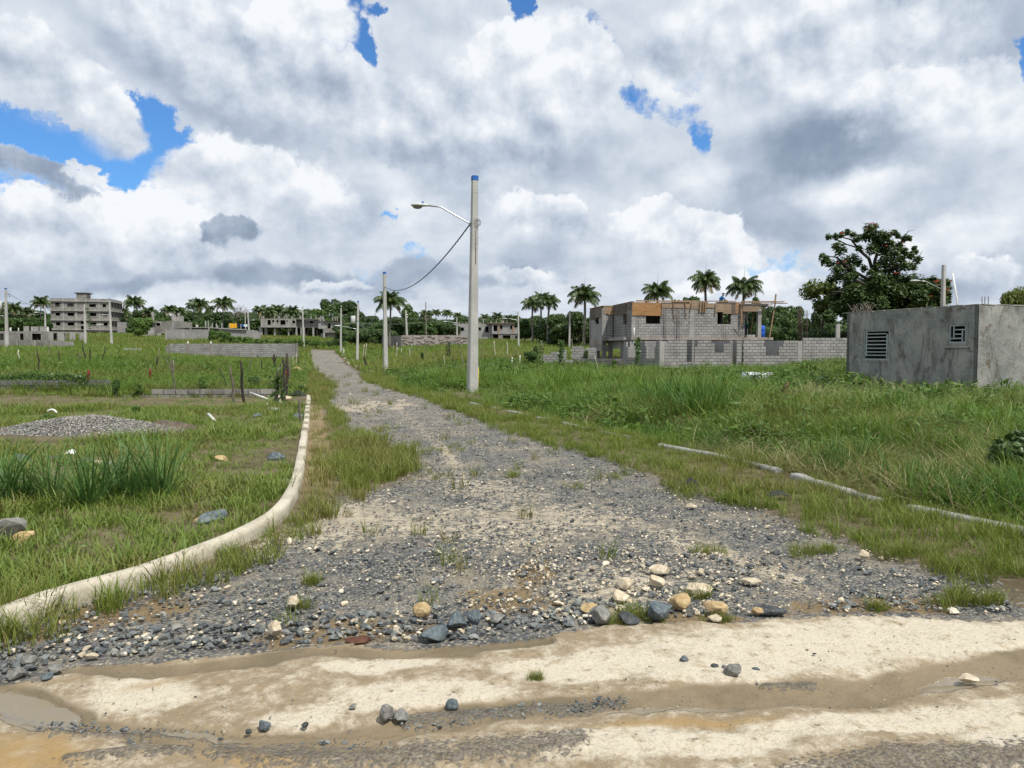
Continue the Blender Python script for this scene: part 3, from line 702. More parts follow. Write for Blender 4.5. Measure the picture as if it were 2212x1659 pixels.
def weed(n, rad, h, leaf, seed, mat, stems=5):
    """broad-leaved weed: stems carrying oval leaves"""
    rd = random.Random(seed); mb = MB()
    for i in range(n):
        a = rd.uniform(0, 6.283); r = rad * math.sqrt(rd.random()); z = h * rd.uniform(.15, 1.0) * (1 - .45 * (r / rad) ** 2)
        c = Vector((r * math.cos(a), r * math.sin(a), z)); L_ = leaf * rd.uniform(.6, 1.3); W_ = L_ * rd.uniform(.32, .5)
        d = a + rd.uniform(-1.2, 1.2); pt = rd.uniform(-.9, .5)
        u = Vector((math.cos(d) * math.cos(pt), math.sin(d) * math.cos(pt), math.sin(pt))); s = Vector((-math.sin(d), math.cos(d), rd.uniform(-.4, .4))).normalized()
        nrm = u.cross(s)
        p0 = c; p1 = c + u * L_ * .45 + s * W_ / 2 - nrm * L_ * .05; p2 = c + u * L_ - nrm * L_ * .0 + Vector((0, 0, -.12 * L_)); p3 = c + u * L_ * .45 - s * W_ / 2 - nrm * L_ * .05
        m_ = c + u * L_ * .5 + nrm * L_ * .04
        mb.add([p0, p1, p2, p3, m_], [(0, 1, 4), (1, 2, 4), (2, 3, 4), (3, 0, 4)])
    for i in range(stems):
        a = rd.uniform(0, 6.283); r = rad * .7 * rd.random()
        mb.tube([(0, 0, 0), (r * .5 * math.cos(a), r * .5 * math.sin(a), h * .5), (r * math.cos(a), r * math.sin(a), h * .9)], [.008, .006, .003], 3, cap=False)
    return mb.mesh('weed', mat)
def stone(seed, flat=.65, sub=1, mat=None, rough=.25, cuts=5):
    """a broken stone: an ico ball cut by random planes"""
    rd = random.Random(seed); bm = bmesh.new(); bmesh.ops.create_icosphere(bm, subdivisions=sub, radius=.5)
    for v in bm.verts: v.co *= 1 + rd.uniform(-rough, rough)
    for i in range(cuts):
        nn = Vector((rd.gauss(0, 1), rd.gauss(0, 1), rd.gauss(0, 1))).normalized(); o = nn * rd.uniform(.24, .40)
        for v in bm.verts:
            q = (v.co - o).dot(nn)
            if q > 0: v.co -= nn * q * .92
    sx, sy = rd.uniform(.75, 1.25), rd.uniform(.7, 1.1)
    for v in bm.verts: v.co = Vector((v.co.x * sx, v.co.y * sy, v.co.z * flat))
    bm.normal_update(); me = bpy.data.meshes.new('stone'); bm.to_mesh(me); bm.free()
    if mat: me.materials.append(mat)
    return me

def mat_stone(name, stops, use_tint=True):
    k = NT(name); p = k.coord('Object'); r = k.attr('tint', 'INSTANCER') if use_tint else k.rand()
    c = k.ramp(r, stops); f = k.noise(k.pos(), 30, 4, .7); g = k.noise(k.pos(), 6, 3, .6)
    c = k.mix(k.math('MULTIPLY', k.mr(f, .5, .7), .35), c, (.42, .40, .35)); c = k.mix(k.math('MULTIPLY', k.mr(g, .5, .75), .3), c, (.06, .06, .06))
    k.pbr(c, .85, k.bump(f, .4, .01), .25); return k.m
_gst = [(0, (.045, .052, .058)), (.25, (.085, .096, .10)), (.5, (.135, .148, .145)), (.62, (.19, .205, .20)), (.72, (.24, .235, .21)), (.80, (.40, .34, .24)), (.9, (.56, .48, .35)), (1, (.64, .58, .47))]
M_chip = mat_stone('chippings', _gst)
G_verge = mat_leaf('verge_grass', (.095, .15, .018), (.19, .24, .04), .28, dry=(.25, .19, .075), dryamt=.10, tint_attr='tint')
G_left = mat_leaf('left_grass', (.09, .155, .022), (.19, .25, .045), .28, dry=(.26, .21, .09), dryamt=.10, tint_attr='tint')
G_tall = mat_leaf('tall_grass', (.06, .14, .012), (.165, .25, .032), .28, dry=(.26, .23, .10), dryamt=.10, tint_attr='tint')
G_deep = mat_leaf('deep_grass', (.03, .095, .012), (.09, .18, .03), .28)
G_straw = mat_leaf('dead_straw', (.22, .19, .09), (.40, .35, .20), .2)
G_weed = mat_leaf('weed_leaves', (.045, .105, .014), (.13, .21, .036), .3)
G_weedlight = mat_leaf('pale_weed_leaves', (.08, .15, .03), (.16, .24, .06), .3)

def sample_field(n_per_m2, d0, d1, thmax=.70, jitterseed=1):
    """points spread evenly over the ground between two distances, inside the view and a margin round it"""
    area = thmax * (d1 * d1 - d0 * d0); n = int(area * n_per_m2)
    r = np.sqrt(rng.uniform(d0 * d0, d1 * d1, n)); th = rng.uniform(-thmax, thmax, n)
    return r * np.sin(th), r * np.cos(th)
_sx = np.array([p[0] for p in _sand_px]); _sy = np.array([p[1] for p in _sand_px])
def zones(x, y):
    PX, PY = project(x, y, np.zeros_like(x)); track = (PY - np.interp(PX, _sx, _sy)) > -6
    le = xat(LEDGE, y); re = xat(REDGE, y); kl = xat(KERB_L_ALL, y); kr = xat(KERB_R_ALL, y)
    return PX, PY, track, le, re, kl, kr
HOUSE_O = Vector((9.04, 56.0, 0)); HA = R(8)
HU = Vector((math.cos(HA), math.sin(HA), 0)); HV = Vector((-math.sin(HA), math.cos(HA), 0))
def in_house(x, y):
    u = (x - 9.04) * HU.x + (y - 56) * HU.y; v = (x - 9.04) * HV.x + (y - 56) * HV.y
    h = (u > -1.2) & (u < 12) & (v > -.3) & (v < 10)
    u2 = (x - 9.57) * HU.x + (y - 48) * HU.y; v2 = (x - 9.57) * HV.x + (y - 48) * HV.y
    return h | ((u2 > -.1) & (u2 < 13.6) & (v2 > -.05) & (v2 < 8.2))
SHED_A = Vector((15.60, 24.8, 0)); SHED_B = Vector((13.81, 30.6, 0))
_su = (SHED_B - SHED_A).normalized(); _sv = Vector((_su.y, -_su.x, 0))
def in_shed(x, y):
    u = (x - SHED_A.x) * _su.x + (y - SHED_A.y) * _su.y; v = (x - SHED_A.x) * _sv.x + (y - SHED_A.y) * _sv.y
    return (u > 0) & (u < 6.1) & (v > 0) & (v < 7)
PILE = on_z(*D(165, 940), 0)
def in_pile(x, y): return ((x - PILE.x) / 1.9) ** 2 + ((y - PILE.y) / 1.0) ** 2 < 1

T_verge = [tuft(26, .10, .10, .30, .0085, .55, .7, s, 3, G_verge) for s in range(5)]
T_left = [tuft(22, .12, .06, .22, .011, .8, .9, 20 + s, 3, G_left) for s in range(5)]
T_tall = [tuft(24, .20, .30, .85, .016, .75, 1.0, 40 + s, 3, G_tall) for s in range(5)]
T_deep = [tuft(26, .20, .35, .80, .018, .6, .9, 60 + s, 3, G_deep) for s in range(4)]
T_straw = [tuft(14, .25, .25, .7, .012, 1.6, 1.5, 80 + s, 3, G_straw) for s in range(4)]
T_weed = [weed(34, .28, .45, .16, 100 + s, G_weed) for s in range(4)]
T_weedl = [weed(30, .24, .35, .11, 120 + s, G_weedlight) for s in range(3)]
T_far = [tuft(30, .45, .25, .75, .045, .7, .9, 140 + s, 2, G_tall) for s in range(4)]
T_farleft = [tuft(30, .45, .25, .70, .045, .7, .9, 160 + s, 2, G_left) for s in range(4)]

def grass_layers():
    P = []   # (x, y, list index, scale, tint)
    lists = [('verge_grass', T_verge), ('lawn_grass', T_left), ('field_grass', T_tall), ('lush_grass', T_deep), ('straw_grass', T_straw), ('field_weeds', T_weed), ('pale_weeds', T_weedl), ('distant_grass', T_far), ('distant_pale_grass', T_farleft)]
    acc = {i: [] for i in range(len(lists))}
    def put(i, x, y, s, t=None):
        if len(x): acc[i].append((x, y, s, np.zeros(len(x)) if t is None else t))
    lump = lambda x, y, s=.9, k=61: .35 + 1.3 * fbm(x, y, s, 3, k)
    for d0, d1, rho, sc in ((2.6, 7, 120, .95), (7, 14, 90, 1.05), (14, 24, 46, 1.3), (24, 42, 19, 1.85), (42, 62, 8.0, 2.5)):
        x, y = sample_field(rho, d0, d1, 1.0 if d1 < 30 else .8)
        PX, PY, track, le, re, kl, kr = zones(x, y)
        n = fbm(x, y, .45, 4, 31); n2 = fbm(x, y, 1.6, 3, 37); u = rng.random(len(x))
        ok = ~track & ~in_house(x, y) & ~in_shed(x, y) & ~in_pile(x, y)
        inroad = np.minimum(x - le, re - x)
        edge = inroad + (n2 - .5) * .9
        # right verge between the gravel and the buried kerb
        v = ok & (x > re - .6) & (x <= kr + .15) & (edge < .12) & (y > 3.6) & ((y > 5.0) | (x > 3.6))
        put(0, x[v], y[v], sc * .68 * rng.uniform(.6, 1.2, v.sum()) * lump(x[v], y[v]), sstep(n[v], .5, .66) * .35)
        # left verge between kerb and gravel
        hgt = np.interp(y, [6.5, 9, 12, 30], [.6, 1.15, 1.3, 1.2])
        v = ok & (x > kl + .12) & (x < le + .7) & (edge < .10) & (y > 6.6) & ~((x < kl + .55) & (y > 7.5) & (y < 21) & (u > .35))
        put(0, x[v], y[v], sc * np.where(y[v] > 13, .46, .66) * hgt[v] * rng.uniform(.7, 1.3, v.sum()) * lump(x[v], y[v]), .15 + .5 * sstep(n[v], .45, .65))
        # stray tufts on the road and at the foot of the kerb
        pr = np.where(y < 9, .006, .02) * sstep(n2, .5, .62) * 2.0
        v = ok & (inroad > 0) & (u < pr)
        put(0, x[v], y[v], sc * rng.uniform(.5, .9, v.sum()), rng.uniform(0, .7, v.sum()))
        v = ok & (x > kl + .08) & (x < kl + .5) & (y < 7.2) & (u < .20 + .4 * (n2 > .5)) & (y > 3.8)
        put(0, x[v], y[v], sc * rng.uniform(.5, 1.0, v.sum()), rng.uniform(0, .5, v.sum()))
        # left field
        bare = sstep(n, .44, .62) * np.where(y < 9, .62, np.where(y < 16, .25, .08)); bare = np.maximum(bare, np.where((kl - x < 1.1) & (y > 8) & (y < 26), .5 * sstep(n2, .4, .6), 0))
        v = ok & (x < kl - .10) & (u > bare) & (y < 30)
        put(1, x[v], y[v], sc * rng.uniform(.6, 1.35, v.sum()) * np.where(y[v] < 9, .9, np.where((y[v] > 20.5) & (y[v] < 25.6), .28, .75)) * lump(x[v], y[v]), sstep(n2[v], .55, .75) * .5)
        v = ok & (x < kl - .2) & (y >= 27)
        put(2, x[v], y[v], sc * .42 * rng.uniform(.7, 1.3, v.sum()), sstep(n[v], .5, .65) * .5)
        v = ok & (x < kl - .2) & (y > 28) & (u < .6 * sstep(n2, .40, .56))
        put(5, x[v], y[v], np.maximum(.6, sc * .5) * rng.uniform(.7, 1.4, v.sum()))
        v = ok & (x < kl - .2) & (y > 5.5) & (u > .985)
        put(6, x[v], y[v], .5 * rng.uniform(.5, 1.2, v.sum()))
        # right field
        rise = sstep(x - kr, .0, 2.2)
        thin = np.where(y < 24, .62, .85)
        v = ok & (x > kr + .05) & (u < thin)
        put(2, x[v], y[v], np.where((x[v] + 1.4) ** 2 / 6 + (y[v] - 26.6) ** 2 / 12 < 1, .38, 1.0) * np.minimum(sc * .62, 1.05) * (.55 + .45 * rise[v]) * np.where(y[v] > 36, .6, np.where((y[v] > 17) & (x[v] > 6.5), .45, 1.0)) * rng.uniform(.6, 1.25, v.sum()) * lump(x[v], y[v], .75), sstep(n[v], .5, .66) * .45)
        v = ok & (x > kr + .4) & (u > .70) & (n2 > .52) & ((x + 1.4) ** 2 / 6 + (y - 26.6) ** 2 / 12 > 1)
        put(3, x[v], y[v], np.minimum(sc * .6, 1.0) * np.where((y[v] > 17) & (x[v] > 6.5) | (y[v] > 36), .5, 1.0) * rng.uniform(.6, 1.15, v.sum()) * lump(x[v], y[v], .75))
        v = ok & (x > kr + .2) & (y < 27) & (u > .46) & (u < .70) & (n > .44) & (x > 1.5)
        put(4, x[v], y[v], np.minimum(sc * .65, 1.0) * rng.uniform(.6, 1.2, v.sum()))
        v = ok & (x > kr + .6) & (u > .62) & (n2 < .48) & (y > 10) & ((x + 1.4) ** 2 / 6 + (y - 26.6) ** 2 / 12 > 1)
        put(5, x[v], y[v], np.minimum(sc * .7, 1.1) * rng.uniform(.6, 1.35, v.sum()) * lump(x[v], y[v], .75))
        v = ok & (x > kr + .6) & (u > .93) & (y > 9)
        put(6, x[v], y[v], np.minimum(sc * .55, 1.05) * rng.uniform(.6, 1.2, v.sum()))
    tx, ty, ts = [], [], []
    for cx, cy, w, s in ((1110, 1028, 10, .8), (1380, 1335, 22, .8), (1330, 1348, 18, .6), (1562, 1340, 14, .6), (1530, 1192, 22, .6), (1742, 1196, 20, .8), (2060, 1302, 26, 1.0), (650, 1312, 8, .7), (672, 1258, 8, .8), (1508, 1288, 14, .7), (78, 1318, 26, 1.6), (10, 1340, 14, 1.7), (1985, 1205, 40, .9), (2110, 1230, 50, 1.0), (470, 1200, 30, 1.1), (985, 968, 22, .6), (1240, 1052, 16, .5), (1330, 1030, 16, .5), (1190, 935, 26, .5), (1250, 965, 26, .5), (1165, 1465, 10, .4), (930, 972, 12, .5), (2140, 1300, 20, .8), (1900, 1315, 14, .6), (760, 940, 60, .9), (800, 985, 50, .7), (850, 1015, 40, .6), (1790, 1190, 16, .6)):
        for i in range(int(6 + w * .7)):
            q = hit(*D(cx + rng.normal(0, w * .9), cy + rng.normal(0, w * .22))); tx.append(q.x); ty.append(q.y); ts.append(s * .62 * rng.uniform(.4, 1.1))
    put(0, np.array(tx), np.array(ty), np.array(ts), rng.uniform(0, .5, len(tx)))
    for d0, d1, rho, sc in ((60, 95, 3.0, 1.0), (95, 150, 1.2, 1.3), (150, 260, .5, 1.8)):
        x, y = sample_field(rho, d0, d1, .66)
        PX, PY, track, le, re, kl, kr = zones(x, y); u = rng.random(len(x)); n = fbm(x, y, .08, 4, 51)
        road = (x > le - .3) & (x < re + .4) & (y < 148)
        ok = ~road & ~in_house(x, y)
        v = ok & (u < .62 + (n - .5)); put(7, x[v], y[v], sc * rng.uniform(.6, 1.2, v.sum()), sstep(n[v], .5, .62) * .4)
        v = ok & (u >= .62 + (n - .5)); put(8, x[v], y[v], sc * rng.uniform(.6, 1.2, v.sum()), sstep(n[v], .5, .6) * .5)
    tot = 0
    for i, (nm, src) in enumerate(lists):
        if not acc[i]: continue
        x = np.concatenate([a[0] for a in acc[i]]); y = np.concatenate([a[1] for a in acc[i]]); s = np.concatenate([a[2] for a in acc[i]]); t = np.concatenate([a[3] for a in acc[i]])
        z = ground_np(x, y) - .01
        scatter(nm, src, np.stack([x, y, z], -1), s, rng.integers(0, len(src), len(x)), t, tilt=.08); tot += len(x)
    
grass_layers()

def gravel_layer():
    STN = [stone(200 + s, .6, 1, M_chip) for s in range(8)]
    xs, ys, ss, ts = [], [], [], []
    def put(x, y, s, t): xs.append(x); ys.append(y); ss.append(s); ts.append(t)
    for d0, d1, rho, sc in ((3.2, 6, 1050, .9), (6, 10, 560, .95), (10, 18, 150, 1.1), (18, 34, 30, 1.5)):
        x, y = sample_field(rho, d0, d1)
        PX, PY, track, le, re, kl, kr = zones(x, y); u = rng.random(len(x)); n = fbm(x, y, 1.1, 4, 71); n2 = fbm(x, y, 3.3, 3, 73)
        inroad = np.minimum(x - le, re - x) + (n - .5) * .5
        bald = np.maximum(np.exp(-((PX - 350) / 70) ** 2 - ((PY - 517) / 20) ** 2), .8 * np.exp(-((PX - 540) / 150) ** 2 - ((PY - 516) / 12) ** 2))     # fines washed bare by the kerb bend
        v = ~track & (inroad > 0) & (u < .25 + 1.1 * sstep(n2, .38, .6)) & (rng.random(len(x)) > .88 * bald)
        mouth = np.exp(-((PY[v] - 590) / 34) ** 2)
        size = .013 + .026 * rng.random(v.sum()) ** 2.2 + (.012 + .045 * rng.random(v.sum())) * (rng.random(v.sum()) > .985 - .05 * mouth)
        # more limestone towards the middle right of the mouth of the road
        wx, wy = D(1330, 1260); lime = np.exp(-(((PX[v] - wx) / 190) ** 2 + ((PY[v] - wy) / 60) ** 2)) * .40 + .13
        t = np.where(rng.random(v.sum()) < lime, rng.uniform(.76, 1, v.sum()), rng.uniform(0, .72, v.sum()))
        put(x[v], y[v], size * sc, t)
        # heaped rim of coarse stone along the edge of the track
        rim = ~track & (PY - np.interp(PX, _sx, _sy) > -30 + 16 * (n2 - .5)) & (PX < 660)
        rim |= ~track & (PX < 300) & (PY - np.interp(PX, _sx, _sy) > -52) & (PY > 628)
        v = rim & (u < .5)
        put(x[v], y[v], .022 + .040 * rng.random(v.sum()) ** 1.6, np.where(rng.random(v.sum()) < .12, rng.uniform(.76, 1, v.sum()), rng.uniform(0, .66, v.sum())))
        # bits on the track
        tw = track & (PY < 790) & (u < .05 + .12 * (n2 > .56))
        put(x[tw], y[tw], .004 + .013 * rng.random(tw.sum()) ** 3, np.where(rng.random(tw.sum()) < .55, rng.uniform(.73, .82, tw.sum()), rng.uniform(0, .7, tw.sum())))
        for pts, w in (([(90, 1575), (250, 1590), (460, 1600)], 14), ([(880, 1560), (1060, 1540), (1340, 1515)], 12), ([(480, 1640), (800, 1645), (1250, 1615)], 26), ([(1600, 1659), (1900, 1640), (2230, 1620)], 30)):
            q = polyline_dist(PX, PY, [D(*p) for p in pts])
            v = track & (q < w * .46 * (.5 + n2)) & (u < .9)
            put(x[v], y[v], .010 + .026 * rng.random(v.sum()) ** 2.5, rng.uniform(0, .66, v.sum()))
        # rubble in the left field by the kerb
        v = ~track & (x < kl - .12) & (y < 26) & (u < .10 * sstep(n, .46, .6) + .22 * ((kl - x < 1.2) & (y > 9) & (n2 > .5)))
        put(x[v], y[v], (.02 + .05 * rng.random(v.sum()) ** 2) * min(sc, 1.5), np.where(rng.random(v.sum()) < .3, rng.uniform(.76, 1, v.sum()), rng.uniform(.1, .7, v.sum())))
    x, y = sample_field(2600, 2.6, 4.2); PX, PY, track, le, re, kl, kr = zones(x, y); n2 = fbm(x, y, 3.3, 3, 73); u = rng.random(len(x))
    for pts, w in (([(90, 1575), (250, 1590), (460, 1600)], 18), ([(880, 1560), (1060, 1540), (1340, 1515)], 14), ([(480, 1640), (800, 1645), (1250, 1615)], 34), ([(1600, 1659), (1900, 1640), (2230, 1620)], 36), ([(0, 1655), (420, 1650)], 16)):
        q = polyline_dist(PX, PY, [D(*p) for p in pts]); v = track & (q < w * .46 * (.25 + 1.5 * n2)) & (u < .75 * sstep(n2, .3, .55)); put(x[v], y[v], .008 + .020 * rng.random(v.sum()) ** 2.2, rng.uniform(0, .7, v.sum()))
    x = np.concatenate(xs); y = np.concatenate(ys); s = np.concatenate(ss); t = np.concatenate(ts)
    z = ground_np(x, y) - s * .04
    sc = np.stack([s * rng.uniform(.8, 1.4, len(s)), s, s * rng.uniform(.7, 1.1, len(s))], -1)
    scatter('loose_gravel', STN, np.stack([x, y, z], -1), sc, rng.integers(0, 8, len(x)), t, tilt=.3)
    
gravel_layer()

# ------------------------------------------------------------------ kerbs
def sweep(path, prof, seed, wob=.012, zoff=0.0, step=.12):
    pts = [Vector((p.x, p.y, 0)) for p in path]; L_ = [0]
    for a, b in zip(pts[:-1], pts[1:]): L_.append(L_[-1] + (b - a).length)
    n = max(2, int(L_[-1] / step)); out = []
    for i in range(n + 1):
        s = L_[-1] * i / n; j = max(k for k in range(len(L_)) if L_[k] <= s + 1e-6); j = min(j, len(pts) - 2)
        t = (s - L_[j]) / max(1e-6, L_[j + 1] - L_[j]); out.append(pts[j].lerp(pts[j + 1], t))
    g = ground_np([p.x for p in out], [p.y for p in out]); mb = MB(); k = len(prof); vs = []
    nz = fbm(np.array([p.x for p in out]), np.array([p.y for p in out]), 1.1, 3, 44) - .5
    for i, p in enumerate(out):
        t = (out[min(i + 1, n)] - out[max(i - 1, 0)]).normalized(); nn = Vector((t.y, -t.x, 0))
        for j, (o, z) in enumerate(prof):
            w = (vnoise(np.array([p.x * 5 + j * 3.1]), np.array([p.y * 5]), 5)[0] - .5) * wob
            vs.append(p + nn * (o + nz[i] * .03 + w) + Vector((0, 0, g[i] + z + zoff + (w + nz[i] * .03 if z > 0 else 0))))
    fs = [(i * k + j, i * k + j + 1, (i + 1) * k + j + 1, (i + 1) * k + j) for i in range(n) for j in range(k - 1)]
    mb.add(vs, fs, 0, True); mb.add(vs[:k], [tuple(range(k))[::-1]]); mb.add(vs[-k:], [tuple(range(k))]); return mb
PROF = [(.066, -.12), (.068, .02), (.064, .085), (.054, .112), (.034, .123), (-.034, .124), (-.052, .112), (-.060, .07), (-.066, -.12)]
def smooth_path(pts, k=3):
    p = [Vector(q) for q in pts]
    for _ in range(k):
        o = [p[0]]
        for a, b in zip(p[:-1], p[1:]): o += [a.lerp(b, .25), a.lerp(b, .75)]
        p = o + [p[-1]]
    return p
def kerb_run(name, path, cuts, label_kind, gaps=(), prof=PROF, zoff=0.0, mat=None):
    root = empty(name, path[0]); root['kind'] = 'structure'
    P_ = smooth_path(path, 3); L_ = [0]
    for a, b in zip(P_[:-1], P_[1:]): L_.append(L_[-1] + (b - a).length)
    for i, (s0, s1) in enumerate(cuts):
        seg = [p for p, l in zip(P_, L_) if s0 - .12 <= l <= s1 + .12]
        if len(seg) < 2: continue
        sh = Vector((random.uniform(-.002, .002), 0, random.uniform(-.002, .002)))
        o = sweep([q + sh for q in seg], prof, 10 + i, zoff=zoff + sh.z).obj('kerb_section', mat or M_kerb)
        o.parent = root; o.matrix_parent_inverse = Matrix.Translation(-root.location)
    return root
def runlen(path): return sum((b - a).length for a, b in zip(path[:-1], path[1:]))
_tot = runlen(smooth_path(KERB_L, 3)); _s = 0; _c = []
_curve = runlen([p for p in smooth_path(KERB_L, 3) if p.y < 7.3])
_c.append((0, _curve * .47)); _c.append((_curve * .47, _curve)); _s = _curve
while _s < _tot - .3:
    e_ = min(_tot, _s + random.uniform(1.0, 1.9)); _c.append((_s, e_)); _s = e_
kerb_run('kerb', KERB_L, _c, '')
_far = [p for p in KERB_L_FAR]; _t = runlen(_far); _c = []
for a in (.0, 2.2, 4.6, 7.5, 13, 20, 24): _c.append((a + 3, a + 3 + random.uniform(.7, 1.4)))
for a in np.arange(62, _t - 1, 4.0): _c.append((a, a + 3.7))
kerb_run('kerb', _far, _c, '')
LOWP = [(.06, -.14), (.062, -.01), (.048, .02), (-.048, .024), (-.062, -.01), (-.064, -.14)]
_kr = list(reversed(KERB_R)); 
kerb_run('kerb', KERB_R, [(s, s + random.uniform(1.2, 1.72)) for s in np.arange(.0, runlen(smooth_path(KERB_R, 3)) - .5, 1.75) if random.random() < .96], '', prof=[(a, b + .05) for a, b in LOWP], mat=M_cem)
_krf = [Vector((-.272 * d + o, d, 0)) for d, o in ((95, 5.0), (110, 5.1), (125, 5.2), (141, 5.2))]
kerb_run('kerb', _krf, [(a, a + 4.2) for a in np.arange(0, runlen(_krf) - 4, 4.5)], '', prof=[(a * 1.3, b * 1.4) for a, b in PROF])
_krf2 = [p + Vector((.75, 0.1, 0)) for p in _krf]
kerb_run('kerb', _krf2, [(a, a + 3.9) for a in np.arange(1, runlen(_krf2) - 4, 4.5)], '', prof=[(a * 1.2, b * 1.4) for a, b in PROF])

# ------------------------------------------------------------------ concrete block walls: every block an object
def block_mesh(mat, w=.388, h=.188, t=.15, bev=.005):
    return bevel_mesh(MB().box((0, 0, 0), (w, t, h)).mesh('block', mat), bev)
BLK = {}
def get_block(mat):
    if mat.name not in BLK: BLK[mat.name] = [block_mesh(mat, .376 + .004 * i, .174 + .003 * i) for i in range(3)]
    return BLK[mat.name]
def block_wall(root, L_, courses, z0=0.0, holes=(), top=None, mat=None, mortar=None, x0=0.0, y0=0.0, ang=0.0, t=.15, single=True, budget=None, bw=.40, bh=.20, seed=0, name='block', rake=None):
    """blocks in running bond along local x (turned by ang), front face at y0; holes = (x0, x1, z0, z1)"""
    rd = random.Random(seed); mat = mat or M_block; mortar = mortar or M_mortar; meshes = get_block(mat); rest = MB(); mm = MB()
    ca, sa = math.cos(ang), math.sin(ang); cells = []
    for c in range(courses):
        zc = z0 + (c + .5) * bh
        iv = [(0.0, L_)]
        for h in holes:
            if h[2] < zc < h[3]:
                nv = []
                for a, b in iv:
                    if h[1] <= a or h[0] >= b: nv.append((a, b)); continue
                    if h[0] > a: nv.append((a, h[0]))
                    if h[1] < b: nv.append((h[1], b))
                iv = nv
        for a, b in iv:
            if b - a < .05: continue
            ms, mx_ = None, None
            x = math.floor((a - (bw / 2 if c % 2 else 0)) / bw) * bw + (bw / 2 if c % 2 else 0)
            while x < b - .02:
                l, r = max(a, x), min(b, x + bw); x += bw
                if r - l < .05: continue
                if top and zc > top((l + r) / 2): continue
                cells.append((l, r, zc, c)); ms = l if ms is None else ms; mx_ = r
            if ms is not None:
                xm = (ms + mx_) / 2; yy = y0 + t / 2 + .004
                mm.box((x0 + ca * xm - sa * yy, sa * xm + ca * yy, zc), (mx_ - ms - .03, t - .034, bh + .0005), ang)
    for i, (l, r, zc, c) in enumerate(cells):
        xm, w = (l + r) / 2, r - l; yy = y0 + t / 2 + rd.uniform(-.004, .004)
        p = (x0 + ca * xm - sa * yy, sa * xm + ca * yy, zc + rd.uniform(-.002, .002))
        if single and (budget is None or budget[0] > 0):
            if budget is not None: budget[0] -= 1
            o = link(name, meshes[rd.randrange(3)], root, p, (rd.uniform(-.008, .008), rd.uniform(-.006, .006), ang + rd.uniform(-.006, .006)), ((w - .010) / .388, 1, bh / .2))
        else:
            rest.box(p, (w - .022, t, bh - .024), ang)
    if mm.v: mm.obj('mortar', mortar, root)
    if rest.v: o = rest.obj('block_courses', mat, root); o['kind'] = 'stuff'
    return root
def to_plane(px, py, O, U):
    """pixel -> (u, z) on the upright plane through O along U"""
    r = ray(px, py); n = Vector((U.y, -U.x)); s = (O.x * n.x + O.y * n.y) / (r.x * n.x + r.y * n.y)
    return ((r.x * s - O.x) * U.x + (r.y * s - O.y) * U.y, EYE + r.z * s)

Z4 = zoomer(2250, 1050, 1130 / 2212); Z6 = zoomer(2330, 1160, 480 / 2212); Z7 = zoomer(2780, 1060, 480 / 2212)
Z1 = zoomer(0, 1120, 480 / 2212); Z2 = zoomer(440, 1120, 480 / 2212); Z3 = zoomer(900, 1120, 480 / 2212); Z44 = zoomer(1280, 1120, 600 / 2212); Z5 = zoomer(1800, 1120, 600 / 2212); Z8 = zoomer(3080, 1060, 360 / 1244)
def rect(Z, O, U, x0, y0, x1, y1):
    a = to_plane(*Z(x0, y0), O, U); b = to_plane(*Z(x1, y1), O, U)
    return (min(a[0], b[0]), max(a[0], b[0]), min(a[1], b[1]), max(a[1], b[1]))

# ---- yard wall in front of the big house
YO = Vector((9.57, 48.0, 0)); YZ = .16
yard = empty('yard_wall', (YO.x, YO.y, YZ), HA, 'grey block wall with gaps for windows standing in tall grass before the large unfinished house', 'wall')
def yh(*a): r = rect(*a); return (r[0], r[1], r[2] - YZ, r[3] - YZ + .3)
_h = [yh(Z4, YO, HU, 955, 590, 1015, 760), yh(Z4, YO, HU, 955, 590, 1035, 638), yh(Z4, YO, HU, 1172, 590, 1240, 685), yh(Z4, YO, HU, 1145, 590, 1290, 615), yh(Z4, YO, HU, 1298, 590, 1340, 850),
      yh(Z4, YO, HU, 1383, 590, 1390, 850), yh(Z4, YO, HU, 1572, 590, 1672, 722), yh(Z4, YO, HU, 1560, 590, 1705, 655)]
_L = to_plane(*Z4(1815, 700), YO, HU)[0]
def ytop(u): return 1.98 + (.10 if (u > 6.2 or 1.2 < u < 3.4) else -.05) - (.2 if u < .5 else 0)
block_wall(yard, _L - .36, 11, 0, [(h[0] - .36, h[1] - .36, h[2], h[3]) for h in _h], lambda u: ytop(u + .36), M_block, x0=.36, y0=.02, seed=1, budget=[225])
_dark = [(rect(Z6, YO, HV, 930, 940, 790, 1245)), (rect(Z6, YO, HV, 1280, 930, 1130, 1245)), (rect(Z6, YO, HV, 1305, 930, 1110, 1030)), (rect(Z6, YO, HV, 935, 940, 760, 1045))]
block_wall(yard, 8.0, 11, 0, [(h[0], h[1], h[2] - YZ, h[3] - YZ + .5) for h in _dark], lambda u: 2.0 - .06 * (u > 4), M_block, x0=.0, y0=-.15, ang=math.pi / 2, seed=2, budget=[75])
pb = MB().box((.17, .17, .92), (.34, .34, 2.05)).obj('pillar', M_cem, yard)
pb = MB().box((_L + .17, .14, .95), (.36, .30, 2.05), jit=.03).obj('pillar', M_cem, yard)
for uu, v0, v1 in ((2.2, .2, 3.9), (3.0, .2, 3.9), (4.72, .2, 4.2), (5.95, .2, 4.2), (6.05, 4.2, 7.8), (8.9, .2, 4.2)):     # cross walls inside
    block_wall(yard, v1 - v0, 10, 0, (), None, M_block, x0=uu + .0, y0=-.15, ang=math.pi / 2, single=False, seed=int(uu * 10))
    break
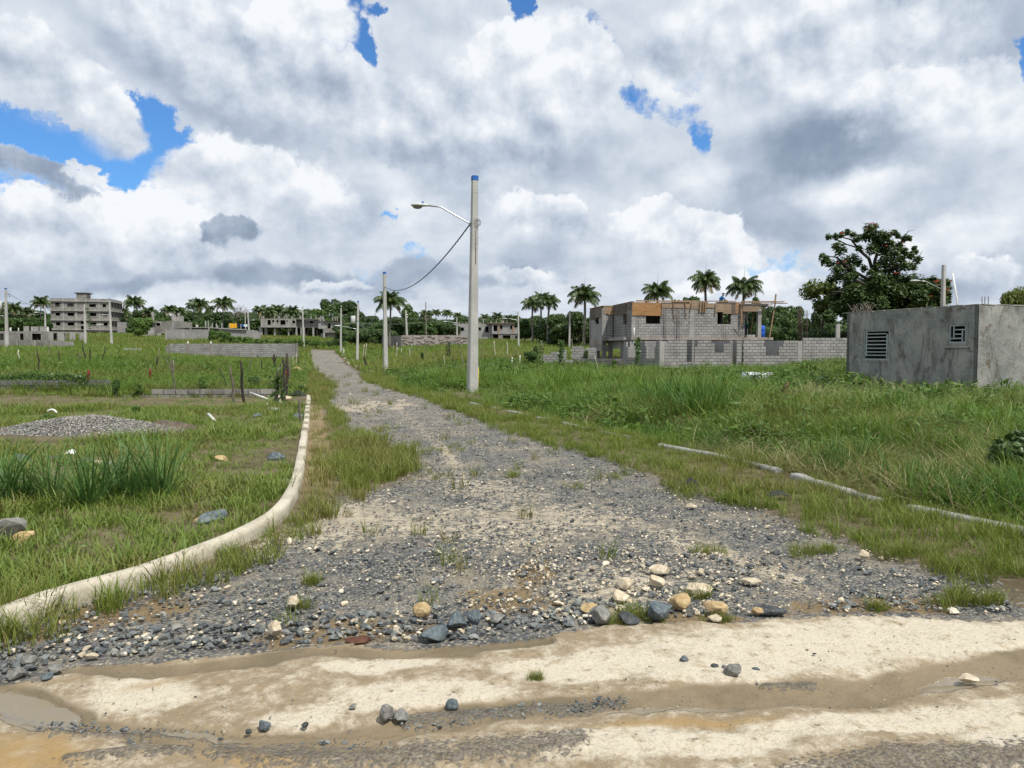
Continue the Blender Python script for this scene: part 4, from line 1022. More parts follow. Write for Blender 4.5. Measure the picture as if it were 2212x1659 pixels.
def inner(u0, v0, u1, v1, n=10, sd=5):
    a = math.atan2(v1 - v0, u1 - u0); L_ = math.hypot(u1 - u0, v1 - v0)
    r = MB(); 
    for c in range(n):
        x = -.2 * (c % 2)
        while x < L_:
            l, rr = max(0, x), min(L_, x + .4); x += .4
            if rr - l < .05: continue
            m_ = (l + rr) / 2; r.box((u0 + math.cos(a) * m_, v0 + math.sin(a) * m_, .1 + c * .2), (rr - l - .012, .15, .188), a)
        r.box(((u0 + u1) / 2, (v0 + v1) / 2, .1 + c * .2), (L_ - .012, .128, .2005), a)
    o = r.obj('inner_wall', M_block, yard); o['kind'] = 'stuff'
inner(.3, 3.9, 8.0, 3.9); inner(.3, 7.6, 7.0, 7.6)
for u_ in (3.02, 5.02, 6.05, 8.75): inner(u_, .25, u_, 3.7)

# ---- plain boundary wall to the right of it
_b0 = to_plane(*Z4(1857, 700), YO, HU)[0]; BO = YO + HU * (_b0 + .02) + Vector((0, 0, .55))
bw_ = empty('boundary_wall', BO, HA, 'plain grey block wall between the gapped yard wall and the grey rendered shed', 'wall')
block_wall(bw_, 5.2, 9, 0, (), lambda u: 1.72 if u < 3.1 else 1.52, M_block, y0=.05, seed=4)
MB().tube([(0, .1, .05), (0, .1, 2.6)], .012, 5).obj('rebar', M_rebar, bw_)

# ---- low dark wall and stepped ruin left of it
O_ = at(*Z5(1783, 1290), 52.5); O_.z = .12
lw = empty('low_wall', O_, R(2), 'low blackened block wall running to the corner of the large unfinished house', 'wall')
block_wall(lw, 3.6, 4, 0, (), lambda u: .72, M_blockdark, seed=5)
O_ = at(*Z5(1335, 1230), 55); O_.z = .2
ru = empty('ruined_wall', O_, R(2), 'stepped stub of pale grey block wall behind the round dark bush', 'wall')
def rtop(u): return 1.05 if u < .8 else (1.25 if u < 1.1 else (1.48 if 1.1 <= u < 1.75 else (.62 if u < 2.2 else (1.5 if u < 3.1 else 1.1))))
block_wall(ru, 3.3, 8, 0, [(1.78, 2.12, .6, 2)], rtop, M_block, seed=6)
O_ = at(*Z5(1822, 1160), 60); O_.z = .3
ru2 = empty('ruined_wall', O_, R(2), 'short pale row of blocks seen through weeds just left of the large unfinished house', 'wall')
block_wall(ru2, 1.7, 7, 0, [(.62, .78, .4, 2)], lambda u: 1.35, M_block, seed=8)

# ------------------------------------------------------------------ the large unfinished house
HZ = 2.39
house = empty('unfinished_house', (HOUSE_O.x, HOUSE_O.y, 0), HA, 'large unfinished two storey block house with wooden formwork along its roof edge', 'house')
_hp = HOUSE_O
def hr(Z, *a): return rect(Z, _hp, HU, *a)
wD = 8.63
w1 = hr(Z6, 1125, 450, 1385, 580); w2 = hr(Z7, 365, 845, 605, 1045)
block_wall(house, wD - .3, 12, HZ + .12, [(w1[0] - .3, w1[1] - .3, w1[2], w1[3] + .5), (w2[0] - .3, w2[1] - .3, w2[2], w2[3] + .2), (4.55 - .3, 4.95 - .3, 2, 9)], None, M_block, x0=.3, seed=11, budget=[240])
MB().box((.14, .08, HZ + 1.32), (.30, .20, 2.42)).obj('corner_pillar', M_cem, house)
MB().box((4.75, .085, HZ + 1.32), (.39, .17, 2.42)).obj('pillar', M_cem, house)
block_wall(house, 5.0, 12, HZ + .12, [(1.25, 2.3, HZ + 1.15, HZ + 2.0)], None, M_block, x0=0, y0=-.15, ang=math.pi / 2, single=False, seed=12)
block_wall(house, .85, 12, HZ + .12, (), None, M_block, x0=-.85, y0=5.1, single=False, seed=13)
block_wall(house, 4.1, 12, HZ + .12, [(1.1, 2.4, HZ + 1.25, HZ + 2.1)], None, M_block, x0=-.85, y0=-5.1 + 5.1 - .15, ang=math.pi / 2, single=False, seed=14) if False else None
def hbox(name, mat, *boxes, kind=None):
    mb = MB()
    for p0, p1 in boxes: mb.box2(p0, p1)
    o = mb.obj(name, mat, house); 
    return o
# left wing wall with a window, set back
_a = MB(); 
for c in range(12):
    zc = HZ + .22 + c * .2; x = -.2 * (c % 2)
    while x < 4.1:
        l, rr = max(0, x), min(4.1, x + .4); x += .4
        if rr - l < .05 or (1.3 < (l + rr) / 2 < 2.5 and HZ + 1.25 < zc < HZ + 2.1): continue
        _a.box((-.775, 5.27 + (l + rr) / 2, zc), (.15, rr - l - .012, .188))
_o = _a.obj('block_courses', M_block, house); _o['kind'] = 'stuff'
hbox('mortar', M_mortar, ((-.84, 5.27, HZ + .12), (-.71, 6.57, HZ + 2.5)), ((-.84, 7.77, HZ + .12), (-.71, 9.3, HZ + 2.5)), ((-.84, 6.57, HZ + .12), (-.71, 7.77, HZ + 1.2)), ((-.84, 6.57, HZ + 2.1), (-.71, 7.77, HZ + 2.5)))
hbox('left_pillar', M_cem, ((-.95, 5.05, HZ + .0), (-.62, 5.26, HZ + 2.55)), ((-.9, 9.3, 0), (-.65, 9.55, HZ + 2.55)))
hbox('floor_slab', M_rusty, ((-.05, -.12, HZ - .10), (11.3, .35, HZ + .118)), ((-.9, 5.0, HZ - .45), (-.6, 9.5, HZ + .115)), ((-.55, .36, HZ - .12), (11.2, 9.5, HZ + .11)))
hbox('roof_slab', M_cem, ((-.8, 5.2, HZ + 2.56), (0, 9.4, HZ + 2.72)), ((.01, .15, HZ + 2.56), (11.0, 9.4, HZ + 2.72)))
hbox('back_wall', M_old, ((-.7, 9.1, HZ + .12), (10.9, 9.25, HZ + 2.55)), ((8.65, 3.6, HZ + .12), (8.8, 9.1, HZ + 2.55)), ((.3, 3.9, HZ + .12), (8.4, 4.05, HZ + 2.55)))
hbox('ground_pillar', M_old, ((-.9, 5.0, -.2), (-.6, 5.35, HZ - .1)), ((-.35, 5.0, -.2), (-.05, 5.3, HZ - .1)), ((-.1, .0, -.2), (.2, .35, HZ - .1)), ((-.15, 2.2, -.2), (.1, 2.5, HZ - .1)), ((8.3, 0, -.2), (8.6, .3, HZ - .1)), ((4.3, .0, -.2), (4.6, .3, HZ - .1)), ((-.9, 7.1, -.2), (-.6, 7.4, HZ - .1)), ((10.7, .1, -.2), (11, .4, HZ - .1)))
hbox('ground_beam', M_old, ((-.9, 5.02, HZ - 1.0), (-.04, 5.28, HZ - .46)), ((-.88, 5.3, HZ - .95), (-.62, 9.4, HZ - .46)), ((-.12, .4, HZ - .75), (.08, 5.0, HZ - .125)))
hbox('ground_wall', M_old, ((-.12, .36, -.1), (.06, 2.2, HZ - .76)), ((2.0, 2.6, -.1), (8.2, 2.75, HZ - .13)))
# porch on the right
hbox('porch_pillar', M_cem, tuple([(hr(Z7, 1112, 810, 1165, 1310)[0], .0, HZ + .12), (hr(Z7, 1112, 810, 1165, 1310)[1], .3, HZ + 2.3)]))
_pw = hr(Z7, 845, 810, 920, 1290)
block_wall(house, _pw[1] - _pw[0], 11, HZ + .12, (), None, M_block, x0=_pw[0], y0=.5, single=False, seed=15)
hbox('porch_beam', M_form, ((8.85, .02, HZ + 2.1), (hr(Z7, 1165, 690, 1165, 800)[1], .22, HZ + 2.52)))
hbox('porch_wall', M_old, ((_pw[1], 3.4, HZ + .12), (10.9, 3.55, HZ + 2.55)), ((8.64, .16, HZ + .12), (8.78, .5, HZ + 2.5)))
_st = hr(Z7, 915, 1280, 1075, 1320); block_wall(house, _st[1] - _st[0], 1, HZ + .12, (), None, M_block, x0=_st[0], y0=.15, single=True, seed=16)
# formwork: sheets and boards along the roof edge, each its own piece
def board(Z, x0, y0, x1, y1, mat, name='formwork_board', y=-.03, th=.022, tilt=0.0, label=None):
    u0, u1, z0, z1 = hr(Z, x0, y0, x1, y1)
    o = MB().box((0, 0, 0), (u1 - u0, th, z1 - z0), jit=.004).obj(name, mat, house, ((u0 + u1) / 2, y, (z0 + z1) / 2), (0, tilt, 0))
    if label: o['label'] = label
    return o
board(Z6, 868, 205, 1390, 452, M_ply, 'plywood_sheet', -.05, tilt=.008, label='bright orange sheet of new plywood')
for a in ((1395, 205, 1920, 315, M_form), (1915, 170, 2110, 325, M_form), (2110, 190, 2212, 400, M_form)): board(Z6, *a, y=-.028)
for a in ((0, 640, 180, 770, M_form), (170, 690, 305, 770, M_form), (345, 690, 465, 845, M_form), (465, 690, 615, 875, M_form), (615, 690, 690, 880, M_formdark), (690, 660, 765, 875, M_timber)): board(Z7, *a, y=-.03 - .004 * random.random())
board(Z6, 935, 165, 1925, 203, M_timber, 'fascia_board', -.08, .04); board(Z7, 180, 636, 690, 660, M_timber, 'fascia_board', -.085, .04); board(Z7, 330, 662, 690, 690, M_formdark, y=-.055)
def stick(Z, x0, y0, x1, y1, w=.06, name='prop', y0_=-.10, y1_=-.10, mat=None, parent=None):
    a = to_plane(*Z(x0, y0), _hp, HU); b = to_plane(*Z(x1, y1), _hp, HU); p = Vector((a[0], y0_, a[1])); q = Vector((b[0], y1_, b[1]))
    d = (q - p); M = d.to_track_quat('X', 'Z').to_matrix()
    return MB().box((0, 0, 0), (d.length, w, w * .7)).obj(name, mat or M_timber, house, (p + q) / 2, M.to_euler())
for a in ((1405, 205, 1420, 440), (1622, 212, 1640, 500), (1835, 212, 1865, 460), (1955, 205, 1940, 380)): stick(Z6, *a, name='batten')
for a in ((40, 670, 30, 850), (92, 662, 85, 850), (130, 660, 122, 850), (325, 665, 325, 880)): stick(Z7, *a, name='batten', w=.075)
stick(Z7, 785, 648, 785, 1100, .13, 'batten', -.16, -.16)
stick(Z7, 1405, 645, 1295, 1300, .10, 'prop', -.2, -.2); stick(Z7, 1413, 520, 1398, 645, .12, 'prop', -.2, -.2, M_timber)
stick(Z7, 1265, 745, 1208, 930, .06, 'prop', .5, .4); stick(Z7, 1178, 700, 1182, 1190, .10, 'prop', .35, .35, M_formdark); stick(Z7, 1095, 810, 1022, 1275, .055, 'prop', .6, .5)
stick(Z7, 670, 1100, 745, 1190, .04, 'prop', -.1, -.1, M_cem); stick(Z7, 745, 1190, 850, 1310, .03, 'prop', -.1, -.1)
stick(Z7, 1200, 950, 1345, 950, .13, 'cross_board', .2, .2, M_formdark)
for k_, (x0, y0, x1, y1, dy) in enumerate(((795, 655, 1440, 650, .0), (800, 672, 1600, 690, -.35), (1290, 665, 1525, 660, -.5), (1180, 720, 1440, 700, .6))):
    stick(Z7, x0, y0, x1, y1, .10, 'roof_plank', dy, dy, M_timber)
hbox('porch_ceiling', M_form, ((8.8, .25, HZ + 2.50), (11.2, 3.4, HZ + 2.55)))
# side formwork on the receding walls
for v0, v1, u_, z0, z1, mt in ((1.4, 4.6, -.03, 1.9, 2.75, M_formdark), (.1, 1.2, -.03, 2.25, 2.75, M_formdark), (4.7, 5.05, -.03, 2.3, 2.75, M_formdark)):
    MB().box2((u_ - .02, v0, HZ + z0), (u_, v1, HZ + z1)).obj('formwork_board', mt, house)
for v0, v1, z0, z1, mt in ((5.3, 7.6, 1.85, 2.75, M_formdark), (7.65, 9.4, 1.75, 2.7, M_formdark)):
    MB().box2((-.90, v0, HZ + z0), (-.88, v1, HZ + z1)).obj('formwork_board', mt, house)
MB().box2((-.86, 5.02, HZ + 2.1), (-.42, 5.045, HZ + 2.72)).obj('formwork_board', M_form, house); MB().box2((-.41, 5.02, HZ + 2.0), (-.03, 5.045, HZ + 2.72)).obj('formwork_board', M_timber, house)
MB().box2((-.95, 5.0, HZ + 2.725), (.05, 9.6, HZ + 2.765)).obj('fascia_board', M_timber, house); MB().box2((-.06, -.1, HZ + 2.77), (.2, 5.2, HZ + 2.80)).obj('fascia_board', M_timber, house)
# starter bars standing in bundles against the front
def bars(Z, xs, y0, y1, y=-.16):
    for x in xs:
        a = to_plane(*Z(x, y0), _hp, HU); b = to_plane(*Z(x + random.uniform(-10, 10), y1), _hp, HU)
        MB().tube([(b[0], y, b[1]), (a[0], y, a[1])], .011, 5).obj('rebar', M_rebar, house)
bars(Z6, (1432, 1450, 1465, 1482), 345, 865); bars(Z6, (1668, 1690, 1706, 1722), 345, 865); bars(Z7, (465, 490), 1058, 1345); bars(Z6, (712, 720), 405, 940, -.6); bars(Z7, (810, 845), 880, 1330)
MB().tube([(.0, -.6, HZ - .1), (.0, -.62, HZ + .8)], .03, 6).obj('pipe', M_pvc, house)

# ------------------------------------------------------------------ rendered shed on the right
SA = math.atan2(_su.y, _su.x)                       # long wall runs away from the near corner
shed = empty('cement_shed', (SHED_A.x, SHED_A.y, .1), 0, 'flat topped grey cement rendered shed with two white barred windows at right edge', 'shed')
shed.rotation_euler = (0, 0, SA)                    # local x: along the shaded wall, local y: to the left of it (outwards)
SHH = 2.98
def sh(px0, py0, px1, py1):
    r = rect(D, SHED_A, _su.xy.to_3d(), px0, py0, px1, py1); return (r[0], r[1], r[2] - .1, r[3] - .1)
def wall_holes(mb, L_, z0, H, t, holes, org=(0, 0), ang=0.0, y=0.0, mi=0):
    """solid wall with true openings: cells between the openings' edges"""
    xs = sorted({0.0, L_, *[max(0, min(L_, v)) for h in holes for v in h[:2]]}); zs = sorted({z0, z0 + H, *[max(z0, min(z0 + H, v)) for h in holes for v in h[2:]]})
    ca, sa = math.cos(ang), math.sin(ang)
    for a, b in zip(xs[:-1], xs[1:]):
        run = None
        for c, d in zip(zs[:-1], zs[1:]):
            solid = not any(h[0] < (a + b) / 2 < h[1] and h[2] < (c + d) / 2 < h[3] for h in holes)
            if solid: run = (run[0], d) if run else (c, d)
            if (not solid or d == zs[-1]) and run:
                xm, zm = (a + b) / 2, (run[0] + run[1]) / 2
                mb.box((org[0] + ca * xm - sa * y, org[1] + sa * xm + ca * y, zm), (b - a, t, run[1] - run[0]), ang, mi); run = None
sw1 = sh(1866, 714, 1920, 778); sw2 = sh(2050, 702, 2086, 741)
# a top that dips towards the far end
mb = MB(); wall_holes(mb, 6.06, 0, SHH, .16, [sw1, sw2], y=-.08)
mb.obj('shaded_wall', M_render_, shed)
mb = MB(); wall_holes(mb, 6.2, 0, SHH, .16, [], org=(-.002, 0), ang=-math.pi / 2, y=.08); mb.obj('lit_wall', M_render_, shed)
mb = MB(); wall_holes(mb, 6.2, 0, SHH, .16, [], org=(5.9, 0), ang=-math.pi / 2, y=.08); wall_holes(mb, 6.06, 0, SHH, .16, [(3.2, 4.2, .9, 2.0)], org=(0, -6.0), y=-.1); mb.obj('back_wall', M_render_, shed)
MB().box2((.12, -6.0, SHH - .30), (5.95, -.16, SHH - .18)).obj('roof_slab', M_old, shed)
mb = MB()
for i in range(11): mb.box((.3 + i * .58, -.081, SHH + .006), (.50, .185, .03 + .012 * random.random()), jit=.008)
for i in range(9): mb.box((.079, -.45 - i * .64, SHH + .006), (.18, .56, .03 + .012 * random.random()), jit=.008)
mb.obj('coping', M_old, shed)
def grille(w, pattern):
    u0, u1, z0, z1 = w; W_, H_ = u1 - u0, z1 - z0
    fr = MB()
    for a in ((u0, u0 + .05, z0, z1), (u1 - .05, u1, z0, z1), (u0 + .05, u1 - .05, z0, z0 + .05), (u0 + .05, u1 - .05, z1 - .05, z1)): fr.box2((a[0], -.05, a[2]), (a[1], -.01, a[3]))
    win = fr.obj('window', M_gril, shed)
    for (a, b, c, d) in pattern:
        MB().box2((u0 + a * W_, -.045, z0 + c * H_), (u0 + b * W_, -.015, z0 + d * H_)).obj('bar', M_gril, win)
    su = MB()
    for a in ((u0 - .09, u0 - .003, z0 - .09, z1 + .09), (u1 + .003, u1 + .09, z0 - .09, z1 + .09), (u0 - .003, u1 + .003, z1 + .003, z1 + .09), (u0 - .003, u1 + .003, z0 - .09, z0 - .003)): su.box2((a[0], -.02, a[2]), (a[1], .018, a[3]))
    su.obj('surround', M_render_, win)
    return win
M_gril = mat_simple('grey_white_paint', (.32, .36, .365), .55)
# local x runs away from the viewer, so it is mirrored in the picture: 0 = right in the picture
g1 = [(.06, .13, .05, .86), (.88, .93, .12, .95)] + [(.13, .88, z_, z_ + .035) for z_ in (.14, .25, .375, .50, .62, .745, .86)]
g1[0] = (.07, .12, .05, .86)
grille(sw1, g1)
g2 = [(.2, .26, .05, .70), (.70, .76, .30, .95), (.26, .95, .22, .28), (.26, .70, .46, .52), (.05, .70, .70, .76), (.26, .7, .3, .31)]
w2_ = grille(sw2, g2)
MB().box2((sw2[0] - .14, -.02, sw2[2] - .16), (sw2[1] + .14, .07, sw2[2] - .095)).obj('sill', M_cem, w2_)
for x_, y_ in ((.05, -.3), (.05, -.45), (.07, -.2)): MB().tube([(x_, y_, SHH), (x_ + .01, y_, SHH + .28)], .012, 5).obj('rebar', M_rebar, shed)
# dry roots on the far corner of the roof
mb = MB(); rd = random.Random(3)
for i in range(46):
    p = Vector((5.4 + rd.uniform(-.5, .5), -.1 + rd.uniform(-.1, .05), SHH + .02)); q = p + Vector((rd.uniform(-.3, .3), rd.uniform(-.15, .15), rd.uniform(.02, .38))); e_ = q + Vector((rd.uniform(-.25, .25), 0, rd.uniform(-.25, .02)))
    mb.tube([p, q, e_], [.014, .010, .005], 4, cap=False)
o = mb.obj('dry_root_tangle', M_stick, None, shed.location, shed.rotation_euler); tag(o, 'tangle of dead grey roots on the top far corner of the rendered shed', 'dead roots')
t_ = at(954.5, 300, 27.5); pv = MB().tube([(0, 0, -.2), (-.02, 0, 1.0), (-.12, 0, 1.05 + .0)], .035, 8)
p0 = at(957, 300, 28.2); p1 = at(952.5, 273.5, 28.2)
o = MB().tube([p0 - Vector((0, 0, .25)), p0, p1], .032, 8).obj('conduit_pipe', M_pvc); tag(o, 'thin white pipe sticking up behind the shed roof beside the lamp post', 'pipe')

# ------------------------------------------------------------------ utility poles
def pole(px, d, base_py, top_py, label, wb=.34, wt=.20, dx=0.0, rz=.35, cap=True, group='concrete utility poles', name='utility_pole', mat=None, buried=.3):
    b = at(px, base_py, d); t = at(px + dx, top_py, d); H = t.z - b.z
    root = empty(name, b, 0, label, 'utility pole', group)
    lean = math.atan2(t.x - b.x, H); root.rotation_euler = (0, lean, rz)
    def sect(w, z, c=.18):
        h = w / 2; k = h * (1 - c); return [(k, h, z), (h, k, z), (h, -k, z), (k, -h, z), (-k, -h, z), (-h, -k, z), (-h, k, z), (-k, h, z)]
    def taper(z0, z1, grow=0.0):
        w = lambda z: wb + (wt - wb) * z / H + grow
        mb = MB(); vs = sect(w(z0), z0) + sect(w(z1), z1)
        return mb.add(vs, [(i, (i + 1) % 8, 8 + (i + 1) % 8, 8 + i)[::-1] for i in range(8)] + [tuple(range(8)), tuple(range(8, 16))[::-1]])
    taper(-buried, H).obj('shaft', mat or M_pole, root)
    if cap: taper(H - .16, H + .012, .02).obj('cap', M_blue, root)
    root['h'] = H; return root, H
def lamp(root, H, z, reach, dirx=-1, s=1.0, rise=.42, dy=0.0):
    """bent tube arm with a cobra-head luminaire; built in the pole's frame"""
    c = root.rotation_euler.z; ca, sa = math.cos(-c), math.sin(-c)
    def T(x, y, zz): return Vector((ca * x - sa * y, sa * x + ca * y, zz))
    pts = [T(dirx * .12, 0, z - .12), T(dirx * .2, dy * .1, z + rise * .06), T(dirx * reach * .72, dy * .72, z + rise * .93), T(dirx * reach * .79, dy * .8, z + rise * .985), T(dirx * reach * 1.0, dy, z + rise + .02)]
    arm = MB().tube(pts, .03 * s, 8).obj('lamp_arm', M_steel, root)
    # housing
    prof = [(0.0, .05, .05), (.10, .07, .06), (.24, .085, .075), (.30, .13, .085), (.48, .165, .09), (.62, .15, .08), (.72, .09, .05), (.755, .02, .012)]
    base = T(dirx * reach * .98, dy, z + rise + .03); mb = MB(); n = 12; vs = []
    for (l, wv, hv) in prof:
        for j in range(n):
            a = 2 * math.pi * j / n; y_, z_ = math.cos(a) * wv * s * 1.15, math.sin(a) * hv * s * (1.0 if math.sin(a) > 0 else .55)
            v = T(dirx * l * s, dy * 0 + y_, z_); vs.append((base.x + v.x, base.y + v.y, base.z + v.z))
    fs = [(i * n + j, i * n + (j + 1) % n, (i + 1) * n + (j + 1) % n, (i + 1) * n + j) for i in range(len(prof) - 1) for j in range(n)] + [tuple(range(n)), tuple(len(prof) * n - n + j for j in range(n))]
    lum = mb.add(vs, fs, 0, True).obj('luminaire', M_lampgrey, root)
    vs = []; cz = [(0, 1.0), (-.05, .9), (-.085, .6), (-.10, .15)]
    for (zz, k) in cz:
        for j in range(n):
            a = 2 * math.pi * j / n; v = T(dirx * (.50 + .19 * k * math.cos(a)) * s, .13 * k * math.sin(a) * s, (zz - .035) * s); vs.append((base.x + v.x, base.y + v.y, base.z + v.z))
    fs = [(i * n + j, i * n + (j + 1) % n, (i + 1) * n + (j + 1) % n, (i + 1) * n + j) for i in range(3) for j in range(n)] + [tuple(3 * n + j for j in range(n))]
    MB().add(vs, fs, 0, True).obj('lens', M_lens, lum)
    v = T(dirx * .3 * s, 0, .12 * s); MB().tube([(base.x + v.x, base.y + v.y, base.z + v.z - .05 * s), (base.x + v.x, base.y + v.y, base.z + v.z + .03 * s)], .04 * s, 8).obj('photocell', M_blue, lum)
    MB().box(T(dirx * .1, 0, z - .12), (.10, .12, .45), c * 0).obj('bracket', M_steel, root)
    return arm
M_lampgrey = mat_simple('lamp_housing', (.48, .50, .49), .45)
M_lens = mat_simple('lamp_glass', (.22, .23, .18), .15, spec=.6)
def drum(root, x, z, r=.24, h=.75, name='transformer', y=0.0):
    mb = MB().tube([(x, y, z - h / 2), (x, y, z - h / 2 + .02), (x, y, z + h / 2 - .02), (x, y, z + h / 2)], [r * .93, r, r, r * .9], 14)
    t = mb.obj(name, M_lampgrey, root)
    MB().tube([(x, y, z + h / 2), (x, y, z + h / 2 + .22)], [.045, .03], 6).obj('bushing', M_stickdark, t); MB().box((x / 2, y, z + .1), (abs(x), .08, .06)).obj('bracket', M_steel, t)
    return t
p1_, H1 = pole(472.4, 28.6, 394.5, 176.0, 'tall near concrete pole with a street lamp reaching left over the road', .37, .215, 2.6, .38)
lamp(p1_, H1, H1 * .782, 1.72, -1, 1.0, .66)
for z_ in (.03, .05, .075, .29, .31, .33): MB().tube([(-.0, -.0, 0), (0, .01, 0)], .015, 6).obj('bolt_hole', M_stickdark, p1_, (.012 if z_ < .2 else 0.0, -(.215 + .155 * z_) / 2 - .0015, H1 * (1 - z_)), (math.pi / 2 * 0, 0, 0))
mb = MB()
for k_ in range(3):
    mb.tube([(.05 + .05 * k_ + .10 * math.cos(a) * (1 - .2 * k_), -.16, H1 * .80 - .1 + .16 * math.sin(a) * (1 - .15 * k_)) for a in np.linspace(0, 6.3, 16)], .008, 5, cap=False)
mb.tube([(.02, -.145, H1 * .76), (.02, -.16, H1 * .60)], .010, 5); mb.obj('cable_coil', M_wiregrey, p1_)
MB().tube([(.22, .02, .05), (.215, .02, 1.05)], .035, 10).obj('shaft_guard', M_yellow, p1_).name = 'guard_tube'
for z_ in (.80, .76, .725): MB().tube([(-.17, 0, H1 * z_), (.18, 0, H1 * z_)], .012, 5).obj('through_bolt', M_steel, p1_)
p2_, H2 = pole(385.8, 61.5, 373.5, 272.0, 'second concrete pole along the road with white scribbles near its foot', .37, .215, -1.4, .38)
# white scribble sprayed near the foot
mb = MB()
pts = [(-.09, 1.02), (-.05, 1.12), (.02, 1.10), (.03, 1.0), (-.05, .95), (.04, .88), (.05, .78), (-.04, .74), (-.08, .80)]
for a, b in zip(pts[:-1], pts[1:]): mb.tube([(a[0], -.178, a[1]), (b[0], -.178, b[1])], .013, 5)
for a, b in (((-.06, 1.25), (.02, 1.32)), ((.02, 1.32), (.06, 1.2)), ((-.07, .62), (.05, .66))): mb.tube([(a[0], -.176, a[1]), (b[0], -.176, b[1])], .012, 5)
mb.obj('sprayed_marks', M_white, p2_)
p3_, H3 = pole(357.2, 98.6, 365.0, 301.0, 'third concrete pole along the road carrying a grey transformer and a lamp', .36, .21, .9, .3)
drum(p3_, -.62, H3 * .71, .30, .95); lamp(p3_, H3, H3 * .56, 2.2, -1, 1.25, .35)
for s_ in (-1, 1): MB().tube([(0, 0, H3 * .9), (s_ * .35, 0, H3 * .9), (s_ * .36, 0, H3 * .88)], .03, 6).obj('insulator', M_lampgrey, p3_)
p4_, H4 = pole(340.8, 135, 354.8, 308.0, 'concrete pole at the right side of the road end by the double kerb', .36, .22, .3, .3, cap=False)
MB().tube([(0, 0, H4), (0, 0, H4 + .4)], .05, 6).obj('insulator', M_steel, p4_)
p5_, H5 = pole(304.0, 144, 350.5, 308.0, 'concrete pole at the left side of the road end with a forked top', .36, .22, -1.4, .3, cap=False)
for s_ in (-1, 1): MB().tube([(0, 0, H5 - .1), (s_ * .16, 0, H5 + .25), (s_ * .18, 0, H5 + .45)], .05, 6).obj('insulator', M_steel, p5_)
pa, Ha = pole(7.2, 99.5, 351.2, 288.0, 'concrete pole near the left edge with a transformer at its left', .40, .22, -1.6, .2)
drum(pa, -.85, Ha * .73, .36, 1.15); MB().tube([(.12, 0, Ha * .91), (.42, 0, Ha * .9), (.45, 0, Ha * .85)], .03, 6).obj('insulator', M_stickdark, pa); MB().tube([(-.1, 0, Ha * .55), (-1.2, 0, Ha * .58)], .035, 6).obj('cross_arm', M_steel, pa)
pb_, Hb = pole(85.6, 140, 348.5, 304.0, 'concrete pole standing before the middle of the four storey block', .40, .26, -1.2, .3, cap=False)
MB().tube([(.14, 0, Hb * .86), (.14, 0, Hb * .96)], .06, 6).obj('insulator', M_stickdark, pb_); lamp(pb_, Hb, Hb * .52, 2.6, 1, 1.2, .1)
pc_, Hc = pole(112.0, 125, 348.5, 298.5, 'concrete pole standing before the right corner of the four storey block', .38, .22, -2.6, .3)
lamp(pc_, Hc, Hc * .66, .5, -1, 1.2, .1)
pd_, Hd = pole(45.6, 176, 332.0, 305.6, 'concrete pole behind the ruined low house left of the four storey block', .36, .24, -.8, .3, cap=False); lamp(pd_, Hd, Hd * .70, 1.6, -1, 1.4, .2)
pe_, He = pole(245.6, 190, 331.0, 306.8, 'thin white pole just right of the orange banner', .22, .18, -.7, .2, cap=False)
pf_, Hf = pole(249.0, 186, 330.5, 310.4, 'shorter pale pole with a cross arm right of the thin white pole', .42, .26, -1.2, .2, cap=False); MB().tube([(.1, 0, Hf * .5), (1.7, 0, Hf * .52)], .05, 6).obj('cross_arm', M_steel, pf_)
pg_, Hg = pole(406.9, 160, 335.5, 310.3, 'leaning pale pole behind the left end of the ruddy block wall', .44, .28, -1.2, .3, cap=False)
for z_ in (.72, .82): MB().tube([(.25, 0, Hg * z_ - .1), (.25, 0, Hg * z_ + .15)], .13, 8).obj('insulator', M_white, pg_)
ph_, Hh = pole(426.3, 150, 333.5, 302.0, 'slender wooden pole standing behind the ruddy block wall', .20, .18, -.6, .2, cap=False, mat=M_stick)
pi_, Hi = pole(518.6, 152, 350.2, 311.8, 'concrete pole with a lamp before the right end of the grey two storey house', .38, .24, -.4, .3, cap=False); lamp(pi_, Hi, Hi * .78, 2.3, -1, 1.3, .35); MB().tube([(0, 0, Hi), (-1.2, 0, Hi + .1)], .03, 5).obj('cross_arm', M_steel, pi_)
pj_, Hj = pole(569.2, 150, 350.2, 311.0, 'blue topped concrete pole left of the large unfinished house', .38, .24, .8, .3)
pk_, Hk = pole(457.0, 170, 336.0, 317.5, 'short concrete pole with a lamp at the left end of the grey two storey house', .36, .26, -.3, .3, cap=False); lamp(pk_, Hk, Hk * .7, 2.2, -1, 1.4, .3)
pl_, Hl = pole(942.0, 66, 352, 265.0, 'pale concrete pole with a lamp rising behind the rendered shed', .38, .26, 1.6, .3, cap=False); lamp(pl_, Hl, Hl * .72, 2.1, -1, 1.2, .75)
b_ = at(837.5, 345, 58); t_ = at(838, 324, 58); o = MB().box((0, 0, (t_.z - b_.z) / 2), (.28, .2, t_.z - b_.z)).obj('concrete_post', M_pole, None, b_); tag(o, 'white square concrete post behind the plain wall just left of the rendered shed', 'post')

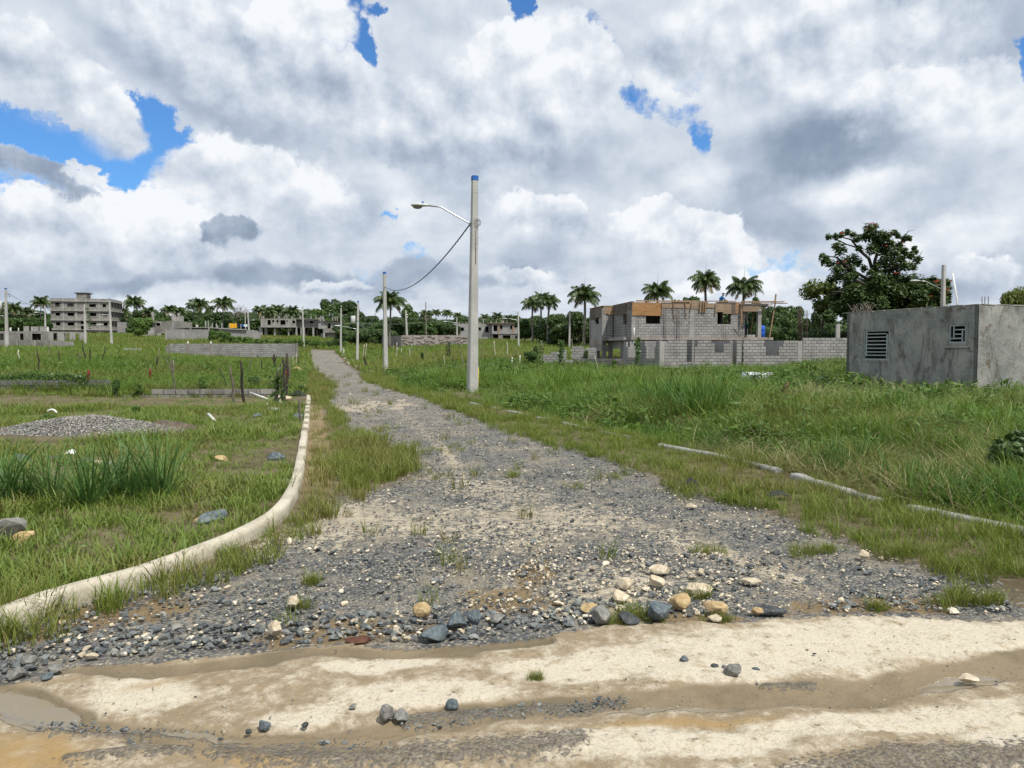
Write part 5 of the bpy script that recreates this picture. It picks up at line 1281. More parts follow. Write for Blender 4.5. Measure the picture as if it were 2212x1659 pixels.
# cables
def cable(a, b, sag, label, r=.012, mat=None, twist=False, group=None):
    a, b = Vector(a), Vector(b); n = 28; pts = []
    for i in range(n + 1):
        t = i / n; p = a.lerp(b, t); p.z -= sag * 4 * t * (1 - t)
        pts.append(p)
    mb = MB()
    if twist:
        m_ = 140
        for ph in (0, 2.1, 4.2):
            q = []
            for i in range(m_ + 1):
                t = i / m_; p = a.lerp(b, t); p.z -= sag * 4 * t * (1 - t); p += Vector((math.cos(i * .9 + ph), 0, math.sin(i * .9 + ph))) * r * 1.1; q.append(p)
            mb.tube(q, r, 5, cap=False)
    else: mb.tube(pts, r, 5, cap=False)
    o = mb.obj('cable', mat or M_wire); return tag(o, label, 'cable', group)
def ptop(root, H, f): return root.location + Vector((math.sin(root.rotation_euler.y) * H * f, 0, H * f))
A1 = ptop(p1_, H1, .785) + Vector((-.15, 0, 0)); A2 = ptop(p2_, H2, .855)
cable(A1, A2, 1.15, 'twisted blue grey cable sagging between the two nearest roadside poles', .015, M_wire, True)
cable(A2, ptop(p3_, H3, .70), 2.0, 'blue grey cable running from the second roadside pole back to the third', .022, M_wire)
WL = [ptop(pf_, Hf, .6), ptop(p5_, H5, .88), ptop(p4_, H4, .85), ptop(p3_, H3, .70)]
e1 = at(600, 314, 200); e0 = at(165, 314, 205)
cable(ptop(p5_, H5, .86), ptop(pk_, Hk, 1.0), .6, 'uppermost of the pale wires crossing before the dark wood behind the road end', .03, M_wiregrey); cable(ptop(p5_, H5, .72), ptop(pk_, Hk, .92), 1.0, 'lower pale wire crossing before the dark wood behind the road end', .03, M_wiregrey)
cable(ptop(pf_, Hf, .66), ptop(p5_, H5, .86), .7, 'pale wire from the cross armed pole to the forked pole at the road end', .03, M_wiregrey)
cable(ptop(pk_, Hk, .98), ptop(pi_, Hi, .97), .6, 'pale wire passing over the roof of the grey two storey house', .03, M_wiregrey)
cable(ptop(pa, Ha, .78), ptop(pc_, Hc, .93), .5, 'grey wire from the left edge pole across to the four storey block', .028, M_wiregrey)
cable(ptop(pa, Ha, .91) + Vector((.4, 0, 0)), ptop(pd_, Hd, .95), .6, 'thin wire rising from the left edge pole towards the pole behind the ruined house', .025, M_wiregrey)
cable(ptop(pa, Ha, .6), ptop(pd_, Hd, .72), .3, 'lower wire from the left edge pole to the lamp behind the ruined house', .025, M_wiregrey)
cable(at(764, 315.5, 110), at(862, 303, 70), .5, 'blue wire strung through the trees right of the large unfinished house', .025, M_wire)

# ------------------------------------------------------------------ buildings and walls further off
def fbuild(name, label, px, py, d, rot, cat='house'):
    b = at(px, py, d); g = gz(b.x, b.y); z = min(g, b.z) - .3
    root = empty(name, (b.x, b.y, z), R(rot), label, cat); O = Vector((b.x, b.y, 0)); U = Vector((math.cos(R(rot)), math.sin(R(rot)), 0))
    return root, O, U, z
def openings(root, holes, mat, y=0.0, ang=0.0, org=(0, 0), w=.12, out=.02, sill=True):
    """a cast surround for each opening, a part of its own, with its sill under it"""
    for h in holes:
        u0, u1, z0, z1 = h
        if u1 - u0 < .35 or z1 - z0 < .3: continue
        fr = MB()
        def bx(a0, a1, c0, c1):
            xm = (a0 + a1) / 2; yy = y; ca, sa = math.cos(ang), math.sin(ang)
            fr.box((org[0] + ca * xm - sa * yy, org[1] + sa * xm + ca * yy, (c0 + c1) / 2), (a1 - a0, out * 2 + .02, c1 - c0), ang)
        bx(u0 - w, u0 + .01, z0, z1); bx(u1 - .01, u1 + w, z0, z1); bx(u0 - w, u1 + w, z1 - .005, z1 + w)
        win = fr.obj('window', mat, root)
        if sill:
            fr = MB(); bx(u0 - w * 1.6, u1 + w * 1.6, z0 - w, z0 + .012); fr.obj('sill', mat, win)
def posts_on(root, us, z, h=.7, y=.2, mat=None, r=.09):
    for u in us: MB().box((u, y, z + h / 2), (r * 2, r * 2, h * random.uniform(.7, 1.2))).obj('starter_post', mat or M_cem, root)
def L(Z, root_z, O, U, rs):
    o = []
    for r in rs:
        q = rect(Z, O, U, *r); o.append((q[0], q[1], q[2] - root_z, q[3] - root_z))
    return o
def U_of(Z, x, y, O, U): return to_plane(*Z(x, y), O, U)

# four storey block
ap, O, U, zz = fbuild('apartment_block', 'bare grey four storey apartment shell with dark window holes and a stair tower', 51.2, 335.5, 237, 13, 'apartment building')
V = Vector((-U.y, U.x, 0)); W_ = U_of(Z1, 2040, 700, O, U)[0]; top = U_of(Z1, 940, 312, O, U)[1] - zz
hs = L(Z1, zz, O, U, [(1008, 396, 1100, 470), (1230, 405, 1358, 470), (1637, 415, 1762, 478), (1880, 418, 1950, 480), (1018, 578, 1105, 638), (1238, 580, 1365, 640), (1425, 575, 1540, 600), (1650, 583, 1770, 645), (1890, 585, 1975, 645),
    (1025, 753, 1112, 815), (1238, 757, 1365, 818), (1478, 740, 1540, 790), (1482, 820, 1540, 888), (1650, 760, 1772, 822), (1900, 760, 1982, 822), (1245, 932, 1375, 985), (1655, 930, 1782, 993), (1905, 932, 1985, 993), (1050, 930, 1115, 955)])
mb = MB(); wall_holes(mb, W_, 0, top, .2, hs, y=.1); mb.obj('front_wall', M_old, ap); openings(ap, hs, M_cem)
sh_ = [(a, a + 1.3, zf, zh) for zf, zh in [h[2:] for h in (hs[0], hs[4], hs[9], hs[17])] for a in (1.2, 4.4, 8.0, 11.0)]
mb = MB(); wall_holes(mb, 13, 0, top, .2, sh_, org=(W_, .0), ang=math.pi / 2, y=.1); wall_holes(mb, 13, 0, top, .2, [], org=(.2, .2), ang=math.pi / 2, y=.1); wall_holes(mb, W_, 0, top, .2, [], org=(0, 12.9)); mb.obj('side_wall', M_old, ap)
mb = MB()
for y_ in (365, 540, 715, 890):
    z_ = U_of(Z1, 1200, y_, O, U)[1] - zz
    mb.box2((-.35, -.45, z_ - .16), (W_ + .5, -.002, z_ + .16)); mb.box2((W_ + .002, -.002, z_ - .16), (W_ + .55, 12.9, z_ + .16)); mb.box2((.2, .22, z_ - .1), (W_ - .2, 12.7, z_ + .1))
mb.obj('floor_slab', M_cem, ap)
for x_ in (1165, 1830, 1400, 1585): 
    u = U_of(Z1, x_, 700, O, U)[0]; MB().box2((u - .28, -.10, 0), (u + .28, -.002, top - .05)).obj('pilaster', M_cem, ap)
a = U_of(Z1, 1400, 330, O, U); b = U_of(Z1, 1588, 228, O, U)
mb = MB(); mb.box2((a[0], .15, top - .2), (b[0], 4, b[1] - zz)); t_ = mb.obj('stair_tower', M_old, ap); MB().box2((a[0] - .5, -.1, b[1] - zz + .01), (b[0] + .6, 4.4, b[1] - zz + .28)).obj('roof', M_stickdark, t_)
# panel wall beside it
pw, O, U, zz = fbuild('grey_building', 'plain grey block gable wall between the four storey block and the round green tree', 117.5, 335, 236, 8, 'building')
hs = L(Z2, zz, O, U, [(180, 945, 262, 972)]); W_ = U_of(Z2, 390, 900, O, U)[0]; top = U_of(Z2, 250, 755, O, U)[1] - zz
mb = MB(); wall_holes(mb, W_, 0, top, .2, hs, y=.1); mb.obj('front_wall', M_block, pw); openings(pw, hs, M_cem, sill=False); mb = MB(); wall_holes(mb, W_, 0, top, .2, [], y=6); wall_holes(mb, 5.8, 0, top, .2, [], org=(.1, .2), ang=math.pi / 2); wall_holes(mb, 5.8, 0, top, .2, [], org=(W_ - .1, .2), ang=math.pi / 2); mb.box2((.2, .2, top - .2), (W_ - .2, 5.9, top - .05)); mb.obj('back_wall', M_block, pw)
u = U_of(Z2, 295, 800, O, U)[0]; MB().box2((u - .2, -.05, 0), (u + .2, -.002, top)).obj('pilaster', M_cem, pw)
# ruined low house at the left edge
rh, O, U, zz = fbuild('ruined_house', 'low roofless looking house of stained blocks with broken wall stubs on its roof', 47.4, 342, 150, 6)
hs = L(Z1, zz, O, U, [(-60, 960, 75, 1085), (360, 960, 437, 1085), (583, 962, 757, 1085)]); Wl = U_of(Z1, -420, 1000, O, U)[0]; top = U_of(Z1, 600, 920, O, U)[1] - zz
hs = [(h[0] - Wl, h[1] - Wl, h[2], h[3]) for h in hs]
mb = MB(); wall_holes(mb, -Wl, 0, top, .2, hs, org=(Wl, 0), y=.1); mb.obj('front_wall', M_old, rh); openings(rh, hs, M_cem, org=(Wl, 0))
Us = Vector((-math.sin(R(-22)), math.cos(R(-22)), 0)); Us = Vector((math.sin(R(6 + 0)), 1, 0)).normalized()
Ls = 9.0; hs2 = [(1.2, 2.1, 0, 2.6), (3.6, 4.9, 0, 2.6), (6.2, 7.2, 0, 2.6)]
mb = MB(); wall_holes(mb, Ls, 0, top - .05, .2, hs2, org=(0, 0), ang=R(64), y=-.1); mb.obj('side_wall', M_cem, rh)
for k_ in (0.3, 2.9, 5.6, 8.6): 
    a_ = R(64); MB().box((math.cos(a_) * k_ + .12, math.sin(a_) * k_ - .05, top / 2), (.35, .3, top - .1), a_).obj('pilaster', M_cem, rh)
mb = MB(); mb.box2((Wl, .2, top - .25), (-.2, 8.5, top - .02)); mb.obj('roof_slab', M_old, rh); mb = MB(); wall_holes(mb, -Wl, 0, top - .3, .2, [], org=(Wl, 8)); mb.obj('back_wall', M_old, rh)
for (x0, y0, x1, y1) in ((400, 825, 497, 915), (535, 832, 672, 912), (695, 832, 850, 915)):
    q = L(Z1, zz, O, U, [(x0, y0, x1, y1)])[0]; MB().box2((q[0], .6, top - .02), (q[1], .8, q[3])).obj('wall_stub', M_cem, rh)
q = L(Z1, zz, O, U, [(440, 860, 480, 905)])[0]
posts_on(rh, [U_of(Z1, x, 900, O, U)[0] for x in (175, 190, 330, 860, 880)], top, .75, mat=M_white, r=.07)
# two walls in front of it
fw, O, U, zz = fbuild('block_wall', 'long dark grey block wall behind the left edge pole in front of the ruined low house', 50.5, 351, 107, -2, 'wall')
Wl = U_of(Z1, -420, 1200, O, U)[0]; top = U_of(Z1, 600, 1085, O, U)[1] - zz
MB().box2((Wl, 0, 0), (-.02, .15, top)).obj('wall_face', M_old, fw)
for x_ in (310, 640, -120): u = U_of(Z1, x_, 1150, O, U)[0]; MB().box2((u - .14, -.03, 0), (u + .14, -.002, top + .03)).obj('pilaster', M_cem, fw)
fw2, O, U, zz = fbuild('block_wall', 'short lighter block wall stepping down right of the long dark wall at left', 50.7, 351, 107, 12, 'wall')
Wl = U_of(Z1, 1355, 1200, O, U)[0]; t0 = U_of(Z1, 930, 1092, O, U)[1] - zz; t1 = U_of(Z1, 1355, 1115, O, U)[1] - zz
mb = MB(); mb.add([(0, 0, 0), (Wl, 0, 0), (Wl, 0, t1), (0, 0, t0), (0, .15, 0), (Wl, .15, 0), (Wl, .15, t1), (0, .15, t0)], [(0, 1, 2, 3), (5, 4, 7, 6), (3, 2, 6, 7), (1, 5, 6, 2), (4, 0, 3, 7)]); mb.obj('wall_face', M_block, fw2)
MB().box((.12, -.02, t0 / 2), (.25, .22, t0 + .1)).obj('pilaster', M_cem, fw2)
# house with a little tower
th, O, U, zz = fbuild('tower_house', 'unfinished grey house with a small broken stair tower behind a long block wall', 153.2, 338, 172, 4)
W_ = U_of(Z2, 1300, 900, O, U)[0]; top = U_of(Z2, 1000, 738, O, U)[1] - zz; hs = L(Z2, zz, O, U, [(840, 765, 915, 825), (930, 957, 1000, 1010)])
mb = MB(); wall_holes(mb, W_, 0, top, .2, hs, y=.1); mb.obj('front_wall', M_old, th); openings(th, hs, M_cem); mb = MB(); wall_holes(mb, W_, 0, top, .2, [], y=7); wall_holes(mb, 6.8, 0, top, .2, [], org=(.1, .2), ang=math.pi / 2); wall_holes(mb, 6.8, 0, top, .2, [], org=(W_ - .1, .2), ang=math.pi / 2); mb.box2((.2, .2, top - .3), (W_ - .2, 6.9, top - .05)); mb.obj('back_wall', M_old, th)
q = L(Z2, zz, O, U, [(1115, 585, 1270, 740)])[0]; h_ = L(Z2, zz, O, U, [(1160, 592, 1226, 662)])[0]
mb = MB(); wall_holes(mb, q[1] - q[0], top + .01, q[3] - top, .2, [(h_[0] - q[0], h_[1] - q[0], h_[2], h_[3] + .4)], org=(q[0], .3)); wall_holes(mb, q[1] - q[0], top + .01, q[3] - top - 1, .2, [], org=(q[0], 2.5)); mb.box2((q[0] + .02, .42, top), (q[0] + .22, 2.4, q[3] - .3)); mb.box2((q[1] - .22, .42, top), (q[1] - .02, 2.4, q[3] - .6)); mb.obj('stair_tower', M_cem, th)
for x_ in (790, 1150): u = U_of(Z2, x_, 800, O, U)[0]; MB().box2((u - .2, -.05, 0), (u + .2, -.002, top + .3)).obj('pilaster', M_cem, th)
posts_on(th, [U_of(Z2, 765, 700, O, U)[0], U_of(Z2, 785, 700, O, U)[0]], top, 2.2, r=.12); MB().box2((-.9, -.6, top - .1), (.9, -.2, top + .05)).obj('canopy', M_cem, th)
# small ruin left of it
q, O, U, zz = fbuild('ruined_wall', 'small pale ruin of broken wall ends right of the round green tree', 145.5, 336.5, 168, 4, 'wall')
for x0, h_, w_ in ((0, .7, .5), (.55, 1.6, .35), (1.0, 2.3, .5), (1.9, 1.0, .4)): MB().box((x0 * 1.6, 0, h_ / 2 + .2), (w_ * 1.6, .3, h_ + .5), 0, jit=.06).obj('wall_piece', M_cem, q)
# long wall and the low roof behind it
lw2, O, U, zz = fbuild('block_wall', 'long pale block wall at left centre with a dark slot of shade above it', 165.5, 342, 136, 2, 'wall')
W_ = U_of(Z2, 1802, 1000, O, U)[0]; top = U_of(Z2, 1300, 900, O, U)[1] - zz; MB().box2((0, 0, 0), (W_, .15, top)).obj('wall_face', M_block, lw2)
for x_ in (1020, 1330, 1640): u = U_of(Z2, x_, 1000, O, U)[0]; MB().box2((u - .16, -.03, 0), (u + .16, -.002, top + .02)).obj('pilaster', M_cem, lw2)
lr, O, U, zz = fbuild('low_house', 'low unfinished flat roofed house behind the long pale wall at left centre', 172, 339, 143, 2)
W_ = U_of(Z2, 1812, 900, O, U)[0]; top = U_of(Z2, 1300, 846, O, U)[1] - zz; hs = L(Z2, zz, O, U, [(1168, 856, 1462, 888), (1482, 856, 1800, 888)]); mb = MB(); wall_holes(mb, W_, 0, top, .2, hs, y=.1); mb.box2((0, .2, top - .16), (W_, 6, top)); wall_holes(mb, W_, 0, top - .2, .2, [], y=6); mb.obj('front_wall', M_cem, lr); openings(lr, hs, M_cem, w=.05)
posts_on(lr, [U_of(Z2, x, 830, O, U)[0] for x in (1570, 1595)], top, .5, mat=M_white, r=.06)
# long low house with washing on its roof
wh, O, U, zz = fbuild('long_low_house', 'long low house under construction with washing hung above its roof', 208.8, 339, 172, 9)
W_ = U_of(Z3, 500, 950, O, U)[0]; ta = U_of(Z2, 1812, 852, O, U)[1] - zz; tb = U_of(Z3, 500, 898, O, U)[1] - zz; t_ = (ta + tb) / 2
mb = MB(); mb.add([(0, 0, 0), (W_, 0, 0), (W_, 0, tb), (0, 0, ta), (0, 7, 0), (W_, 7, 0), (W_, 7, tb), (0, 7, ta)], [(0, 1, 2, 3), (5, 4, 7, 6), (3, 2, 6, 7), (1, 5, 6, 2), (4, 0, 3, 7)]); mb.obj('wall', M_block, wh)
mb = MB(); mb.add([(-.3, -.4, ta - .22), (W_ * .86, -.4, tb - .05), (W_ * .86, -.4, tb + .18), (-.3, -.4, ta + .06), (-.3, -.01, ta - .22), (W_ * .86, -.01, tb - .05), (W_ * .86, -.01, tb + .18), (-.3, -.01, ta + .06)], [(0, 1, 2, 3), (3, 2, 6, 7), (0, 4, 5, 1), (1, 5, 6, 2)]); mb.obj('roof_edge', M_cem, wh)
q = L(Z3, zz, O, U, [(505, 938, 602, 1000)])[0]; MB().box2((W_ + .02, 0, 0), (q[1], 3, q[3])).obj('annex_wall', M_block, wh)
for x_, y_ in ((1725, 730), (1775, 725), (1850, 765), (1925, 775), (2025, 768), (1830, 820), (1945, 815)):
    u, zt = U_of(Z2, x_, y_, O, U); MB().box2((u - .11, 1.0, t_ - .4), (u + .11, 1.2, zt - zz)).obj('starter_post', M_cem, wh)
def cloth(name, Z, x0, y0, x1, y1, O, U, zz, mats, label, cat, off=.6, seed=1, pat=None):
    a = rect(Z, O, U, x0, y0, x1, y1); nx, nz = 22, 10; mb = MB(); V = Vector((-U.y, U.x, 0)); th_ = .02
    for side in (0, 1):
        vs = []
        for j in range(nz + 1):
            for i in range(nx + 1):
                u = a[0] + (a[1] - a[0]) * i / nx; z = a[3] + (a[2] - a[3]) * j / nz; w = .07 * math.sin(i * 1.3 + seed) * (j / nz) + .03 * math.sin(i * 2.9 + j)
                if i == nx: z += 0
                vs.append(O + U * u + V * (off + w + th_ * side) + Vector((0, 0, z - .10 * math.sin(math.pi * i / nx) * (1 - j / nz) - .012 * i * 0)))
        fs = [(j * (nx + 1) + i, j * (nx + 1) + i + 1, (j + 1) * (nx + 1) + i + 1, (j + 1) * (nx + 1) + i) for j in range(nz) for i in range(nx)]
        b = len(mb.v); mb.v += [tuple(v) for v in vs]; mb.f += [[b + k for k in f] for f in fs]
        mb.mi += [(pat(i, j) if pat else 0) for j in range(nz) for i in range(nx)]; mb.sm += [True] * len(fs)
    o = mb.obj(name, mats); return tag(o, label, cat)
M_or = mat_simple('orange_cloth', (.80, .42, .02), .8); M_yel = mat_simple('dark_yellow_print', (.50, .26, .01), .8); M_bc = mat_simple('blue_cloth', (.02, .14, .42), .8); M_nc = mat_simple('navy_cloth', (.012, .016, .045), .8); M_wc = mat_simple('white_cloth', (.70, .74, .76), .8)
cloth('hanging_cloth', Z3, 50, 770, 190, 857, O, U, zz, [M_or, M_yel], 'orange yellow cloth with darker print hanging above the long low roof', 'cloth', pat=lambda i, j: 1 if (2 < j < 9 and i in (2, 3, 6, 7, 12, 13, 15, 17)) or (j == 3 and 12 < i < 18) else 0)
cloth('hanging_cloth', Z3, 196, 790, 262, 832, O, U, zz, [M_nc], 'dark navy cloth hanging right of the orange yellow cloth', 'cloth', seed=2)
cloth('hanging_cloth', Z3, 268, 790, 325, 830, O, U, zz, [M_bc], 'bright blue garment hanging between the navy cloth and the white ones', 'cloth', seed=3)
cloth('hanging_cloth', Z3, 318, 786, 384, 835, O, U, zz, [M_wc], 'white garment hanging beside the thin white pole', 'cloth', seed=4)
a = U_of(Z3, 45, 772, O, U); b = U_of(Z3, 390, 792, O, U); V = Vector((-U.y, U.x, 0))
cable(O + U * a[0] + V * .6 + Vector((0, 0, a[1])), O + U * b[0] + V * .6 + Vector((0, 0, b[1])), .02, 'washing line above the long low roof', .02, M_wiregrey)
for x_ in (48, 265): u, zt = U_of(Z3, x_, 785, O, U); MB().box2((u - .08, .55, t_ - .3), (u + .08, .68, zt - zz)).obj('line_post', M_cem, wh)
# house on stilts
st, O, U, zz = fbuild('stilt_house', 'unfinished grey upper storey standing on open concrete columns behind tall shrubs', 260.8, 340, 228, 4)
def Lr(rs): return L(Z3, zz, O, U, rs)
z1 = U_of(Z3, 900, 828, O, U)[1] - zz; z2 = U_of(Z3, 900, 690, O, U)[1] - zz; W1 = U_of(Z3, 1285, 800, O, U)[0]; u0 = U_of(Z3, 638, 760, O, U)[0]
hs = Lr([(762, 712, 825, 803), (848, 712, 892, 760), (928, 712, 967, 760), (998, 715, 1095, 803), (1112, 715, 1137, 742), (1215, 715, 1275, 775), (1225, 690, 1262, 716)]); hh = [(h[0] - u0, h[1] - u0, h[2], h[3]) for h in hs]
mb = MB(); wall_holes(mb, W1 - u0, z1 + .01, z2 - z1, .2, hh, org=(u0, 0), y=.1); mb.obj('front_wall', M_old, st); openings(st, hh, M_cem, org=(u0, 0))
W2 = U_of(Z3, 1785, 760, O, U)[0]; hs = Lr([(1515, 715, 1582, 772)]); hh = [(h[0] - W1, h[1] - W1, h[2], h[3]) for h in hs]; mb = MB(); wall_holes(mb, W2 - W1, z1 + .01, z2 - z1 + .1, .2, hh, org=(W1, 2.2), y=.1); mb.obj('set_back_wall', M_old, st); openings(st, hh, M_cem, org=(W1, 2.2))
mb = MB(); wall_holes(mb, W2 - u0, z1 + .01, z2 - z1 - .2, .2, [], org=(u0, 9)); wall_holes(mb, 8.8, z1 + .01, z2 - z1 - .1, .2, [(3, 4, z1 + 1, z1 + 2)], org=(u0 + .1, .2), ang=math.pi / 2); wall_holes(mb, 6.6, z1 + .01, z2 - z1 - .1, .2, [], org=(W2 - .1, 2.5), ang=math.pi / 2); wall_holes(mb, 6.6, z1 + .01, z2 - z1 - .1, .2, [], org=(W1 - .1, .2), ang=math.pi / 2); mb.box2((u0 + .2, .22, z2 - .15), (W2 - .3, 8.9, z2 - .02)); mb.obj('back_wall', M_old, st)
mb = MB(); mb.box2((u0 - .15, -.35, z1 - .38), (W1 + .1, 9.2, z1)); mb.box2((W1 + .11, 1.8, z1 - .38), (W2, 9.2, z1)); mb.obj('floor_slab', M_cem, st)
for x_, w_ in ((625, .55), (652, .4), (893, .5), (1147, .35), (1290, .5), (1378, .4), (1430, .4), (1600, .5)):
    u = U_of(Z3, x_, 930, O, U)[0]
    for y_ in (.3, 6.5): MB().box2((u - w_ / 2, y_, -1.5), (u + w_ / 2, y_ + w_, z1 - .39)).obj('column', M_cem, st)
posts_on(st, [U_of(Z3, x, 680, O, U)[0] for x in (616, 657, 688, 890, 965, 985, 1075, 1117, 1210)], z2, .8, mat=M_cem, r=.12); posts_on(st, [U_of(Z3, x, 680, O, U)[0] for x in (1332, 1350, 1535, 1625, 1720, 1740, 1768)], z2 + .1, .85, y=2.4, mat=M_cem, r=.12)
# grey house at the road end
gh, O, U, zz = fbuild('grey_house', 'grey two storey house shell with overhanging upper floor behind the road end pole', 323.2, 341, 212, 3)
V_ = 8; W_ = U_of(Z3, 2178, 900, O, U)[0]; zb = U_of(Z3, 1900, 945, O, U)[1] - zz; zt = U_of(Z3, 1900, 750, O, U)[1] - zz
hs = L(Z3, zz, O, U, [(1855, 775, 1925, 872), (2025, 778, 2103, 862)]); mb = MB(); wall_holes(mb, W_, zb, zt - zb, .2, hs, y=.1); mb.obj('front_wall', M_old, gh); openings(gh, hs, M_cem)
q = L(Z3, zz, O, U, [(1688, 772, 1852, 875)])[0]; MB().box2((q[0] + .15, -.05, q[2]), (q[1] - .1, -.003, q[3])).obj('infill_panel', M_block, gh)
mb = MB(); wall_holes(mb, V_, 0, zt, .2, [(2.5, 4, zb + .8, zb + 2.2)], org=(.1, .2), ang=R(96)); wall_holes(mb, V_, 0, zt, .2, [], org=(W_ - .1, .2), ang=R(92)); wall_holes(mb, W_, 0, zt, .2, [], y=V_); mb.obj('side_wall', M_old, gh)
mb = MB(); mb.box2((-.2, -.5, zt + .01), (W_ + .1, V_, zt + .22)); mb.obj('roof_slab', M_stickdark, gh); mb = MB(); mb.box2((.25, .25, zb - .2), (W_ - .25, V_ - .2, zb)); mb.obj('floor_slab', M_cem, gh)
q = L(Z3, zz, O, U, [(1725, 950, 2092, 1060)])[0]; MB().box2((q[0], 1.3, -.6), (q[1], 1.5, zb - .22)).obj('ground_floor_wall', M_block, gh); MB().box2((W_ - .55, .0, -.6), (W_ - .05, .4, zb - .01)).obj('pillar', M_cem, gh); MB().box2((.0, .0, -.6), (.5, .4, zb - .01)).obj('pillar', M_cem, gh)
posts_on(gh, [U_of(Z3, x, 740, O, U)[0] for x in (1710, 1740, 1780, 1955, 2005, 2045)], zt + .2, 1.3, mat=M_cem, r=.12)
# ruddy wall
rw, O, U, zz = fbuild('rubble_wall', 'ruddy grey rubble wall in the middle distance left of the tall near pole', 402.5, 346.5, 135, 2, 'wall')
W_ = U_of(Z5, 243, 870, O, U)[0]; top = U_of(Z44, 1700, 795, O, U)[1] - zz; MB().box2((0, 0, 0), (W_, .25, top)).obj('wall_face', M_rusty, rw)
rd = random.Random(5); sm_ = [bevel_mesh(MB().box((0, 0, 0), (.6, .12, .3), jit=.06).mesh('rubble_stone', M_rusty), .03) for _ in range(3)]
for i in range(110):
    link('rubble_stone', sm_[i % 3], rw, (rd.uniform(.3, W_ - .3), -.045, rd.uniform(.15, top - .15)), (0, rd.uniform(-.2, .2), rd.uniform(-.05, .05)), (rd.uniform(.6, 1.5), 1, rd.uniform(.6, 1.2)))
for x_ in (1370, 1690, 1925): u = U_of(Z44, x_, 900, O, U)[0]; MB().box2((u - .2, -.09, 0), (u + .2, -.001, top + .05)).obj('pilaster', M_cem, rw)
mb = MB(); wall_holes(mb, 14, 0, top - .05, .25, [], org=(-.13, .0), ang=R(112)); mb.obj('return_wall', M_old, rw)
# two storey house behind the near pole
h3, O, U, zz = fbuild('two_storey_house', 'grey two storey house under construction with timber props partly behind the tall near pole', 453.3, 342, 218, 2)
z1 = U_of(Z5, 800, 770, O, U)[1] - zz; z2 = U_of(Z5, 800, 622, O, U)[1] - zz; uA = U_of(Z5, 25, 700, O, U)[0]; uB = U_of(Z5, 595, 700, O, U)[0]; uC = U_of(Z5, 1000, 700, O, U)[0]; uD = U_of(Z5, 1175, 800, O, U)[0]
hs = L(Z5, zz, O, U, [(130, 680, 177, 732), (393, 680, 430, 724), (490, 668, 542, 752), (30, 670, 76, 795)]); hh = [(h[0] - uA, h[1] - uA, h[2], h[3]) for h in hs]
mb = MB(); wall_holes(mb, uB - uA, 0, z2 - .1, .2, hh, org=(uA, 1.2), y=.1); mb.obj('left_wall', M_block, h3); openings(h3, hh, M_cem, org=(uA, 1.2))
hs = L(Z5, zz, O, U, [(613, 648, 668, 737), (707, 650, 747, 706), (857, 650, 895, 706), (918, 650, 963, 684)]); hh = [(h[0] - uB, h[1] - uB, h[2], h[3]) for h in hs]
mb = MB(); wall_holes(mb, uC - uB, z1 + .15, z2 - z1 - .15, .2, hh, org=(uB, 0), y=.1); mb.obj('upper_wall', M_block, h3); openings(h3, hh, M_cem, org=(uB, 0))
hs = L(Z5, zz, O, U, [(603, 782, 683, 885), (748, 797, 862, 888), (927, 808, 962, 847), (1052, 812, 1108, 867)]); hh = [(h[0] - uB, h[1] - uB, h[2] if k_ > 1 else 0, h[3]) for k_, h in enumerate(hs)]
mb = MB(); wall_holes(mb, uD - uB, 0, z1 - .16, .2, hh, org=(uB, -.6), y=.1); mb.obj('lower_wall', M_old, h3); openings(h3, hh[2:], M_cem, org=(uB, -.6))
mb = MB(); mb.box2((uB - .2, -.75, z1 - .14), (uD + .2, 9, z1 + .13)); mb.box2((uA + .2, 1.5, z2 - .4), (uB - .1, 9, z2 - .2)); mb.obj('floor_slab', M_cem, h3); mb = MB(); mb.box2((uB - 1.6, -.5, z2 + .01), (uC + 1.0, 9, z2 + .18)); mb.obj('roof_formwork', M_form, h3)
mb = MB(); wall_holes(mb, uD - uA, 0, z1 - .2, .2, [], org=(uA, 9.2)); wall_holes(mb, uC - uA, z1 + .15, z2 - z1 - .2, .2, [], org=(uA, 8.8)); wall_holes(mb, 9, 0, z1 - .2, .2, [], org=(uD - .1, -.4), ang=math.pi / 2); wall_holes(mb, 8, 0, z2 - .4, .2, [], org=(uA + .1, 1.4), ang=math.pi / 2); wall_holes(mb, 8, z1 + .15, z2 - z1 - .16, .2, [], org=(uC - .1, .2), ang=math.pi / 2); mb.obj('back_wall', M_old, h3)
for x_ in (600, 690, 900, 985, 1045): u = U_of(Z5, x_, 700, O, U)[0]; MB().box2((u - .17, -.12, z1 + .14), (u + .17, -.002, z2)).obj('timber_prop' if x_ == 1045 else 'pilaster', M_timber if x_ in (1045, 690, 900) else M_cem, h3)
for x_ in (60, 110, 160, 205, 240, 395, 420): u = U_of(Z5, x_, 620, O, U)[0]; MB().box2((u - .2, 1.25, z2 - .1), (u + .2, 1.4, z2 + random.uniform(.1, .6))).obj('wall_stub', M_rusty, h3)
for x_ in (463, 575, 657, 740, 765, 815): u = U_of(Z5, x_, 610, O, U)[0]; MB().box2((u - .12, 2.2, z2 + .0), (u + .12, 2.4, z2 + .9)).obj('starter_post', M_cem, h3)
# pale slab lying in the left field, strip of track in the right field
o_ = hit(*Z2(405, 1330)); o = MB().box((0, 0, .3), (1.9, .12, .62), .25).obj('cement_slab', M_cem, None, o_); tag(o, 'small pale concrete panel standing in the grass left of the long low block wall', 'concrete panel')

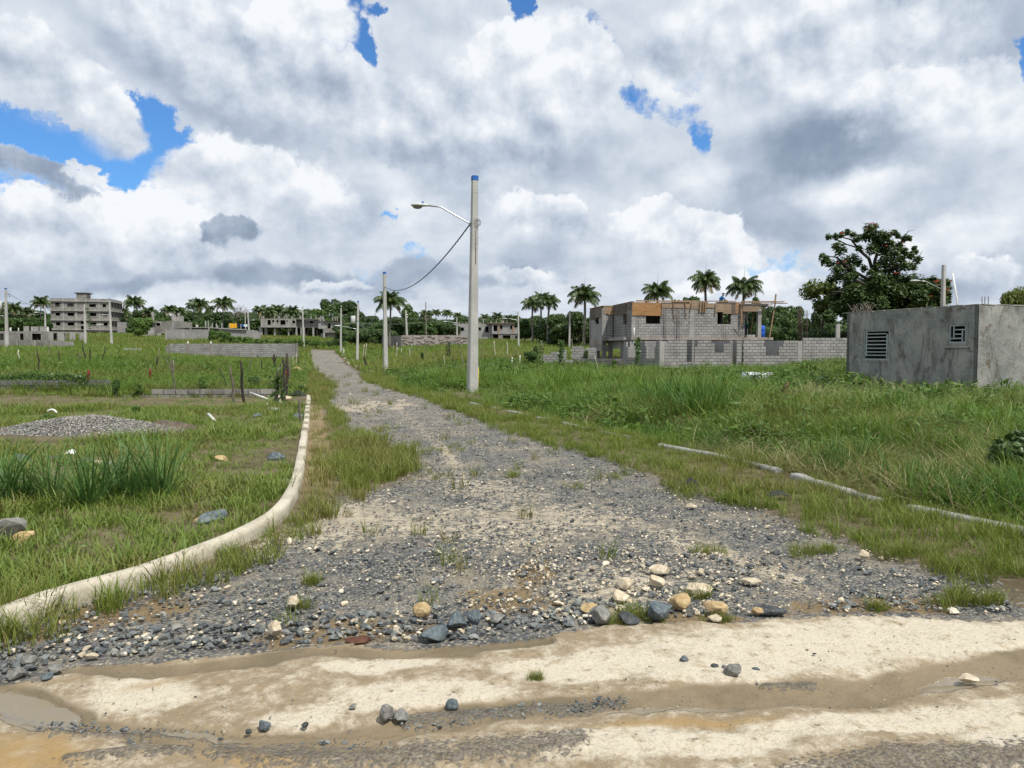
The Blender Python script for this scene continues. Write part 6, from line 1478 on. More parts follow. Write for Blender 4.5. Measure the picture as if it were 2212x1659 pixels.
# ---- long low block wall with separate blocks beside the road
O_ = at(170, 359.4, 80); O_.z = gz(O_.x, O_.y) - .05
mw = empty('garden_wall', O_, R(2.5), 'long low block wall in the left field ending at the road with rusty streaks', 'wall')
Lw = to_plane(295.7, 352, Vector((O_.x, O_.y, 0)), Vector((math.cos(R(2.5)), math.sin(R(2.5)), 0)))[0]
_g = gz(O_.x + Lw * .99, O_.y + .5) - O_.z
block_wall(mw, Lw, 7, .0, (), None, M_block, seed=21, budget=[240])
mb = MB(); mb.box2((0, .0, 1.405), (Lw, .15, 1.46)); mb.obj('coping', M_rusty, mw)
for x_ in (1845, 1420): u = to_plane(*Z2(x_, 1280), Vector((O_.x, O_.y, 0)), Vector((math.cos(R(2.5)), math.sin(R(2.5)), 0)))[0]; MB().box2((u - .13, -.02, 0), (u + .13, -.001, 1.46)).obj('pilaster', M_stain if x_ == 1845 else M_cem, mw) if False else MB().box2((u - .13, -.02, 0), (u + .13, -.001, 1.46)).obj('pilaster', M_rusty, mw); MB().box2((u - .07, .03, 1.462), (u + .07, .12, 1.72)).obj('starter_post', M_white, mw)
MB().box2((Lw + .03, -.05, 0), (Lw + .22, .2, 1.5)).obj('end_post', M_old, mw); MB().box2((-.4, -.03, 0), (-.02, .2, 1.3)).obj('end_post', M_old, mw)

# ---- near low walls in the left field
O_ = at(-6, 397, 27.2); O_.z = gz(-17, 27) - .02
nw = empty('low_block_wall', O_, R(6.0), 'low wall of dark weathered blocks at left behind the gravel pile', 'wall')
Zl = zoomer(0, 1440, 700 / 2212); Ul = Vector((math.cos(R(6)), math.sin(R(6)), 0)); Ln = to_plane(*Zl(1393, 340), Vector((O_.x, O_.y, 0)), Ul)[0]
block_wall(nw, Ln, 3, -.12, (), lambda u: .5, M_blockdark, seed=31, bh=.205, bw=.45)
O_ = at(*Zl(1520, 470), 25.7); O_.z = gz(O_.x, O_.y) - .02
nk = empty('low_block_wall', O_, R(1.0), 'single row of pale weathered blocks lying along the lawn left of the kerb', 'wall')
Un = Vector((math.cos(R(1)), math.sin(R(1)), 0)); Zr = zoomer(600, 1400, 700 / 2212); Ln = to_plane(*Zr(1572, 540), Vector((O_.x, O_.y, 0)), Un)[0]
block_wall(nk, Ln, 2, -.10, (), lambda u: .32 if u > .9 else .12, M_old, seed=32, bh=.20, bw=.42)
MB().box((Ln + .28, .1, .02), (.5, .25, .2), .2, jit=.03).obj('end_block', M_old, nk)

# ------------------------------------------------------------------ trees
G_palm = mat_leaf('palm_leaves', (.030, .062, .016), (.10, .145, .042), .25, rough=.38, spec=.5)
G_palmdry = mat_leaf('dry_palm_leaves', (.14, .11, .045), (.26, .20, .09), .2)
G_treedark = mat_leaf('dark_tree_leaves', (.022, .050, .012), (.068, .112, .026), .25, rough=.4)
G_tree = mat_leaf('tree_leaves', (.024, .060, .011), (.075, .135, .028), .28, rough=.42)
G_treebright = mat_leaf('bright_tree_leaves', (.05, .11, .015), (.12, .20, .04), .3)
G_treeyellow = mat_leaf('yellow_green_leaves', (.07, .11, .02), (.15, .185, .04), .3)
M_flower = mat_simple('red_blossom', (.30, .035, .018), .6)
def frond(L_, a0, droop, nl, seed, mat, w=.11, ll=.28):
    """palm frond along +x: arched midrib with hanging leaflets"""
    rd = random.Random(seed); mb = MB(); pts = []; a = a0; p = Vector((0, 0, 0)); n = 10
    for i in range(n + 1):
        pts.append(p.copy()); p = p + Vector((math.cos(a), 0, math.sin(a))) * (L_ / n); a -= droop / n * (.6 + .9 * i / n)
    mb.tube(pts, [max(.008, .035 * (1 - i / n)) for i in range(n + 1)], 3, cap=False)
    for i in range(nl):
        t = .14 + .86 * i / nl; k = t * n; j = min(int(k), n - 1); q = pts[j].lerp(pts[j + 1], k - j); tg = (pts[j + 1] - pts[j]).normalized()
        l_ = L_ * ll * (math.sin(math.pi * min(1, (t * .82 + .14))) ** .7) * rd.uniform(.8, 1.15)
        for s in (-1, 1):
            side = Vector((0, s, 0)); dr = tg * .55 + side * rd.uniform(.55, .85) + Vector((0, 0, -.35 - .55 * rd.random())); dr.normalize()
            e = q + dr * l_ + Vector((0, 0, -.18 * l_)); m_ = q + dr * l_ * .5 + Vector((0, 0, .03 * l_)); ww = tg * w / 2
            mb.add([q - ww, q + ww, m_ + ww * 1.1, m_ - ww * 1.1, e], [(0, 1, 2, 3), (3, 2, 4)])
    return mb.mesh('frond', mat)
FR = {k: [frond(1, a0, dr, 30, 300 + i * 10 + s, m_, .036, .36) for s in range(2)] for i, (k, a0, dr, m_) in enumerate((('up', 1.2, 1.3, G_palm), ('mid', .75, 1.9, G_palm), ('low', .2, 1.7, G_palm), ('hang', -.35, 1.1, G_palmdry)))}
def palm(px, top, wpx, d, label, group=None, kind='coconut_palm', trunk_w=.30, lean=0.0, base_py=None, seed=0, dry=2):
    rd = random.Random(seed * 13 + int(px * 7)); t = at(px, top, d); Rw = wpx / FPX * d / 2
    fl = Rw * 1.42; crown = t - Vector((0, 0, fl * .74)); bx = px - lean; b = at(bx, 340, d); bz = gz(b.x, b.y) if base_py is None else at(bx, base_py, d).z
    root = empty(kind, (b.x, d, bz), 0, label, 'palm tree', group)
    c = crown - root.location; H = c.z
    pts = [Vector((0, 0, -.3))] + [Vector((c.x * (f ** 1.6) + .1 * math.sin(f * 5 + seed), .05 * math.sin(f * 4), H * f)) for f in (.15, .35, .55, .75, .9, 1.0)]
    MB().tube(pts, [trunk_w * k for k in (.75, .6, .5, .46, .44, .42, .40)], 7).obj('trunk', M_bark, root)
    if kind == 'royal_palm': 
        MB().tube([c, c + Vector((0, 0, fl * .13)), c + Vector((0, 0, fl * .34))], [trunk_w * .5, trunk_w * .55, trunk_w * .2], 7).obj('crown_shaft', G_treebright, root); c = c + Vector((0, 0, fl * .28))
        MB().tube([c, c + Vector((.05, 0, fl * .95))], [.05, .012], 4).obj('spear_leaf', G_palm, root)
    else: c = c + Vector((0, 0, .1))
    n = 0
    for nm, cnt, sc in (('up', 7, .82), ('mid', 10, 1.0), ('low', 10, .98), ('hang', dry + 2, .85)):
        for i in range(cnt):
            az = 6.283 * (i + rd.uniform(-.3, .3)) / cnt + n
            s = fl * sc * rd.uniform(.85, 1.12); link('frond', FR[nm][rd.randrange(2)], root, c, (rd.uniform(-.25, .25), rd.uniform(-.15, .15), az), (s, s, s))
        n += 1.1
    return root
cg = 'coconut palms along the left horizon'
for i, (px, top, w, d, lab) in enumerate((
    (1.5, 299, 15, 245, 'coconut palm cut by the left edge behind the left edge pole'), (13, 300.5, 16, 240, 'drooping coconut palm just right of the left edge pole'), (25.5, 304.5, 14, 245, 'short bushy coconut palm midway between left edge pole and four storey block'),
    (40.6, 294, 16.5, 232, 'tall coconut palm close to the left side of the four storey block'), (122.5, 305.8, 15, 265, 'half hidden coconut palm just right of the four storey block'), (134, 293.6, 17.5, 250, 'tallest coconut palm between the four storey block and the tower house'),
    (148.5, 304.5, 14, 262, 'coconut palm right behind the round bright green tree'), (169.2, 303, 13.5, 255, 'coconut palm left behind the broken stair tower'), (179.2, 304.5, 12, 258, 'small coconut palm right behind the broken stair tower'),
    (193.5, 297.4, 14, 262, 'left one of a close pair of coconut palms above the long pale wall'), (199.2, 296, 16.5, 250, 'right one of a close pair of coconut palms above the long pale wall'), (209.8, 304, 9, 290, 'small distant coconut palm right of the close pair'),
    (223, 294, 18.5, 240, 'large coconut palm standing left of the bare leafless tree'), (260.5, 302.8, 15, 262, 'coconut palm above the left end of the stilt house'), (268.5, 305, 15, 255, 'drooping coconut palm second from left above the stilt house'),
    (278.2, 302.3, 16, 262, 'coconut palm above the middle of the stilt house'), (291.8, 304, 16, 258, 'coconut palm above the right part of the stilt house beside the forked pole'),
    (426, 308, 12.5, 245, 'yellowing coconut palm behind the slender wooden pole'), (436, 308, 9.5, 280, 'small coconut palm right of the slender wooden pole'), (447, 308, 10.5, 280, 'middle one of three small palms left of the tall near pole'),
    (457.6, 311, 9, 290, 'faint small palm just left of the tall near pole'), (484.5, 312.5, 10, 285, 'small palm just right of the tall near pole above the house'), (497.4, 310.8, 11.5, 270, 'pale fronded palm above the grey two storey house'), (507, 314, 8.5, 290, 'smallest palm above the right part of the grey two storey house'))):
    palm(px, top, w, d, lab, cg, seed=i, dry=3 if px in (13, 25.5, 40.6, 268.5, 426) else 1)
palm(390, 293, 27, 138, 'single feathery palm standing behind the second roadside pole', None, 'royal_palm', .38, 0, None, 41, 0)
rg = 'royal palms right of the grey two storey house'
palm(532.8, 297.5, 19, 182, 'left one of three royal palms beside the grey two storey house', rg, 'royal_palm', .5, .4, None, 51, 1); palm(541, 293, 20, 186, 'middle and tallest of three royal palms beside the grey two storey house', rg, 'royal_palm', .5, -.8, None, 52, 1); palm(548.6, 295.5, 20, 178, 'right one of three royal palms beside the grey two storey house', rg, 'royal_palm', .55, .8, None, 53, 1)
palm(584.5, 286.8, 27, 150, 'full royal palm left behind the large unfinished house', None, 'royal_palm', .6, 0, None, 54, 0)
palm(657.6, 283, 28, 128, 'royal palm crown showing over the left half of the large unfinished house', None, 'royal_palm', .5, 0, None, 55, 0); palm(705.8, 272, 27, 125, 'tallest royal palm with brown hanging fronds over the large unfinished house', None, 'royal_palm', .5, 0, None, 56, 4); palm(744.2, 277.5, 29, 122, 'royal palm beside the seated worker over the large unfinished house', None, 'royal_palm', .5, 0, None, 57, 2)

def crown_mesh(seed, n, size, mat, lobes=9, flat=.8, fill=.55):
    """leaf pieces over overlapping lobes; unit radius, sits on z = -1 .. 1"""
    rd = random.Random(seed); mb = MB(); LB = []
    for i in range(lobes):
        a = rd.uniform(0, 6.283); r = rd.uniform(.15, .68); z = rd.uniform(-.55, .62); LB.append((Vector((r * math.cos(a) * (1 - .3 * abs(z)), r * math.sin(a) * (1 - .3 * abs(z)), z)), rd.uniform(.26, .48)))
    LB.append((Vector((0, 0, .1)), .6))
    for i in range(n):
        c, r = LB[rd.randrange(len(LB))]; v = Vector((rd.gauss(0, 1), rd.gauss(0, 1), rd.gauss(0, 1))).normalized(); rr = r * (fill + (1 - fill) * rd.random() ** .5) * rd.uniform(.9, 1.12)
        p = c + Vector((v.x * rr, v.y * rr, v.z * rr * flat)); nn = (v + Vector((rd.gauss(0, .5), rd.gauss(0, .5), rd.gauss(0, .5) + .5))).normalized(); t = nn.orthogonal().normalized(); t = Matrix.Rotation(rd.uniform(0, 6.283), 3, nn) @ t; b = nn.cross(t); s = size * rd.uniform(.6, 1.35)
        mb.add([p - t * s, p - b * s * .5 - nn * s * .15, p + t * s, p + b * s * .5 - nn * s * .15], [(0, 1, 2), (0, 2, 3)])
    return mb.mesh('crown', mat)
CR = {'dark': [crown_mesh(400 + s, 3600, .10, G_treedark) for s in range(3)], 'mid': [crown_mesh(420 + s, 3600, .10, G_tree) for s in range(4)], 'bright': [crown_mesh(440 + s, 2600, .095, G_treebright) for s in range(3)], 'yellow': [crown_mesh(460, 2200, .09, G_treeyellow)]}
def limbs(rd, H, w, crown_r, n=5, mat=None):
    mb = MB(); mb.tube([(0, 0, -.3), (.05 * H * rd.uniform(-1, 1), 0, H * .3), (0, 0, H * .62)], [w, w * .75, w * .45], 7)
    for i in range(n):
        a = 6.283 * i / n + rd.uniform(-.4, .4); z0 = H * rd.uniform(.3, .5); mb.tube([(0, 0, z0), (math.cos(a) * crown_r * .3, math.sin(a) * crown_r * .3, z0 + H * .16), (math.cos(a) * crown_r * .62, math.sin(a) * crown_r * .62, z0 + H * .34)], [w * .4, w * .28, w * .1], 5, cap=False)
    return mb
def tree(px, top, wpx, d, label, kind='mid', group=None, name='leafy_tree', bottom=None, cat='tree', seed=0, trunk=True):
    rd = random.Random(int(px * 31 + top * 7 + seed)); t = at(px, top, d); x, y = t.x, d; g = gz(x, y); H = t.z - g; Rw = wpx / FPX * d / 2
    root = empty(name, (x, y, g), 0, label, cat, group); cb = max(H * (.12 if bottom is None else bottom), 0.0); ch = (H - cb) / 2
    if trunk: limbs(rd, H * .9, max(.12, H * .022), Rw).obj('trunk', M_barkdark, root)
    ms = CR[kind]; link('crown', ms[rd.randrange(len(ms))], root, (0, 0, cb + ch), (0, 0, rd.uniform(0, 6.28)), (Rw * 1.05, Rw * 1.05, ch * 1.03)); return root
tree(141, 313, 23, 170, 'round bright green tree standing between grey gable wall and tower house', 'bright', bottom=.02)
for px, top, w, d, k, lab in ((318, 308, 22, 235, 'bright', 'light green tree above the left part of the grey house at the road end'), (331, 296.5, 26, 240, 'mid', 'tallest tree of the dark clump above the grey house at the road end'), (346, 299, 25, 245, 'dark', 'broad dark tree right of the tallest one above the grey house'),
    (358, 307, 21, 238, 'dark', 'dark tree behind the third roadside pole'), (372, 312, 18, 240, 'dark', 'low dark tree between the second and third roadside poles'), (409.5, 303, 22, 205, 'mid', 'tall rounded tree above the leaning pale pole'), (398, 316, 24, 180, 'dark', 'dark tree right behind the feathery palm'),
    (443, 321, 26, 190, 'mid', 'green tree behind the middle of the ruddy wall'), (420, 320, 22, 175, 'mid', 'leafy tree behind the left half of the ruddy wall'), (515, 314, 20, 235, 'dark', 'dark tree behind the lamp pole at the grey two storey house'), (525, 318, 22, 190, 'mid', 'green tree under the left royal palm'),
    (557, 311, 22, 176, 'mid', 'bright topped tree right of the three royal palms'), (578, 305.5, 28, 158, 'dark', 'big dark tree left of the large unfinished house'), (596, 310, 24, 150, 'dark', 'dark tree touching the left corner of the large unfinished house'), (563, 322, 26, 160, 'dark', 'low dark tree behind the blue topped pole'),
    (650, 296.5, 22, 112, 'bright', 'yellow green bush top beneath the left royal palm crown over the house'), (675, 297, 14, 112, 'mid', 'small green treetop between the two left royal palms over the house'), (690, 290.5, 26, 118, 'mid', 'rounded green treetop left of the tallest royal palm'), (757, 295, 18, 118, 'mid', 'green treetop right of the seated worker'),
    (777, 303.5, 24, 92, 'mid', 'leafy tree just right of the timber props of the house'), (790, 310, 25, 88, 'mid', 'rounded tree second from the timber props'), (804, 316, 20, 86, 'dark', 'dark tree behind the plain boundary wall'), (818, 305, 20, 84, 'dark', 'dark tree below the light green branch left of the tulip tree'), (770, 326, 24, 80, 'bright', 'low bright green bush tree beside the blue drum'),
    (824, 277, 42, 80, 'yellow', 'light green branchy tree at the left foot of the big flowering tree'), (1016, 283, 34, 62, 'yellow', 'yellow green treetop cut by the right edge above the shed')):
    tree(px, top, w, d, lab, k, bottom=.40 if px == 824 else None)
# bare tree
rd = random.Random(9); t = at(236, 303, 250); root = empty('bare_tree', (t.x, 250, gz(t.x, 250)), 0, 'pale leafless tree with fine twigs beside the large coconut palm', 'tree'); H = t.z - root.location.z
def branch(mb, p, dr, l, w, depth):
    q = p + dr * l; mb.tube([p, p + dr * l * .5 + Vector((rd.uniform(-.05, .05), 0, 0)) * l, q], [w, w * .8, w * .6], 4, cap=False)
    if depth > 0:
        for i in range(3 if depth > 1 else 4):
            nd = (dr + Vector((rd.gauss(0, .5), rd.gauss(0, .5), rd.gauss(0, .35) + .15))).normalized(); branch(mb, q if i else p + dr * l * .7, nd, l * rd.uniform(.6, .8), w * .6, depth - 1)
mb = MB(); branch(mb, Vector((0, 0, -.3)), Vector((0, 0, 1)), H * .42, .2, 1)
for s in range(7): branch(mb, Vector((0, 0, H * .36)), Vector((rd.gauss(0, .55), rd.gauss(0, .4), 1)).normalized(), H * .24, .08, 3)
mb.obj('trunk', M_stick, root)
# the big flowering tree
rd = random.Random(77); dB = 74.0
bt = at(893, 340, dB); bt.z = gz(bt.x, bt.y); big = empty('tulip_tree', bt, 0, 'big dark spreading tree with red blossoms behind the rendered shed', 'tree')
Zb = zoomer(3240, 860, 600 / 1270)
def bl(x, y, off=0.0): p = at(*Zb(x, y), dB + off); return p - bt
br = MB(); k0 = bl(500, 760); 
br.tube([Vector((0, 0, -.5)), k0 * .5, k0, bl(520, 520)], [.55, .5, .45, .32], 9)
for pts, w in (([(520, 520), (470, 360), (400, 300), (320, 200), (240, 180)], .2), ([(520, 520), (520, 380), (560, 250), (520, 110)], .22), ([(560, 420), (640, 320), (720, 230), (800, 190)], .16), ([(520, 620), (370, 550), (290, 500), (180, 480)], .22), ([(500, 560), (300, 440), (200, 350), (110, 340)], .16), ([(600, 460), (720, 430), (830, 400), (900, 330)], .13), ([(470, 360), (380, 270), (280, 240), (170, 250)], .12),
    ([(560, 250), (640, 180), (700, 120)], .1), ([(520, 640), (700, 560), (900, 580), (1080, 560)], .2), ([(520, 660), (300, 640), (150, 640)], .18), ([(280, 240), (180, 190), (130, 170)], .07), ([(300, 130), (290, 110)], .05), ([(760, 200), (800, 130), (850, 120)], .05), ([(900, 330), (925, 290)], .04), ([(460, 120), (440, 60), (410, 60)], .05)):
    q = [bl(x, y, rd.uniform(-1.5, 1.5)) for x, y in pts]; br.tube(q, [w * (1 - .75 * i / (len(q) - 1)) for i in range(len(q))], 6, cap=False)
br.obj('trunk', M_barkdark, big)
LBS = [(x, y, r) for x, y, r in ((130, 175, 28), (190, 170, 30), (240, 160, 28), (290, 135, 28), (330, 155, 30), (200, 250, 42), (230, 290, 50), (370, 190, 35), (390, 270, 34), (100, 370, 42), (140, 395, 36), (80, 330, 22), (250, 400, 66), (330, 360, 48), (300, 450, 60), (200, 460, 52), (380, 395, 40), (150, 530, 40), (220, 520, 55), (290, 520, 48), (350, 500, 35), (430, 440, 30),
    (470, 100, 42), (520, 90, 36), (500, 150, 60), (440, 180, 42), (560, 170, 60), (620, 170, 44), (680, 140, 30), (540, 230, 70), (640, 230, 50), (500, 280, 55), (600, 290, 60), (720, 170, 26), (770, 190, 34), (810, 185, 26), (720, 260, 42), (760, 290, 42), (690, 300, 40), (660, 370, 58), (590, 380, 50), (740, 350, 48), (820, 330, 40), (880, 370, 34), (860, 300, 26), (700, 430, 62), (620, 450, 52), (780, 420, 48), (850, 430, 36),
    (540, 440, 45), (480, 480, 32), (850, 270, 18), (300, 590, 46), (380, 570, 56), (460, 580, 62), (540, 560, 70), (620, 560, 66), (700, 540, 66), (780, 560, 62), (840, 530, 50), (340, 640, 70), (440, 660, 85), (560, 660, 95), (680, 650, 90), (780, 650, 80), (860, 620, 60), (920, 570, 46), (980, 580, 52), (1010, 530, 28), (1040, 570, 46), (960, 650, 70), (1050, 640, 60), (1110, 600, 42), (1130, 560, 24), (1120, 660, 40), (900, 690, 60), (300, 700, 60), (220, 640, 40), (240, 700, 50), (160, 690, 36), (420, 720, 70), (520, 740, 80), (640, 740, 80), (760, 740, 80), (860, 730, 70), (960, 730, 70), (1060, 720, 60), (1120, 700, 40), (480, 830, 70), (600, 830, 70), (720, 830, 70), (840, 820, 70), (960, 810, 70), (1080, 800, 60), (330, 840, 70), (200, 780, 60), (140, 850, 50), (280, 790, 60), (400, 760, 70))]
mb = MB(); fl_ = MB(); pxm = dB / FPX * (600 / 1270) * .25098
for (x, y, r) in LBS:
    rw = r * pxm * (1.1 if y > 520 else .98); n = int((50 + 190 * (r / 50) ** 2) * (1.5 if y > 530 else .62)); off = rd.uniform(-3.2, 3.2) * (1 if y > 480 else .8); c = bl(x, y, off)
    for i in range(n):
        v = Vector((rd.gauss(0, 1), rd.gauss(0, 1) * 1.3, rd.gauss(0, 1))).normalized(); p = c + v * rw * (rd.random() ** .4) * rd.uniform(.85, 1.25); nn = (v * .4 + Vector((rd.gauss(0, .4), rd.gauss(0, .4), .8))).normalized(); t = Matrix.Rotation(rd.uniform(0, 6.283), 3, nn) @ nn.orthogonal().normalized(); b = nn.cross(t); s = rd.uniform(.14, .28)
        mb.add([p - t * s, p - b * s * .45 - nn * s * .2, p + t * s, p + b * s * .45 - nn * s * .2], [(0, 1, 2), (0, 2, 3)])
mb.obj('crown', G_treedark, big)
for x, y in ((510, 62), (485, 68), (525, 72), (232, 150), (245, 148), (760, 222), (620, 252), (690, 483), (715, 478), (1040, 552), (1062, 548), (1030, 556), (1130, 620), (1160, 545), (1140, 622), (990, 678), (270, 385), (210, 395), (1050, 580), (1125, 655), (935, 500), (455, 110)):
    for i in range(3):
        p = bl(x + rd.uniform(-8, 8), y + rd.uniform(-5, 5), -3.0 + rd.uniform(-.8, .3)); s = rd.uniform(.04, .08); fl_.add([p + Vector((-s, 0, -s * .4)), p + Vector((s, 0, -s * .4)), p + Vector((s * .6, -.05, s * .7)), p + Vector((-s * .6, .05, s * .7)), p + Vector((0, -s, 0))], [(0, 1, 4), (1, 2, 4), (2, 3, 4), (3, 0, 4)])
fl_.obj('blossoms', M_flower, big)
# the far wood: one mass
def forest():
    pts, sc, kd = [], [], []
    rd = random.Random(21)
    def add(px, top, w, d, squash=1.0, low=.0):
        t = at(px, top, d); g = gz(t.x, d); H = max(2.0, t.z - g); Rw = w / FPX * d / 2; pts.append((t.x, d, g + H * .46)); sc.append((Rw, Rw, H * .56)); kd.append(rd.randrange(7))
    for px in np.arange(-90, 330, 7.5): add(px + rd.uniform(-3, 3), rd.uniform(306, 313), rd.uniform(19, 28), rd.uniform(268, 300))
    for px in np.arange(-90, 330, 9.0): add(px + rd.uniform(-3, 3), rd.uniform(315, 322), rd.uniform(17, 25), rd.uniform(250, 266))
    for px in np.arange(-60, 212, 8.0): add(px + rd.uniform(-3, 3), rd.uniform(315, 321), rd.uniform(18, 25), rd.uniform(246, 252) if 45 < px < 125 else rd.uniform(226, 240))
    for px in np.arange(212, 300, 8.0): add(px + rd.uniform(-3, 3), rd.uniform(313, 320), rd.uniform(18, 25), rd.uniform(242, 250))
    for px in np.arange(300, 640, 7.0): add(px + rd.uniform(-3, 3), rd.uniform(312, 319), rd.uniform(20, 28), rd.uniform(240, 290))
    for px in np.arange(345, 612, 7.0): add(px + rd.uniform(-3, 3), rd.uniform(318, 326), rd.uniform(20, 28), rd.uniform(176, 200) if px < 452 or px > 535 else rd.uniform(232, 240))
    for px in np.arange(347, 398, 6.0): add(px + rd.uniform(-3, 3), rd.uniform(326, 333), rd.uniform(16, 22), rd.uniform(163, 172))
    for px in np.arange(552, 622, 7.0): add(px + rd.uniform(-3, 3), rd.uniform(322, 330), rd.uniform(20, 28), rd.uniform(160, 168))
    for px in np.arange(620, 800, 9.0): add(px + rd.uniform(-3, 3), rd.uniform(300, 312), rd.uniform(24, 34), rd.uniform(150, 190))
    for px in np.arange(762, 960, 9.0): add(px + rd.uniform(-3, 3), rd.uniform(314, 324), rd.uniform(24, 34), rd.uniform(92, 120))
    for px in np.arange(765, 850, 7.0): add(px + rd.uniform(-3, 3), rd.uniform(324, 331), rd.uniform(16, 24), rd.uniform(76, 84))
    for px in np.arange(960, 1180, 14.0): add(px + rd.uniform(-3, 3), rd.uniform(312, 322), rd.uniform(30, 40), rd.uniform(110, 150))
    scatter('far_wood', CR['mid'] + CR['dark'], np.array(pts), np.array(sc), np.array(kd))
forest()
# tall shrubs massed at the road end and beside the long pale wall
sg = 'tall shrubs massed before the stilt house'
SHR = [crown_mesh(500 + s, 1500, .13, G_treebright, 7, .8) for s in range(3)] + [crown_mesh(510 + s, 1500, .13, G_tree, 7, .8) for s in range(2)]
rd = random.Random(31)
def shrub(px, top, wpx, d, label, group=None, name='shrub', mi=None):
    t = at(px, top, d); g = gz(t.x, d); H = max(.5, t.z - g); Rw = wpx / FPX * d / 2; root = empty(name, (t.x, d, g), 0, label, 'shrub', group)
    MB().tube([(0, 0, -.1), (0, 0, H * .5)], [.05, .03], 5).obj('stem', M_bark, root); link('foliage', SHR[rd.randrange(3) if mi is None else mi], root, (0, 0, H * .46), (0, 0, rd.uniform(0, 6)), (Rw, Rw, H * .56)); return root
for i, px in enumerate(np.arange(212, 302, 5.2)):
    top = np.interp(px, [208, 214, 225, 245, 262, 300], [331, 328, 330, 336, 338.5, 338.5]) + rd.uniform(-.8, .8); shrub(px, top, rd.uniform(11, 15), rd.uniform(116, 140), 'one of the bright green tall shrubs crowding before the stilt house', sg)
for i, px in enumerate(np.arange(302, 346, 4.6)): shrub(px, 338.6 + rd.uniform(-1, 1), rd.uniform(9, 12), rd.uniform(152, 158), 'one of the green tall shrubs closing off the road end', 'shrubs closing the road end', mi=rd.randrange(5))

# ------------------------------------------------------------------ plants that stand out
G_clump = mat_leaf('broad_blades', (.04, .11, .022), (.12, .21, .055), .3, dry=(.22, .2, .09), dryamt=.06)
T_clump = [tuft(95, .22, .5, 1.55, .032, .5, .8, 700 + s, 6, G_clump) for s in range(3)]
T_clumpR = [tuft(330, .75, .8, 1.9, .026, .5, .75, 720 + s, 5, G_deep) for s in range(2)]
def clump(x, y, h, label, src, name='grass_clump', group=None, sx=1.0):
    p = hit(*D(x, y), lift=.35 if x > 1000 else 0); r = D(0, h)[1] / FPX * p.y * (.85 if x > 1000 else 1)
    return tag(link(name, src, None, p - Vector((0, 0, .03)), (0, 0, random.uniform(0, 6)), (r * sx, r * sx, r)), label, 'grass clump', group)
for i, (x, y, h, lab) in enumerate(((2, 1100, 150, 'broad bladed grass clump cut by the left edge in the row of clumps'), (48, 1096, 105, 'short broad bladed grass clump second from the left edge'), (112, 1092, 125, 'upright broad bladed grass clump in front of the black rubble heap'), (190, 1104, 140, 'spiky broad bladed grass clump in the middle of the left row'),
    (262, 1086, 130, 'spreading broad bladed grass clump second from the right of the left row'), (342, 1082, 150, 'tallest broad bladed grass clump at the right end of the left row'), (300, 1090, 90, 'low broad bladed grass clump tucked between the two right clumps of the left row'))):
    clump(x, y, h, lab, T_clump[i % 3], sx=.95)
for i, (x, y, h, lab) in enumerate(((1452, 872, 88, 'tall rank grass clump left of two before the yard wall'), (1512, 884, 98, 'tallest rank grass clump before the yard wall'), (1580, 886, 72, 'rank grass clump beside the dead brown log'), (1330, 850, 46, 'low rank grass clump before the corner pillar of the yard wall'), (1268, 862, 40, 'dark rank grass clump in the middle of the right field'))):
    clump(x, y, h, lab, T_clumpR[i % 2])
def bush(Z, x0, top, x1, bot, label, mi=0, name='bush', d=None, group=None, cat='bush'):
    xb, yb = Z((x0 + x1) / 2, bot); p = hit(xb, yb, lift=.15) if d is None else at(xb, yb, d); w = (Z(x1, 0)[0] - Z(x0, 0)[0]) / FPX * p.y / 2; h = (Z(0, bot)[1] - Z(0, top)[1]) / FPX * p.y
    root = empty(name, p, 0, label, cat, group); MB().tube([(0, 0, -.1), (.02, 0, h * .4)], [.03, .02], 5).obj('stem', M_bark, root)
    link('foliage', SHR[mi], root, (0, 0, h * .46), (0, 0, random.uniform(0, 6)), (w, w, h * .56)); return root
bush(Z5, 1015, 975, 1295, 1205, 'round dark bush left of the stepped ruined block wall', 3)
bush(Z5, 1920, 990, 2030, 1150, 'bush growing at the left corner of the large unfinished house', 4, d=55)
bush(Z5, 1185, 770, 1470, 880, 'broad leaved bush at the foot of the royal palms', 3)
bush(Z5, 1470, 1080, 1590, 1200, 'yellowish bush in front of the stepped ruined block wall', 0)
bush(Z6, 470, 1255, 620, 1420, 'small bush at the right end of the low blackened wall', 2, d=50)
bush(Zr, 590, 245, 705, 510, 'leafy green plant behind the pale row of blocks at left', 0); bush(Zr, 1190, 250, 1420, 480, 'wide leafy bush behind the right end of the pale row of blocks', 3)
bush(Zr, 1790, 330, 1990, 490, 'bright weedy bush on the bank just left of the kerb', 1); bush(Zl, 510, 545, 745, 690, 'pale leaved plant beside the white bent plastic behind the gravel pile', 1); bush(Zl, 1640, 470, 1790, 610, 'pale leaved plant in front of the gap between the two low walls', 2)
bush(Zl, 1390, 140, 1520, 400, 'climbing plant at the right end of the dark low block wall', 4); bush(Zl, 1660, 190, 1850, 400, 'leafy plant around the red tipped stake right of the dark wall', 0); bush(Zr, 280, 170, 640, 300, 'low spread of bright weeds in the middle of the left field', 1)
bush(D, 1745, 800, 1830, 832, 'low dark weeds at the left foot of the rendered shed', 3); bush(D, 2130, 880, 2260, 1010, 'dark tangled bush cut by the right edge in front of the shed', 4); bush(D, 1150, 740, 1165, 770, 'little bush among the stakes right of the near pole', 3)
bush(Z44, 1455, 1005, 1510, 1175, 'narrow leafy plant among the stakes left of the near pole', 3)
